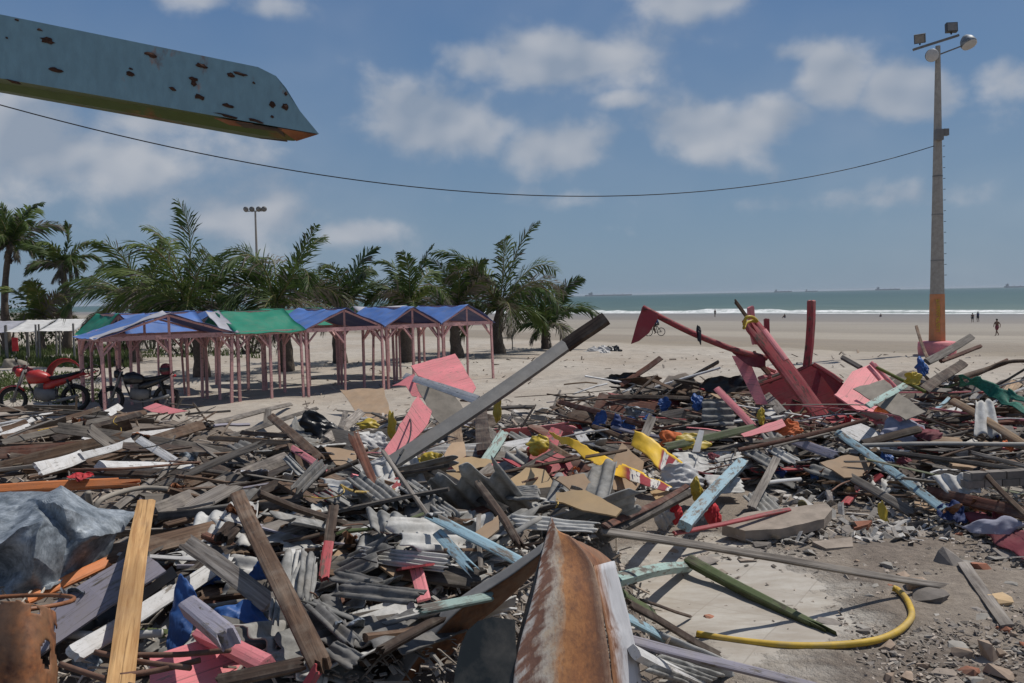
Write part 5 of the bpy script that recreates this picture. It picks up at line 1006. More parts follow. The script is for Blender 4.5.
# ------------------------------------------------------------------ timbers traced one by one
J = (.06, .06)
plank('beam', 'long grey painted beam propped high over the heap with a dark brown tip', 'steelgrey', (392, 463), (566, 346), 15, .35, 10.4, .55, .5); GP = HERO[-1]
plank('beam_end', None, 'darkbrown', (566, 346), (606, 318), 15, 10.4, 10.4, .55, .5); HERO.pop(); be = bpy.data.objects[[o.name for o in col.objects if o.name.startswith('beam_end')][-1]]
for k_ in ('label', 'category'):
    if k_ in be: del be[k_]
bpy.context.view_layer.update(); mwb = be.matrix_world.copy(); be.parent = GP; be.matrix_world = mwb; be['label'] = 'bare dark brown end'
rag('plastic_bag', 'pale grey plastic bag snagged at the foot of the long propped beam', 'bagwhite', 384, 467, 26, 18, .6, .3, 'plastic bag', 5)
PL = [
 ('plank', 'thick pale raw timber plank standing up in front of the galvanised sheet', 'raw', (148, 499), (117, 700), 19, .5, .30, .8, .25, (.03, 0)),
 ('beam', 'long brown beam leaning down toward the camera above the blue tarp', 'brown', (239, 493), (319, 668), 17, .5, .35, .65, .6, (0, .05)),
 ('plank', 'reddish brown splintered plank standing beside the pale bag', 'redbrown', (352, 430), (380, 500), 12, .75, .25, .8, .3, (.12, .05)),
 ('stick', 'thin brown stick with its lower half painted red', 'darkbrown', (334, 505), (329, 545), 10, .45, .35, .8, .5, (.02, 0)),
 ('stick', 'bright red painted stick end pointing down over grey roofing shards', 'red', (329, 543), (323, 582), 10, .36, .3, .8, .5, (0, .04)),
 ('beam', 'broken orange beam lying level above the galvanised sheet', 'orange', (-6, 491), (146, 480), 10, .3, .3, .7, .6, (0, .25)),
 ('beam', 'thick white beam lying level with a square sawn end', 'white', (101, 466), (192, 469), 12, .3, .28, .45, .9, (0, 0)),
 ('plank', 'short bright white plank slanting down onto the thick white beam', 'white', (139, 439), (175, 462), 8, .40, .33, .7, .3, (0, 0)),
 ('plank', 'white plank split to brown wood at one end, above the orange beam', 'white', (36, 471), (84, 454), 12, .3, .3, .8, .2, (.05, .3)),
 ('plank', 'slim white plank rising beside the split white plank', 'white', (80, 458), (132, 440), 7, .33, .33, .7, .3, (.02, .04)),
 ('beam', 'long dark grey brown beam crossing in front of the thick white beam', 'darkgrey', (152, 514), (286, 460), 16, .35, .3, .75, .6, (.03, .06)),
 ('plank', 'wide brown plank with raw orange edge below the white planks', 'brown', (-4, 468), (125, 437), 11, .28, .28, .7, .4, J),
 ('plank', 'long weathered beam slanting behind the short white plank', 'brown', (84, 462), (204, 425), 11, .26, .3, .7, .4, J),
 ('plank', 'long thin grey white plank lying far back beneath the pink bent sheet', 'white', (80, 439), (178, 431), 6, .28, .28, .6, .3, J),
 ('plank', 'grey brown plank along the back of the heap pointing at the pink bent sheet', 'brown', (0, 438), (146, 413), 6, .25, .22, .6, .4, J),
 ('plank', 'weathered plank parallel to the heap edge below the grey log', 'grey', (0, 443), (110, 419), 6, .25, .22, .6, .4, J),
 ('plank', 'slender brown plank rising toward the stall posts behind the white planks', 'darkbrown', (52, 440), (141, 414), 6, .3, .25, .6, .4, J),
 ('plank', 'dark grey timber lying on sand in front of the black motorcycle', 'darkgrey', (48, 411), (108, 415), 5, .15, .12, .6, .6, J),
 ('board', 'short white board tipped up in front of the black motorcycle', 'white', (107, 413), (121, 406), 7, .1, .18, .7, .2, (0, 0)),
 ('plank', 'long white slat lying at the heap edge near the red motorcycle', 'white', (-4, 430), (54, 413), 5, .2, .12, .6, .3, J),
 ('plank', 'second white slat just below the long white slat by the red motorcycle', 'white', (-4, 436), (30, 426), 4, .22, .2, .6, .3, J),
 ('batten', 'grey square batten crossing the orange beam near its broken end', 'grey', (114, 508), (187, 459), 7, .4, .36, .6, .9, (0, 0)),
 ('plank', 'long dark plank lying level behind the top of the brown leaning beam', 'darkgrey', (154, 517), (305, 501), 9, .32, .3, .75, .4, J),
 ('plank', 'dark rotten timber behind the galvanised sheet, under the thick white beam', 'darkbrown', (78, 470), (160, 476), 7, .25, .25, .6, .6, (.15, .1)),
 ('beam', 'orange brown timber wedged under the galvanised sheet', 'orange', (26, 600), (109, 561), 11, 5.05, 5.5, .6, .5, (0, .02)),
 ('beam', 'long white painted beam running under the pale raw plank', 'white', (70, 655), (176, 592), 16, .3, .28, .7, .4, (.03, .05)),
 ('plank', 'grey white plank continuing behind the blue tarp toward the heap top', 'white', (165, 600), (232, 556), 15, .22, .25, .7, .25, J),
 ('beam', 'square grey beam with a rotten broken end lying across the blue tarp', 'lavender', (188, 606), (232, 640), 22, .42, .46, .5, .9, (0, .05)),
 ('beam', 'pink box beam lying at the edge of the pink flaked plate', 'pink', (200, 634), (268, 664), 19, .25, .3, .5, .8, (0, 0)),
 ('beam', 'dark brown timber along the bottom edge beyond the pink plate', 'darkbrown', (214, 682), (306, 664), 14, .35, .35, .7, .7, (.02, .03)),
 ('stick', 'pink red stick poking up from the bottom edge beside the dark timber', 'red', (304, 692), (321, 664), 11, .3, .4, .8, .4, (0, .04)),
 ('plank', 'grey fibrous plank slanting over the blue tarp toward the leaning brown beam', 'grey', (184, 541), (271, 604), 17, .38, .33, .75, .15, (.05, .03)),
 ('plank', 'long thin brown plank falling from the heap top toward the reddish plank', 'brown', (271, 415), (319, 460), 9, .4, .3, .7, .4, (.05, .05)),
 ('plank', 'narrow pink plank below the thin falling brown plank', 'pink', (290, 448), (327, 470), 7, .35, .3, .7, .4, J),
 ('plank', 'pink plank end poking up between grey roofing shards', 'pink', (416, 568), (424, 600), 13, .3, .2, .8, .25, (.02, 0)),
 ('log', 'dark brown round log slanting near the bent metal edge', 'darkbrown', (377, 652), (446, 616), 11, .35, .3, .6, .9, (.05, .05)),
 ('plank', 'light blue plank with a dark red edge slanting toward the rusty shell', 'blue', (428, 513), (530, 567), 11, .4, .4, .5, .35, (.1, 0)),
 ('plank', 'light blue plank whose lower end is splintered to brown', 'blue', (437, 533), (480, 577), 11, .3, .35, .7, .2, (0, .2)),
 ('beam', 'pale blue green beam lying level left of the rusty shell', 'teal', (418, 610), (494, 596), 11, .38, .35, .6, .7, (.03, .03)),
 ('plank', 'very long grey plank stretching from the rusty shell across the tiled floor', 'grey', (600, 533), (955, 586), 8, .24, .10, .5, .5, (.02, .02)),
 ('beam', 'grey beam with an orange strip along its top beneath the yellow banner', 'darkgrey', (606, 535), (688, 492), 13, .22, .28, .6, .8, (0, .02)),
 ('plank', 'orange red strip lying along the grey beam beneath the yellow banner', 'redbrown', (604, 528), (688, 485), 6, .30, .36, .5, .3, (0, .02)),
 ('beam', 'light blue beam standing up over the red cloth, right of the yellow banner', 'blue', (685, 527), (742, 461), 13, .4, .5, .55, .7, (0, .02)),
 ('beam', 'pale blue green beam on the floor butting against the green beam', 'teal', (614, 579), (692, 566), 13, .10, .09, .4, .9, (0, 0)),
 ('beam', 'mossy dark green beam lying across the pale tiles to a sharp point', 'green', (690, 560), (836, 640), 14, .20, .09, .4, .8, (0, .3)),
 ('plank', 'green plank slanting above the bundle of dark red sticks', 'green', (662, 447), (757, 428), 8, .4, .4, .7, .3, J),
 ('plank', 'short dark red plank standing up through the yellow banner', 'red', (542, 467), (557, 432), 15, .3, .45, .8, .4, (.02, .05)),
 ('plank', 'small pale aqua plank pointing up beside the yellow chipboards', 'teal', (485, 461), (505, 431), 10, .3, .42, .8, .2, (0, .05)),
 ('plank', 'light blue plank lying long across the debris to the navy cloth', 'blue', (836, 432), (946, 511), 8, .4, .3, .55, .4, (.02, .02)),
 ('steel_bar', 'long thin dark steel bar lying level through the debris', 'steelgrey', (862, 446), (1040, 444), 4.5, .42, .42, .6, .8, (0, 0)),
 ('batten', 'long grey batten just below the thin dark steel bar', 'darkgrey', (877, 449), (1040, 474), 5, .38, .36, .6, .7, J),
 ('batten', 'pale batten slanting between the steel bar and the brick chunk', 'grey', (970, 452), (1040, 470), 4.5, .4, .4, .6, .7, J),
 ('beam', 'orange brown beam lying behind the navy cloth', 'redbrown', (925, 491), (1040, 518), 11, .3, .28, .7, .5, (.05, 0)),
 ('plank', 'tan plank slanting in front of the upright white corrugated sheet', 'tan', (952, 401), (1026, 445), 7, .5, .35, .6, .6, (.02, .02)),
 ('stick', 'brown stick leaning near the brick chunk at the edge of view', 'brown', (982, 470), (1026, 516), 5, .45, .3, .6, .8, J),
 ('plank', 'dark brown beam above the lavender cloth', 'darkbrown', (863, 444), (919, 429), 8, .42, .48, .6, .6, (0, 0)),
 ('plank', 'weathered grey plank end poking up over the pink pole base', 'grey', (926, 362), (972, 337), 7, .5, 17.6, .7, .4, (0, .03)),
 ('stick', 'dark red stick poking up in front of the pink pole base', 'redbrown', (940, 361), (981, 347), 4, .5, 17.4, .6, .9, (0, .02)),
 ('plank', 'dark wide plank raised over the tangle below the pole', 'darkbrown', (924, 391), (964, 362), 9, .5, 16.4, .7, .3, (.02, .05)),
 ('stick', 'thin rusty stick standing up beside the pink pole base', 'brown', (928, 358), (916, 327), 3, .5, 17.8, .6, .9, (0, .02)),
 ('plank', 'teal batten lying over the weathered plywood by the pink boards', 'teal', (868, 407), (905, 384), 6, .75, .85, .7, .3, (0, 0)),
 ('stick', 'yellow green bamboo stick across the tangle beside the plywood', 'frondlight', (877, 367), (925, 392), 3.5, .9, .8, .6, .9, (0, 0)),
 ('stick', 'long dark red stick lying low in front of the wrecked red stall', 'redbrown', (738, 450), (868, 420), 4.5, .45, .5, .6, .9, (0, 0)),
 ('plank', 'grey plank leaning against the wrecked red stall panel', 'grey', (752, 378), (782, 414), 8, 16.9, .5, .8, .2, (0, .05)),
 ('plank', 'pink red plank slanting down in front of the upright corrugated sheet', 'pink', (717, 388), (753, 427), 7, .75, .4, .7, .4, (0, 0)),
 ('plank', 'lavender grey plank below the long dark red stick', 'lavender', (788, 438), (838, 457), 9, .35, .35, .7, .25, J),
 ('stick', 'grey upright stick in front of the broken corrugated sheets', 'grey', (752, 509), (776, 457), 8, .3, .55, .8, .3, (.02, .02)),
 ('pipe', 'pale plastic pipe lying level under the white corrugated sheet', 'panelwhite', (765, 483), (801, 479), 4, .4, .4, .6, 1., (0, 0)),
 ('beam', 'grey tipped beam slanting beside the blue beam to the floor', 'grey', (838, 470), (914, 515), 9, .3, .15, .6, .5, J),
 ('plank', 'pink pole lying level above the broken concrete slab', 'red', (672, 533), (790, 511), 5, .35, .3, .5, .7, (.02, 0)),
 ('plank', 'grey plank lying on the mud right of the yellow hose', 'grey', (962, 562), (1009, 626), 10, .16, .12, .3, .25, (0, 0)),
 ('plank', 'bluish plank along the bottom edge under the yellow hose', 'lavender', (628, 640), (830, 690), 10, .22, .2, .5, .5, J),
 ('beam', 'white beam at the bottom edge beside the rusty shell', 'white', (634, 652), (700, 684), 13, .25, .22, .45, .7, (0, 0)),
 ('plank', 'blue and dark red plank beside the white side of the rusty shell', 'blue', (625, 615), (666, 640), 9, .26, .22, .5, .4, (0, .06)),
 ('plank', 'dark brown plank above the blue and dark red plank', 'darkbrown', (626, 604), (722, 655), 8, .2, .16, .5, .4, J),
 ('batten', 'short green batten beside the shell on the pale tiles', 'green', (622, 592), (654, 614), 7, .22, .16, .5, .5, (.02, .05)),
 ('stick', 'thin dark stick lying on the tiles under the pale blue green beam', 'darkbrown', (640, 601), (692, 616), 3.5, .13, .12, .5, .7, J),
 ('plank', 'grey plank behind the tall raw plank on the black sheet', 'grey', (150, 600), (214, 560), 13, .15, .18, .7, .3, J),
 ('plank', 'brown broken plank half buried left of the red tipped stick', 'brown', (306, 512), (345, 570), 10, .2, .15, .7, .3, J),
 ('plank', 'long brown plank lying far back behind the red banner pieces', 'redbrown', (558, 402), (645, 424), 6, .35, .35, .7, .5, J),
 ('plank', 'dark plank far back at the edge of the sand above the blue bags', 'darkbrown', (608, 396), (692, 399), 5, .3, .3, .6, .5, J),
 ('plank', 'grey upright plank standing by the second yellow banner', 'grey', (636, 454), (653, 416), 9, .3, .55, .8, .3, (.02, .03)),
 ('plank', 'thin dark stick leaning across the yellow chipboards', 'darkgrey', (500, 482), (556, 450), 6, .35, .35, .7, .4, J),
 ('plank', 'brown plank beside the second chipboard, slanting under the yellow banner', 'brown', (547, 444), (592, 470), 8, .38, .33, .7, .35, J),
 ('plank', 'short upright grey batten on the pale chipboard', 'grey', (576, 487), (586, 462), 9, .25, .35, .8, .2, (0, 0)),
 ('plank', 'dark grey plank slanting over the corrugated shards behind the blue plank', 'darkgrey', (420, 466), (508, 510), 9, .3, .28, .7, .3, J),
 ('plank', 'light grey plank beneath the pink board, pointing at the propped beam', 'grey', (478, 420), (500, 446), 9, .35, .25, .7, .3, J),
 ('plank', 'brown plank standing under the propped beam', 'darkbrown', (480, 408), (486, 452), 13, .4, .3, .9, .3, (.03, 0)),
 ('plank', 'orange tan plank wedged beside the propped beam', 'tan', (452, 418), (458, 452), 14, .35, .25, .9, .2, J),
 ('plank', 'grey plank pointing at the bikes from the left end of the sand clearing', 'grey', (208, 424), (292, 404), 5, .15, .08, .5, .4, J),
 ('plank', 'thin grey plank lying on the sand of the clearing behind the heap', 'darkgrey', (230, 436), (318, 408), 4.5, .18, .05, .5, .4, J),
 ('plank', 'brown plank lying level at the near side of the sand clearing', 'tan', (208, 439), (292, 442), 6, .25, .22, .7, .4, J),
 ('plank', 'splintered brown plank under the brown level plank near the clearing', 'brown', (240, 432), (296, 436), 5, .28, .26, .7, .4, J),
 ('plank', 'short brown stub standing up near the sand clearing', 'grey', (268, 410), (267, 424), 7, .35, .15, .8, .4, (0, 0)),
 ('plank', 'dark plank standing beside the black plastic at the clearing', 'darkgrey', (346, 412), (338, 432), 6, .4, .2, .8, .3, (.05, 0)),
 ('plank', 'broad grey plank behind the reddish brown splintered plank', 'grey', (326, 440), (362, 412), 10, .25, .35, .7, .25, J),
]
for r in PL:
    o = plank(r[0], r[1], r[2], r[3], r[4], r[5], r[6], r[7], r[8], r[9], r[10] if len(r) > 10 else (0, 0), taper=.5 if 'sharp point' in r[1] or 'splintered plank standing' in r[1] else 0)
# the propped beam and a few others stand on what is under them
tubeobj('branch', 'bare branch with a forked tip reaching over the sand from the tangle', 'brown', [(956, 379, .5), (985, 370, 16.6), (1008, 362, 16.6), (1030, 361, 16.7)], [.05] * 6 + [.045] * 6 + [.035] * 7, 'branch')
tubeobj('hose', 'yellow hose curving over the tiles and mud', 'hose', [(697, 634, .13), (740, 641, .13), (800, 646, .13), (860, 643, .13), (893, 634, .13), (911, 618, .13), (908, 602, .13), (899, 591, .13), (893, 588, .14)], .026, 'hose')
tubeobj('pipe', 'bent grey pipe curving above the galvanised sheet', 'panelgrey', [(95, 508, .35), (101, 500, .4), (118, 493, .38), (142, 488, .36), (168, 489, .34)], .022, 'pipe')
tubeobj('pipe', 'short upright grey pipe stub beside the bent grey pipe', 'panelgrey', [(91, 508, .3), (89, 500, .42), (88, 492, .5)], .026, 'pipe')
tubeobj('pipe', 'white plastic pipe crossing behind the tall raw plank', 'panelwhite', [(66, 634, .18), (110, 636, .2), (162, 633, .2)], .022, 'pipe')
tubeobj('cable', 'thin dark cable lying on the pink board by the propped beam', 'rubberblack', [(408, 414, .62), (411, 424, .6), (409, 440, .55), (400, 455, .5)], .009, 'cable')
for i_, (a_, b_) in enumerate((((70, 470), (200, 462)), ((60, 664), (150, 690)), ((130, 655), (230, 650)), ((95, 652), (190, 668)), ((120, 676), (200, 660)))):
    tubeobj('iron_rod', ['rusty rod lying over the dark timber behind the white beam', 'rusty iron rod nearest the bottom edge by the drum', 'rusty iron rod above the pink flaked plate', 'rusty iron rod crossing under the tall raw plank', 'rusty iron rod lowest before the pink plate'][i_], 'rustpipe', [(*a_, .3), ((a_[0] + b_[0]) / 2, (a_[1] + b_[1]) / 2 + 2, .28), (*b_, .3)], .013, 'rod')
# ------------------------------------------------------------------ boards, sheets, cloths
panel('board', 'big pink board lying tilted behind the propped beam', 'panelpink', [(411, 366), (455, 354), (476, 388), (470, 398), (440, 385), (418, 376)], (445, 380, .75), (.1, -.5, .85), .02, rough=.6)
panel('board', 'torn pink board standing in front of the propped beam foot', 'panelpink', [(418, 396), (432, 411), (428, 424), (401, 452), (386, 459), (383, 452), (404, 419)], (408, 430, .5), (.12, -.58, .8), .012, rough=1.2)
panel('board', 'narrow pink board edge folded down left of the big pink board', 'panelpink', [(392, 386), (414, 374), (420, 384), (424, 398), (412, 396), (406, 386)], (410, 386, .72), (-.1, -.6, .75), .012, rough=.8)
plank('plank', 'long white lavender plank lying across the big pink board', 'white', (404, 376), (478, 400), 8, .85, .75, .7, .2)
panel('board', 'pale chipboard sheet at the edge of the sand left of the pink boards', 'plytan', [(340, 390), (384, 388), (391, 420), (384, 428), (362, 421)], (366, 405, .3), (-.1, -.35, .9), .015, rough=1)
panel('board', 'weathered grey panel between the pink boards', 'panelgrey', [(416, 384), (452, 392), (464, 410), (440, 424), (428, 410)], (438, 402, .6), (.1, -.7, .7), .015, rough=1)
for i_, (lb, mt, poly, an) in enumerate([
 ('yellow chipboard with a broken slanted edge, beneath the yellow banner', 'ply', [(500, 488), (526, 468), (545, 470), (556, 486), (540, 496), (516, 492)], (528, 482, .3)),
 ('largest yellow chipboard, left of the grey orange beam', 'ply', [(556, 493), (586, 491), (622, 510), (616, 517), (590, 512), (556, 502)], (588, 502, .28)),
 ('pinkish chipboard behind the largest yellow chipboard', 'plytan', [(552, 478), (584, 474), (604, 500), (572, 492)], (578, 486, .25)),
 ('tilted chipboard sheet standing up behind the yellow banner', 'plytan', [(622, 443), (644, 462), (642, 474), (610, 466)], (628, 462, .4)),
 ('small dark yellow chipboard piece left of the aqua plank', 'plytan', [(444, 456), (452, 443), (464, 442), (466, 456), (452, 464)], (455, 453, .35)),
 ('flat chipboard sheet below the small aqua plank', 'ply', [(448, 462), (472, 457), (494, 461), (488, 467), (456, 472)], (470, 464, .3)),
 ('chipboard sheet lying over the corrugated shards left of the banner', 'ply', [(446, 473), (480, 473), (480, 486), (468, 488)], (466, 479, .28)),
 ('little orange chipboard wedge under the dark slanting plank', 'ply', [(450, 490), (458, 489), (478, 496), (462, 499)], (464, 494, .3)),
 ('chipboard piece tilted up behind the blue plank with red edge', 'plytan', [(474, 534), (498, 516), (499, 530), (484, 542)], (488, 530, .3)),
 ('tan chipboard lying beside the reddish brown splintered plank', 'plytan', [(324, 447), (356, 452), (358, 466), (336, 465)], (342, 458, .3)),
 ('torn plywood sheet beneath the lavender grey plank', 'plytan', [(820, 463), (848, 455), (880, 462), (864, 476), (844, 478)], (850, 467, .35)),
 ('weathered plywood square leaning on the pink boards below the pole', 'panelgrey', [(853, 389), (884, 380), (902, 396), (926, 412), (906, 420), (886, 410)], (884, 398, .75)),
 ('beige board scrap in the middle of the heap above the white cement sheet', 'plytan', [(592, 474), (612, 470), (640, 484), (634, 492), (606, 488)], (618, 481, .28)),
 ('beige board scrap just under the second yellow banner', 'ply', [(650, 492), (664, 486), (672, 494), (656, 500)], (660, 493, .28)),
]): panel('board', lb, mt, poly, an, (random.uniform(-.2, .2), -.45 + random.uniform(-.12, .12), .85), .014, rough=1.0)
panel('plate', 'pink plate with flaking paint in the bottom corner under the pink beam', 'panelpink', [(150, 658), (206, 640), (262, 672), (240, 700), (150, 700)], (200, 664, .15), (0, -.25, .95), .02, 'plate')
panel('sheet_metal', 'bent pink metal sheet lying far back before the black motorcycle', 'panelpink', [(143, 408), (156, 403), (172, 408), (188, 411), (170, 414), (152, 412)], (164, 409, .3), (0, -.6, .8), .01, 'metal sheet')
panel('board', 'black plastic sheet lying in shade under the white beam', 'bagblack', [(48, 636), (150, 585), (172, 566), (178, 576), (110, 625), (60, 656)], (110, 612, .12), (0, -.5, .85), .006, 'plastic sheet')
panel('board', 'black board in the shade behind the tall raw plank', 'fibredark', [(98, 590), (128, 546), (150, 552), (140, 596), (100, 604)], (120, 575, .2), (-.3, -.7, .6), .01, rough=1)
rag('tarp', 'blue plastic tarp scrap hanging under the square grey beam', 'tarpblue', 182, 616, 24, 52, .35, .28, 'tarp', 7, .2); rag('tarp', 'blue plastic tarp crumpled right of the square grey beam', 'tarpblue', 240, 622, 44, 34, .5, .25, 'tarp', 8, .4); rag('tarp', 'small blue tarp flap above the grey fibrous plank', 'tarpblue', 207, 577, 30, 14, .4, .2, 'tarp', 9, .5); rag('tarp', 'blue tarp strip tucked between grey plank and leaning brown beam', 'tarpblue', 259, 578, 16, 26, .4, .25, 'tarp', 10, .3)
rag('plastic_bag', 'white plastic bag with a torn mouth left of the pink boards', 'bagwhite', 374, 442, 24, 20, .5, .3, 'plastic bag', 11, .4); rag('plastic_bag', 'limp yellow plastic strip over the white torn bag', 'bagyellow', 368, 424, 22, 9, .5, .4, 'plastic strip', 12); rag('plastic_bag', 'yellow plastic strip hanging by the torn pink board', 'bagyellow', 392, 428, 8, 22, .5, .4, 'plastic strip', 13, .1)
rag('plastic_bag', 'yellow plastic scrap beneath the propped beam by the chipboards', 'bagyellow', 428, 458, 24, 10, .6, .3, 'plastic strip', 14); rag('plastic_bag', 'yellow plastic knot behind the propped beam', 'bagyellow', 497, 410, 8, 20, .6, .4, 'plastic strip', 15, .2)
rag('plastic_bag', 'yellow bag bunched at the left end of the yellow banner', 'bagyellow', 538, 445, 20, 18, .5, .42, 'plastic bag', 16, .3)
sheet('banner', 'long yellow banner with red and white lettering drooping over the chipboards', 'banner', [[(548, 432, .62), (575, 440, .6), (605, 456, .5), (640, 472, .45), (672, 486, .42)], [(552, 438, .58), (574, 450, .52), (606, 472, .42), (640, 484, .4), (668, 492, .38)]], 34, 8, .025, 5, .003, 'banner')
sheet('banner', 'shorter yellow banner with red and white lettering behind the grey upright plank', 'banner', [[(634, 430, .65), (648, 436, .62), (664, 448, .55), (688, 466, .5)], [(630, 446, .5), (646, 456, .48), (660, 470, .42), (678, 474, .4)]], 30, 8, .025, 5, .003, 'banner', seed=4)
rag('plastic_bag', 'white plastic bag spread out between the banners and the light blue beam', 'bagwhite', 683, 482, 34, 24, .45, .38, 'plastic bag', 17); rag('plastic_bag', 'small yellow bag tangled against the light blue beam', 'bagyellow', 697, 491, 10, 18, .6, .42, 'plastic bag', 18, .3); rag('cloth', 'red cloth with white patches under the light blue beam', 'cloth_red', 676, 512, 10, 17, .5, .3, 'cloth', 19, .3); rag('cloth', 'second red cloth strip right of the light blue beam', 'cloth_red', 714, 514, 13, 17, .5, .28, 'cloth', 20, .4); rag('plastic_bag', 'white paper wad left of the red cloth', 'bagwhite', 664, 516, 16, 20, .5, .25, 'paper', 21, .4)
rag('cloth', 'navy blue cloth heap where the light blue plank ends', 'cloth_navy', 952, 513, 24, 14, .6, .25, 'cloth', 22); sheet('cloth', 'long maroon cloth lying flat beside the navy cloth at the frame edge', 'cloth_maroon', [[(958, 510, .22), (985, 514, .2), (1035, 536, .2)], [(975, 526, .1), (1000, 546, .1), (1040, 570, .1)]], 18, 10, .04, 4, .004, 'cloth'); rag('cloth', 'blue grey cloth strip lying on the maroon cloth', 'cloth_lavender', 1000, 526, 44, 10, .5, .25, 'cloth', 24)
rag('cloth', 'lavender cloth bundled under the dark beam right of the wreck', 'cloth_lavender', 902, 430, 36, 20, .4, .4, 'cloth', 25); rag('cloth', 'maroon cloth bundled beside the lavender cloth', 'cloth_maroon', 926, 434, 26, 14, .5, .38, 'cloth', 26); rag('plastic_bag', 'yellow plastic bag on top of the tangle below the pole', 'bagyellow', 914, 378, 15, 9, .5, 1.0, 'plastic bag', 27); rag('cloth', 'bright blue cloth knotted below the pink pole base', 'tarpblue', 923, 366, 12, 14, .6, .9, 'cloth', 28)
sheet('net', 'green fishing net draped at the far side of the tangle', 'net', [[(956, 372, .9), (985, 380, .6), (1040, 404, .3)], [(958, 384, .6), (984, 394, .4), (1036, 420, .2)]], 26, 12, .07, 4, .004, 'net', ragged=.06, holes=.30)
rag('cloth', 'red and orange cloth scraps between the pink sheet and red plank', 'cloth_orange', 790, 428, 20, 14, .6, .45, 'cloth', 30); rag('plastic_bag', 'yellow bag in front of the wrecked stall', 'bagyellow', 761, 418, 10, 12, .6, .5, 'plastic bag', 31, .3); panel('board', 'crumpled pink board scrap in front of the wrecked stall', 'panelpink', [(741, 434), (766, 424), (782, 419), (786, 426), (768, 432), (744, 437)], (764, 428, .5), (0, -.6, .8), .01, rough=1)
rag('plastic_bag', 'orange and yellow printed plastic sheet right of the second banner', 'cloth_orange', 676, 440, 34, 12, .4, .4, 'plastic sheet', 32); rag('plastic_bag', 'yellow plastic sheet beneath the green slanting plank', 'bagyellow', 690, 442, 30, 14, .35, .36, 'plastic sheet', 33); panel('board', 'white frame piece bent under the green slanting plank', 'panelwhite', [(692, 452), (699, 430), (704, 431), (700, 452)], (698, 444, .42), (0, -.8, .6), .02)
for i_, (px, py, w, h) in enumerate([(600, 422, 12, 16), (629, 424, 14, 10), (664, 405, 12, 10), (698, 404, 14, 14), (617, 426, 10, 20)]): rag('plastic_bag', ['blue plastic bag hanging under the long brown plank far back', 'blue plastic bag beside the grey upright plank, far back', 'small blue plastic bag under the dark far plank', 'blue plastic bag against the upright corrugated sheet', 'dark blue bag strip between two blue plastic bags'][i_], 'tarpblue' if i_ != 4 else 'cloth_navy', px, py, w, h, .6, .3, 'plastic bag', 40 + i_, .3)
rag('plastic_bag', 'black plastic sack at the near edge of the sand clearing', 'bagblack', 322, 432, 34, 24, .5, .2, 'plastic sack', 50); rag('bowl', 'small crushed red plastic bowl above the orange beam', 'cloth_red', 82, 477, 14, 10, .9, .3, 'bowl', 51)
rag('plastic_bag', 'black plastic flap at the sand edge right of the propped beam', 'bagblack', 622, 379, 34, 9, .4, .25, 'plastic sheet', 52); rag('plastic_bag', 'dark plastic and sticks heaped just before the red wreck', 'bagblack', 728, 386, 44, 12, .5, .55, 'plastic sheet', 53)
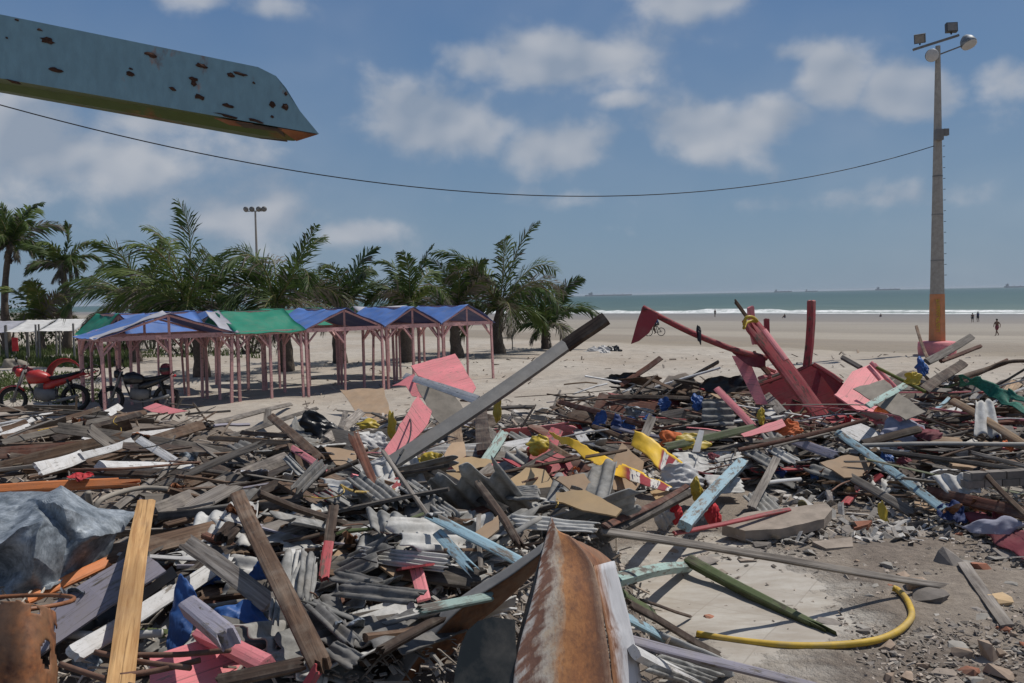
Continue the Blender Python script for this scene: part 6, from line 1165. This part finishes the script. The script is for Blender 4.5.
# corrugated pieces
CO = [
 ('grey corrugated sheet standing upright in front of the wrecked stall', 'fibre', [(700, 426, (718, 424, 0)), (738, 426, (718, 424, 0)), (737, 398, (718, 424, .35)), (700, 399, (718, 424, .35))], 5, .03),
 ('white corrugated sheet standing upright near the brown slanting plank', 'fibrewhite', [(1002, 440, (990, 438, 0)), (992, 398, (990, 438, .5)), (976, 400, (990, 438, .5)), (974, 436, (990, 438, 0))], 5, .035),
 ('white corrugated sheet lying before the brick chunk', 'fibrewhite', [(930, 474, .45), (948, 496, .3), (982, 494, .3), (972, 472, .45)], 5, .04),
 ('bright white corrugated sheet above the pale plastic pipe', 'fibrewhite', [(764, 449, .4), (792, 466, .35), (802, 460, .35), (778, 447, .42)], 4, .02),
 ('beige corrugated sheet left of the bright white one', 'fibre', [(740, 452, .4), (772, 470, .35), (786, 466, .35), (752, 447, .42)], 4, .02),
 ('wide grey corrugated shard below the reddish brown plank', 'fibre', [(344, 478, .35), (388, 512, .3), (412, 504, .3), (366, 468, .35)], 5, .03),
 ('long grey corrugated shard running down toward the blue plank', 'fibre', [(394, 486, .35), (452, 522, .3), (464, 516, .3), (412, 478, .35)], 4, .028),
 ('beige grey corrugated shard with a torn lower edge', 'fibre', [(366, 508, .35), (372, 532, .3), (410, 540, .3), (406, 514, .35)], 5, .028),
 ('white fibre sheet shard lying level under the torn corrugated shard', 'fibrewhite', [(354, 546, .32), (456, 556, .3), (448, 572, .25), (366, 562, .28)], 4, .012),
 ('white cement sheet behind the peak of the rusty shell', 'fibrewhite', [(506, 514, .3), (602, 524, .28), (598, 532, .25), (514, 528, .26)], 3, .012),
 ('grey rippled shard under the yellow chipboard', 'fibre', [(504, 500, .3), (542, 500, .3), (540, 486, .33), (506, 488, .33)], 4, .03),
 ('dark corrugated fan of shards above the white fibre sheet', 'fibredark', [(300, 496, .35), (330, 466, .5), (318, 458, .55), (288, 490, .4)], 4, .05),
 ('grey curved gutter shard leaning beside the dark fan', 'fibre', [(282, 458, .45), (300, 478, .4), (306, 472, .42), (288, 454, .5)], 1, .04),
 ('dark ribbed sheet piece behind the crossing dark beam', 'fibredark', [(226, 446, .35), (246, 456, .3), (264, 448, .3), (244, 440, .35)], 6, .03),
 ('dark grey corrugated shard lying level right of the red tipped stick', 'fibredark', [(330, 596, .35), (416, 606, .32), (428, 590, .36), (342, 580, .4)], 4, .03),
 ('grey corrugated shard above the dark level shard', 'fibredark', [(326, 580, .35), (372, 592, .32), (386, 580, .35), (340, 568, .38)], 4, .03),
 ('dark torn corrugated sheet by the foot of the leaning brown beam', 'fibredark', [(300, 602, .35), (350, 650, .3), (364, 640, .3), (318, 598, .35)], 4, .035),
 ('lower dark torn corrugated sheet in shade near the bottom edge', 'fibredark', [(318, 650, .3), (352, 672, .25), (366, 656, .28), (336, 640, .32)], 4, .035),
 ('pale corrugated strip standing right of the leaning brown beam', 'fibrewhite', [(280, 600, .3), (290, 546, .42), (304, 548, .42), (296, 604, .3)], 3, .025),
 ('grey corrugated strip beside the pale standing strip', 'fibre', [(296, 602, .32), (302, 548, .44), (316, 552, .44), (310, 604, .32)], 3, .025),
 ('narrow grey shard lying right of the pale strips', 'fibre', [(268, 626, .3), (276, 560, .35), (284, 562, .35), (278, 628, .3)], 2, .02),
 ('rippled grey sheet under the pink pole near the concrete slab', 'fibre', [(742, 496, .3), (766, 520, .2), (786, 512, .2), (760, 486, .3)], 4, .025),
 ('grey rippled roof sheet below the torn plywood', 'fibre', [(800, 470, .3), (850, 486, .25), (862, 480, .25), (818, 462, .32)], 4, .025),
 ('white fibre sheet lying left of the bluish bottom plank', 'fibre', [(636, 668, .2), (700, 690, .18), (730, 676, .15), (660, 654, .18)], 6, .02),
 ('white flat cement sheet below the white bag by the blue beam', 'fibrewhite', [(700, 474, .32), (744, 478, .3), (746, 492, .25), (712, 494, .25)], 3, .012),
 ('white cement shard in front of the dark fan', 'fibrewhite', [(318, 478, .3), (352, 482, .3), (360, 496, .25), (334, 494, .25)], 2, .01),
 ('grey flat shard lying left of the red tipped stick', 'fibrewhite', [(256, 500, .2), (300, 512, .2), (298, 522, .18), (262, 516, .18)], 2, .01),
 ('pale cement shard beneath the brown leaning beam', 'fibrewhite', [(330, 512, .2), (372, 536, .2), (366, 546, .18), (334, 526, .18)], 2, .012),
]
for i_, (lb, mt, c4, wv, am) in enumerate(CO): corr('corrugated_sheet', lb, mt, c4, wv, am, seed=i_)
# ------------------------------------------------------------------ the wrecked red stall
wc = hit(806, 426, .0); t = thing('wrecked_stall', 'overturned dark red wooden stall with open front, wrecked among the debris', 'wrecked stall', wc); bpy.context.view_layer.update(); D = wc.y + .15
panel('back_panel', None, 'panelred', [(757, 385), (813, 364), (836, 388), (846, 432), (796, 436)], at(800, 400, D + .5), (-.12, -.9, .42), .03, parent=t)
panel('side_panel', None, 'panelred', [(813, 364), (845, 384), (852, 410), (846, 432), (834, 392)], at(834, 390, D + .35), (-.7, -.6, .3), .03, parent=t)
panel('left_panel', None, 'panelpink', [(732, 356), (748, 357), (768, 405), (756, 404)], at(750, 380, D + .1), (-.25, -.85, .45), .03, parent=t)
def wbar(nm, a, b, wpx, mt, rt=.5, face=.7):
    A, B = at(*a), at(*b); X, Y, Z, dist = frame_of(A, B, face); wm = wpx * dist / FPX; _seed[0] += 1
    o = plank_mesh((B - A).length, wm, max(.03, wm * rt), .03, .03, 0, _seed[0]).build(nm, M[mt], t); o.matrix_world = mat_of(X, Y, Z, (A + B) / 2); return o
wbar('corner_post', (807, 366, D + .5), (812, 300, D + .4), 6.5, 'red', .9); wbar('corner_post', (770, 352, D + .9), (766, 318, D + .9), 4.5, 'red', .9); wbar('corner_post', (756, 345, D + .3), (750, 306, D + .3), 6, 'pink', .8)
wbar('frame_rail', (750, 364, D + .3), (776, 372, D + .3), 3, 'red'); wbar('frame_rail', (758, 378, D + .2), (778, 371, D + .4), 3.5, 'pink'); wbar('frame_rail', (813, 363, D + .55), (842, 383, D + .2), 4, 'red', .8); wbar('frame_rail', (765, 366, D + .6), (772, 384, D + .5), 4, 'red'); wbar('frame_rail', (752, 352, D + .4), (770, 374, D + .2), 5, 'redbrown'); wbar('top_rail', (757, 385, D + .45), (813, 364, D + .45), 3, 'red', .8)
t2 = plank('plank', 'wide pink red plank leaning steeply across the wrecked stall', 'red', (746, 318), (836, 436), 16, D + .3, D - .5, .55, .28, (.35, .03))
plank('plank', 'thin brown plank end sticking up above the yellow strap', 'brown', (734, 300), (748, 318), 4, D - .1, D - .1, .6, .6, (.08, 0)); plank('plank', 'pink trim strip along the far edge of the wide leaning plank', 'pink', (764, 330), (786, 360), 6, D + .05, D - .3, .5, .6)
tubeobj('strap', 'yellow strap looped round the top of the wide leaning plank', 'bagyellow', [(744, 325, D - .3), (746, 318, D - .35), (752, 317, D - .3), (757, 321, D - .1), (752, 321, D), (746, 323, D - .1), (744, 328, D - .32)], .025, 'strap')
tubeobj('pole', 'long dark red pole slanting out from the wrecked stall', 'red', [(643, 308, D - .6), (690, 332, D - .4), (735, 350, D - .1), (766, 358, D + .2)], .047, 'pole')
panel('flap', 'dark red triangular flap hanging from the end of the long pole', 'panelred', [(643, 306), (658, 314), (657, 320), (649, 333), (639, 341), (631, 344), (637, 322)], at(645, 322, D - .62), (-.2, -.95, .1), .02, 'flap')
rag('cloth', 'dark rag hanging from the middle of the long red pole', 'bagblack', 698, 334, 4, 13, .5, 1.0, 'cloth', 60, .1); HERO[-1].location = at(699, 335, D - .42)
sheet('cloth', 'dark red tarp slung under the pole where it meets the wreck', 'cloth_maroon', [[(728, 346, D - .1), (745, 352, D), (764, 358, D + .1)], [(734, 354, D - .1), (750, 366, D), (766, 368, D + .1)]], 14, 8, .03, 4, .005, 'tarp')
for lb, poly, d_ in (('largest pink slatted board leaning at the side of the wreck', [(836, 394), (852, 372), (872, 364), (882, 376), (892, 400), (905, 426), (896, 432), (868, 412)], D - .2), ('pink board strip lying along the lower edge of the slatted board', [(834, 395), (838, 393), (898, 432), (893, 436)], D - .35), ('second pink strip above the lower pink strip', [(852, 402), (856, 400), (906, 428), (902, 433)], D - .3)):
    panel('board', lb, 'panelpink', poly, at(868, 398, d_), (.25, -.55, .8), .025)
for lb, a_, b_ in (('pink batten standing along the top of the slatted board', (868, 366), (880, 380)), ('second pink batten at the top of the slatted board, nearer the tangle', (874, 364), (888, 380)), ('third pink batten closest to the yellow bag', (871, 362), (896, 388))): plank('batten', lb, 'pink', a_, b_, 4, D - .3, D - .4, .6, .7)
plank('plank', 'old rope wrapped branch end rising right of the red wreck', 'grey', (842, 357), (861, 368), 5, D + 1.2, D + .6, .6, .9, (.05, 0))
# ------------------------------------------------------------------ masonry, coconuts
def slabchunk(label, poly, anchor, nrm, th): o = panel('concrete_slab', label, 'slabtop', poly, anchor, nrm, th, 'concrete slab', rough=.4); return o
slabchunk('large broken concrete slab with a pinkish earth edge', [(722, 530), (744, 518), (790, 512), (826, 508), (832, 514), (824, 524), (780, 534), (745, 536)], (778, 524, .22), (0, -.14, 1), .11)
slabchunk('flat concrete fragment on the mud before the large slab', [(812, 545), (852, 540), (853, 550), (826, 552)], (834, 547, .10), (0, -.1, 1), .07)
brk = hit(1000, 482, .3); t = thing('brick_chunk', 'chunk of mortared wall lying in the debris at the frame edge', 'masonry', brk, R(8)); kk = (CAM - brk).length / FPX
for r_ in range(2):
    for q_ in range(4): mb = MB(); mb.box((q_ * .2 - .32 + .05 * r_, random.uniform(-.01, .01), r_ * .085), (.19, .12, .075)); mb.build('brick', M['stone'], t)
mb = MB(); mb.box((.0, 0, .04), (.78, .10, .15)); mb.build('mortar', M['concrete'], t)
stone('coconut', 'green coconut lying on shards above the large concrete slab', 'coconut', 803, 508, 11, 12, .1, 61, 1, 'coconut').modifiers.new('s', 'SUBSURF').render_levels = 2; stone('coconut', 'brown coconut half hidden left of the long blue plank', 'coconutbrown', 849, 494, 13, 10, .1, 62, 1, 'coconut').modifiers.new('s', 'SUBSURF').render_levels = 2
for lb, mt, px, py, w, h in (('red brick fragment on the mud left of the short yellow scrap', 'brick', 859, 529, 24, 8), ('pink grey stone block standing near the grey plank on the mud', 'stone', 950, 566, 26, 18), ('grey rock at the frame edge below the brick rubble', 'mortar', 990, 660, 22, 20), ('flat red tile fragment above the maroon cloth', 'brick', 970, 480, 20, 8), ('orange brick fragment beside the pink grey stone block', 'brick', 982, 571, 18, 9), ('small tan concrete piece by the grey plank on the mud', 'ply', 1000, 604, 22, 10), ('large flat stone under the far end of the very long plank', 'stone', 930, 600, 34, 10)): stone('stone', lb, mt, px, py, w, h, 0, px, .5)
rag('plastic_strip', 'short yellow plastic strip standing on the shards by the long blue plank', 'bagyellow', 883, 519, 7, 22, .5, .15, 'plastic strip', 70, .3)
rag('rubbish_bag', 'pale rubbish heap of white bags on the sand beyond the propped beam', 'bagwhite', 595, 350, 18, 9, .7, .05, 'rubbish bag', 71); rag('rubbish_bag', 'dark rubbish bag in the sand next to the white bags', 'bagblack', 613, 350, 16, 8, .7, .05, 'rubbish bag', 72); rag('rubbish_bag', 'second white bag in the sand rubbish beyond the propped beam', 'bagwhite', 604, 351, 12, 8, .7, .08, 'rubbish bag', 73)
rag('cloth', 'mixed pile of discarded cloth behind the red motorcycle', 'panelgrey', 14, 366, 26, 12, .6, .1, 'cloth', 74); rag('cloth', 'reddish cloth on the discarded pile behind the red motorcycle', 'cloth_maroon', 22, 371, 16, 8, .6, .1, 'cloth', 75)
# ------------------------------------------------------------------ the rest of the heap: single planks, battens, shards, stones
FILL = []
def inheap(px, py):
    if 425 < px < 660 and py > 585: return None
    if 92 < px < 168 and py > 488: return None
    if (165 < px < 275 and py > 575 or px < 95 and py > 490) and random.random() < .75: return None
    p = hit(px, py); return p if heap(p.x, p.y) > .12 and p.y < 24 else None
def fillplank(kind, mat, colour, px, py, L, w, t_, ang, tilt, lift, roll, jag):
    p = inheap(px, py)
    if p is None: return None
    p = p + Vector((0, 0, lift)); d = Vector((math.cos(ang) * math.cos(tilt), math.sin(ang) * math.cos(tilt), math.sin(tilt)))
    up = Vector((0, 0, 1)); n = (up - d * up.dot(d)).normalized(); y = n.cross(d); n2 = n * math.cos(roll) + y * math.sin(roll); y2 = n2.cross(d)
    _seed[0] += 1; o = plank_mesh(L, w, t_, jag, jag * random.random(), random.uniform(-.02, .02), _seed[0]).build(kind, M[mat], None, False, mat_of(d, y2, n2, p))
    o['_c'] = colour; o['_len'] = L; FILL.append((o, 'upright stick' if kind == 'upright_stick' else kind, colour, 'long' if L > 1.5 else 'short' if L < .75 else '')); return o
WOODS = [('grey', 'grey', 9), ('darkgrey', 'dark grey', 8), ('brown', 'brown', 8), ('darkbrown', 'dark brown', 6), ('redbrown', 'reddish brown', 3), ('tan', 'tan', 2.5), ('white', 'white', 3.2), ('pink', 'pink', 1.0), ('red', 'dark red', 1.1), ('blue', 'pale blue', .8), ('lavender', 'lavender grey', 1.2), ('green', 'mossy green', .3)]
def pickwood(px, py):
    ws = []
    for m_, c_, w in WOODS:
        if px < 330 and py < 520: w *= {'brown': 1.6, 'darkbrown': 1.5, 'white': 1.2, 'pink': .4, 'blue': .1, 'red': .3, 'grey': 1.4}.get(m_, 1)
        if px > 640: w *= {'red': 2.6, 'pink': 1.5, 'grey': 1.2, 'redbrown': 1.6, 'tan': 1.6}.get(m_, 1)
        if py > 500 and px < 660: w *= {'pink': .25, 'blue': .2, 'red': .5}.get(m_, 1)
        ws.append(w)
    r = random.choices(WOODS, ws)[0]; return r[0], r[1]
def spot():
    while True:
        px, py = random.uniform(0, 1024), random.uniform(388, 683)
        if py < 560 or random.random() < .55: return px, py
n = 0; tries = 0
while n < 235 and tries < 4000:
    tries += 1; px, py = spot()
    if 500 < px < 660 and py > 530: continue
    m_, c_ = pickwood(px, py); back = px < 340 and py < 525
    ang = R(random.gauss(22, 16)) if back else (R(random.gauss(0, 40)) if px > 640 else random.uniform(0, math.pi))
    L = min(2.6, max(.5, random.lognormvariate(.15 if back else -.1, .42))); w = random.choice((.07, .10, .12, .15, .18, .22, .26))
    if py > 560: L *= .75
    o = fillplank('plank', m_, c_, px, py, L, w, random.choice((.02, .025, .03, .05)), ang, R(random.gauss(0, 7)), random.uniform(.02, .22), R(random.gauss(0, 30)), random.choice((.04, .1, .18, .28)))
    n += o is not None
n = 0; tries = 0
while n < 120 and tries < 4000:
    tries += 1; px, py = spot()
    if 500 < px < 660 and py > 530: continue
    m_, c_ = pickwood(px, py); back = px < 340 and py < 525
    ang = R(random.gauss(22, 22)) if back else (R(random.gauss(0, 45)) if px > 640 else random.uniform(0, math.pi))
    L = min(2.4, max(.4, random.lognormvariate(-.05, .45))); w = random.choice((.03, .04, .05))
    o = fillplank('batten', m_, c_, px, py, L * (.75 if py > 560 else 1), w, w * .8, ang, R(random.gauss(0, 9)), random.uniform(.05, .28), R(random.uniform(-40, 40)), random.choice((0, .03, .1)))
    n += o is not None
n = 0; tries = 0
while n < 85 and tries < 3000:      # broad thin boards
    tries += 1; px, py = spot()
    if 500 < px < 660 and py > 530: continue
    m_, c_ = pickwood(px, py)
    if m_ in ('pink', 'red', 'blue', 'green'): continue
    o = fillplank('broad_board', m_, c_, px, py, random.uniform(.5, 1.5), random.uniform(.22, .42), .016, random.uniform(0, math.pi), R(random.gauss(0, 12)), random.uniform(.06, .24), R(random.gauss(0, 22)), random.choice((.05, .12, .2)))
    n += o is not None
n = 0; tries = 0
while n < 130 and tries < 5000:      # thin laths, thickest on the far pile and the back of the near heap
    tries += 1
    px, py = (random.uniform(520, 1024), random.uniform(388, 520)) if random.random() < .68 else (random.uniform(0, 520), random.uniform(405, 600))
    m_, c_ = pickwood(px, py)
    L = min(2.6, max(.5, random.lognormvariate(.12, .4))) * (.8 if py > 520 else 1); w = random.choice((.022, .028, .035, .05, .07))
    o = fillplank('lath', m_, c_, px, py, L, w, random.choice((.012, .018, .022)), R(random.gauss(0, 30)) if px > 520 else R(random.gauss(22, 24)), R(random.gauss(0, 8)), random.uniform(.08, .36), R(random.uniform(-40, 40)), random.choice((0, .04, .12)))
    n += o is not None
n = 0; tries = 0
while n < 44 and tries < 900:      # pieces standing up out of the far pile
    tries += 1; px, py = (random.uniform(845, 1024), random.uniform(362, 405)) if random.random() < .7 else (random.uniform(610, 760), random.uniform(384, 412))
    m_, c_ = pickwood(px, py)
    o = fillplank('upright_stick', m_, c_, px, py, random.uniform(.6, 1.7), random.choice((.04, .06, .09, .13)), random.choice((.03, .04)), random.uniform(-.9, .9) + (math.pi if random.random() < .25 else 0), R(random.uniform(6, 38)), random.uniform(.15, .4), R(random.uniform(-40, 40)), random.choice((.04, .1, .2)))
    n += o is not None
n = 0
while n < 185:
    px, py = random.uniform(200, 900), random.uniform(440, 683)
    if 500 < px < 660 and py > 530: continue
    if px < 300 and py < 500: continue
    p = inheap(px, py)
    if p is None: continue
    m_, c_ = random.choices([('fibre', 'grey'), ('fibredark', 'dark grey'), ('fibrewhite', 'whitish')], [5, 2.6, 4])[0]
    e = (R(random.gauss(0, 16)), R(random.gauss(0, 16)), random.uniform(0, 6.28)); mw = Matrix.Translation(p + Vector((0, 0, random.uniform(.04, .2)))) @ Matrix.Rotation(e[2], 4, 'Z') @ Matrix.Rotation(e[0], 4, 'X') @ Matrix.Rotation(e[1], 4, 'Y')
    L, w = random.uniform(.35, 1.4), random.choice((.22, .34, .45, .6)); o = corr('corrugated_shard', None, m_, None, max(1, int(w / .09)), random.choice((.02, .022, .005)), seed=n + 200, ragged=.16, mw=mw, size=(L, w)); FILL.append((o, 'shard', c_ + ' roof', 'long' if L > .75 else '')); n += 1
n = 0
while n < 60:
    px, py = random.uniform(330, 1024), random.uniform(395, 640)
    p = inheap(px, py)
    if p is None or (500 < px < 660 and py > 530): continue
    m_, c_ = random.choices([('plytan', 'tan'), ('ply', 'yellowish'), ('panelgrey', 'grey'), ('panelwhite', 'white'), ('panelpink', 'pink'), ('panelred', 'dark red')], [4, 3, 4, 2, 1.2, 1.5])[0]
    L, w = random.uniform(.25, .6), random.uniform(.15, .4); mb = MB(); k_ = random.randint(5, 7); ring = []
    for i in range(k_): a = 6.283 * i / k_ + random.uniform(-.3, .3); ring.append((math.cos(a) * L / 2 * random.uniform(.8, 1.15), math.sin(a) * w / 2 * random.uniform(.8, 1.15)))
    mb.add([(x, y, .007) for x, y in ring] + [(x, y, -.007) for x, y in ring], [tuple(range(k_)), tuple(range(2 * k_ - 1, k_ - 1, -1))] + [(i, i + k_, (i + 1) % k_ + k_, (i + 1) % k_) for i in range(k_)])
    mw = Matrix.Translation(p + Vector((0, 0, random.uniform(.05, .22)))) @ Matrix.Rotation(random.uniform(0, 6.28), 4, 'Z') @ Matrix.Rotation(R(random.gauss(10, 20)), 4, 'X') @ Matrix.Rotation(R(random.gauss(0, 18)), 4, 'Y')
    FILL.append((mb.build('board_scrap', M[m_], None, False, mw), 'board scrap', c_, '')); n += 1
n = 0
RG = [('tarpblue', 'blue', 'plastic scrap'), ('cloth_red', 'red', 'cloth scrap'), ('cloth_navy', 'navy', 'cloth scrap'), ('bagwhite', 'white', 'plastic scrap'), ('cloth_maroon', 'maroon', 'cloth scrap'), ('bagblack', 'black', 'plastic scrap'), ('cloth_orange', 'orange', 'cloth scrap')]
while n < 34:
    px, py = random.uniform(470, 1024), random.uniform(385, 520)
    if inheap(px, py) is None: continue
    m_, c_, kd = random.choice(RG); w = random.uniform(4, 11); o = rag(kd.replace(' ', '_'), 'x', m_, px, py, w, w * random.uniform(.5, 1.2), .6, random.uniform(.15, .3), 'scrap', 300 + n, random.uniform(.2, .7)); HERO.pop(); del o['label']; FILL.append((o, kd, c_, '')); n += 1
n = 0
while n < 190:
    px, py = random.uniform(640, 1024), random.uniform(515, 683)
    if px < 860 and py > 560 and random.random() < .85: continue
    p = hit(px, py, 0, SF)
    if heap(p.x, p.y) > .2: continue
    m_, c_ = random.choices([('stone', 'grey'), ('mortar', 'tan'), ('brick', 'reddish'), ('concrete', 'pale grey')], [5, 4, 1.3, 4])[0]
    w = random.lognormvariate(1.9, .5); o = stone('stone', None, m_, px, py, w, w * random.uniform(.3, .6), 0, 500 + n, .5, pos=p - Vector((0, 0, .01))); FILL.append((o, 'stone', c_, 'small' if w < 7 else '')); n += 1
n = 0
while n < 26:      # wires and cables looping over the debris
    px, py = random.uniform(20, 1000), random.uniform(415, 600); a = random.uniform(0, 6.28); q = random.uniform(14, 45); pts = []
    if inheap(px, py) is None or (500 < px < 660 and py > 530): continue
    for k_ in range(4): pts.append((px, py, random.uniform(.2, .42))); a += random.gauss(0, .8); px += math.cos(a) * q / 2; py += math.sin(a) * q / 5
    m_, c_ = random.choice([('rubberblack', 'black'), ('rubberblack', 'black'), ('rustpipe', 'rusty'), ('bagwhite', 'white'), ('hose', 'yellow')]); o = tubeobj('wire', 'x', m_, pts, random.choice((.005, .007, .01)), 'wire', 6, 5); HERO.pop(); FILL.append((o, 'wire', c_, '')); n += 1
n = 0
while n < 22:      # torn sheet metal
    px, py = random.uniform(60, 1000), random.uniform(410, 640)
    if inheap(px, py) is None or (500 < px < 660 and py > 530): continue
    w, h = random.uniform(12, 34), random.uniform(5, 13); m_, c_ = random.choice([('whitesteel', 'whitish'), ('rustdrum', 'rusty'), ('galvanised', 'grey'), ('rust', 'rust brown')]); j_ = lambda k_: random.uniform(-.25, .25) * k_
    o = sheet('metal_scrap', 'x', m_, [[(px - w / 2 + j_(w), py + h / 2 + j_(h), .15), (px + j_(w), py + h / 2, .2), (px + w / 2 + j_(w), py + h / 2 + j_(h), .15)], [(px - w / 2 + j_(w), py - h / 2 + j_(h), .4), (px + j_(w), py - h / 2, .3), (px + w / 2 + j_(w), py - h / 2 + j_(h), .4)]], 16, 12, .03, 6, .003, 'metal scrap', seed=n * 3.3, folds=5, foldamp=.06, smooth=False, ragged=.08); HERO.pop(); FILL.append((o, 'metal scrap', c_, '')); n += 1
n = 0
while n < 48:      # flat pieces of broken floor
    px, py = random.uniform(660, 1024), random.uniform(518, 683); p = hit(px, py, 0, SF)
    if heap(p.x, p.y) > .3 or (px < 850 and py > 560 and random.random() < .8): continue
    m_, c_ = random.choice([('concrete', 'pale'), ('slabtop', 'tan'), ('stone', 'grey')]); w = random.uniform(9, 26); o = stone('concrete_fragment', None, m_, px, py, w, w * .12, 0, 900 + n, .5, pos=p - Vector((0, 0, .012))); FILL.append((o, 'concrete fragment', c_, 'wide' if w > 18 else '')); n += 1
# ------------------------------------------------------------------ uncountable bits
def bits(name, mat, N_, area, smin, smax, flat, elong, surf_, keep, lift=.02):
    mb = MB(); n = 0; tr = 0
    while n < N_ and tr < N_ * 6:
        tr += 1; px, py = random.uniform(area[0], area[1]), random.uniform(area[2], area[3])
        p = hit(px, py, 0, surf_)
        if not keep(p, px, py): continue
        k = (CAM - p).length / FPX; s = random.uniform(smin, smax) * k; L = s * random.uniform(1, elong)
        rot = Matrix.Rotation(random.uniform(0, 6.28), 3, 'Z') @ Matrix.Rotation(random.gauss(0, .45), 3, 'X') @ Matrix.Rotation(random.gauss(0, .45), 3, 'Y')
        mb.box(p + Vector((0, 0, random.uniform(0, lift))), (L, s * random.uniform(.5, 1), s * flat), rot, 0, random.uniform(.6, 1)); n += 1
    return tag(mb.build(name, M[mat]), kind='stuff')
hk = lambda p, px, py: heap(p.x, p.y) > .06 and p.y < 24
bits('splintered_debris', 'splinters', 4000, (-10, 1034, 385, 700), .9, 3.2, .4, 14, S, hk, .16)
bits('broken_debris', 'chips', 2400, (240, 1034, 400, 700), 1.5, 8, .16, 3, S, lambda p, px, py: hk(p, px, py), .14)
bits('gravel', 'gravel', 3600, (640, 1034, 508, 690), .6, 4.6, .22, 2.2, SF, lambda p, px, py: heap(p.x, p.y) < .3 and p.y < 13 and (px > 850 - (py - 500) * .1 or py < 560 or random.random() < .10), .01)
bits('beach_litter', 'splinters', 600, (190, 1024, 352, 412), .7, 2.2, .35, 5, T, lambda p, px, py: heap(p.x, p.y) < .1 and p.y < 40, .02)
bits('roofing_debris', 'chips', 700, (750, 960, 470, 545), 1.5, 9, .14, 4, SF, lambda p, px, py: p.y < 14.5, .05)
# ------------------------------------------------------------------ drop filler that nothing shows, then say which is which
bpy.context.view_layer.update(); dg = bpy.context.evaluated_depsgraph_get(); seen = {}
for j in range(384, 683, 2):
    for i in range(0, 1024, 2):
        ok, _lo, _no, _ix, ob, _mx = scn.ray_cast(dg, CAM, ray(i + .5, j + .5))
        if ok: seen[ob.name] = seen.get(ob.name, 0) + 1
MARKS = [((50, 550), 'galvanised sheet'), ((70, 487), 'orange beam'), ((130, 600), 'tall raw plank'), ((215, 620), 'blue tarp'), ((280, 580), 'leaning brown beam'), ((328, 545), 'red tipped stick'), ((150, 464), 'thick white beam'), ((165, 410), 'black motorcycle'), ((35, 405), 'red motorcycle'),
 ((270, 425), 'sand clearing'), ((366, 465), 'reddish upright plank'), ((408, 430), 'torn pink board'), ((440, 370), 'big pink board'), ((475, 415), 'propped beam'), ((480, 540), 'blue plank with red edge'), ((405, 560), 'white fibre sheet'), ((575, 600), 'rusty appliance shell'), ((530, 480), 'yellow chipboards'), ((610, 465), 'yellow banner'), ((660, 450), 'second yellow banner'), ((715, 495), 'light blue beam'), ((718, 412), 'upright corrugated sheet'), ((800, 390), 'wrecked red stall'), ((778, 524), 'concrete slab'), ((865, 400), 'pink slatted board'), ((890, 470), 'long blue plank'), ((990, 415), 'upright white corrugated sheet'), ((1000, 480), 'brick chunk'), ((960, 515), 'navy cloth'), ((880, 620), 'yellow hose'), ((760, 600), 'mossy green beam'), ((985, 595), 'grey plank on mud'), ((935, 370), 'pink pole base'), ((390, 635), 'dark round log'), ((200, 665), 'pink flaked plate'), ((560, 410), 'far brown plank'), ((660, 400), 'far dark plank')]
rows = {}
for o, kd, c_, sz in FILL:
    if seen.get(o.name, 0) < 2: bpy.data.objects.remove(o); continue
    x, y = proj(o.matrix_world.translation); b_ = sorted((math.hypot((x - mx_[0]) , (y - mx_[1]) * 1.6), nm, mx_) for mx_, nm in MARKS)[0]
    rel = ('above' if y < b_[2][1] - 12 else 'below' if y > b_[2][1] + 12 else 'left of' if x < b_[2][0] else 'right of')
    key = ' '.join(q for q in (sz, c_, kd.replace('_', ' ')) if q), f'{rel} the {b_[1]}'
    rows.setdefault(key, []).append((x, y, o, kd))
ORD = ['leftmost', 'second from left', 'third from left', 'fourth from left', 'fifth from left', 'sixth from left', 'seventh from left', 'eighth from left', 'ninth from left']
NUM = ['', '', 'two', 'three', 'four', 'five', 'six', 'seven', 'eight', 'nine', 'ten']
for (what, where), v in rows.items():
    v.sort(key=lambda r: r[0])
    for i, (x, y, o, kd) in enumerate(v):
        lab = f'{what} lying {where}' if len(v) == 1 else f'{what} {where}, {"rightmost" if i == len(v) - 1 else ORD[min(i, 8)]} of {NUM[min(len(v), 10)]}'
        o['label'] = lab; o['category'] = kd.split()[-1].split('_')[-1] if kd != 'board scrap' else 'board'
        o['group'] = {'plank': 'planks strewn over the heap', 'broad_board': 'broad boards strewn over the heap', 'upright stick': 'planks standing up out of the far pile', 'lath': 'laths strewn over the heap', 'batten': 'battens strewn over the heap', 'shard': 'broken roofing shards', 'wire': 'loose wires over the heap', 'metal scrap': 'torn sheet metal scraps', 'board scrap': 'board scraps in the heap', 'stone': 'stones on the mud', 'concrete fragment': 'broken floor pieces on the mud'}.get(kd, 'cloth and plastic scraps in the heap')
        for k_ in ('_c', '_len'):
            if k_ in o: del o[k_]
HID = [] if True else [o.name for o in HERO if seen.get(o.name, 0) < 3]
print('HIDDEN HEROES', [(n_, bpy.data.objects[n_].get('label')) for n_ in HID])
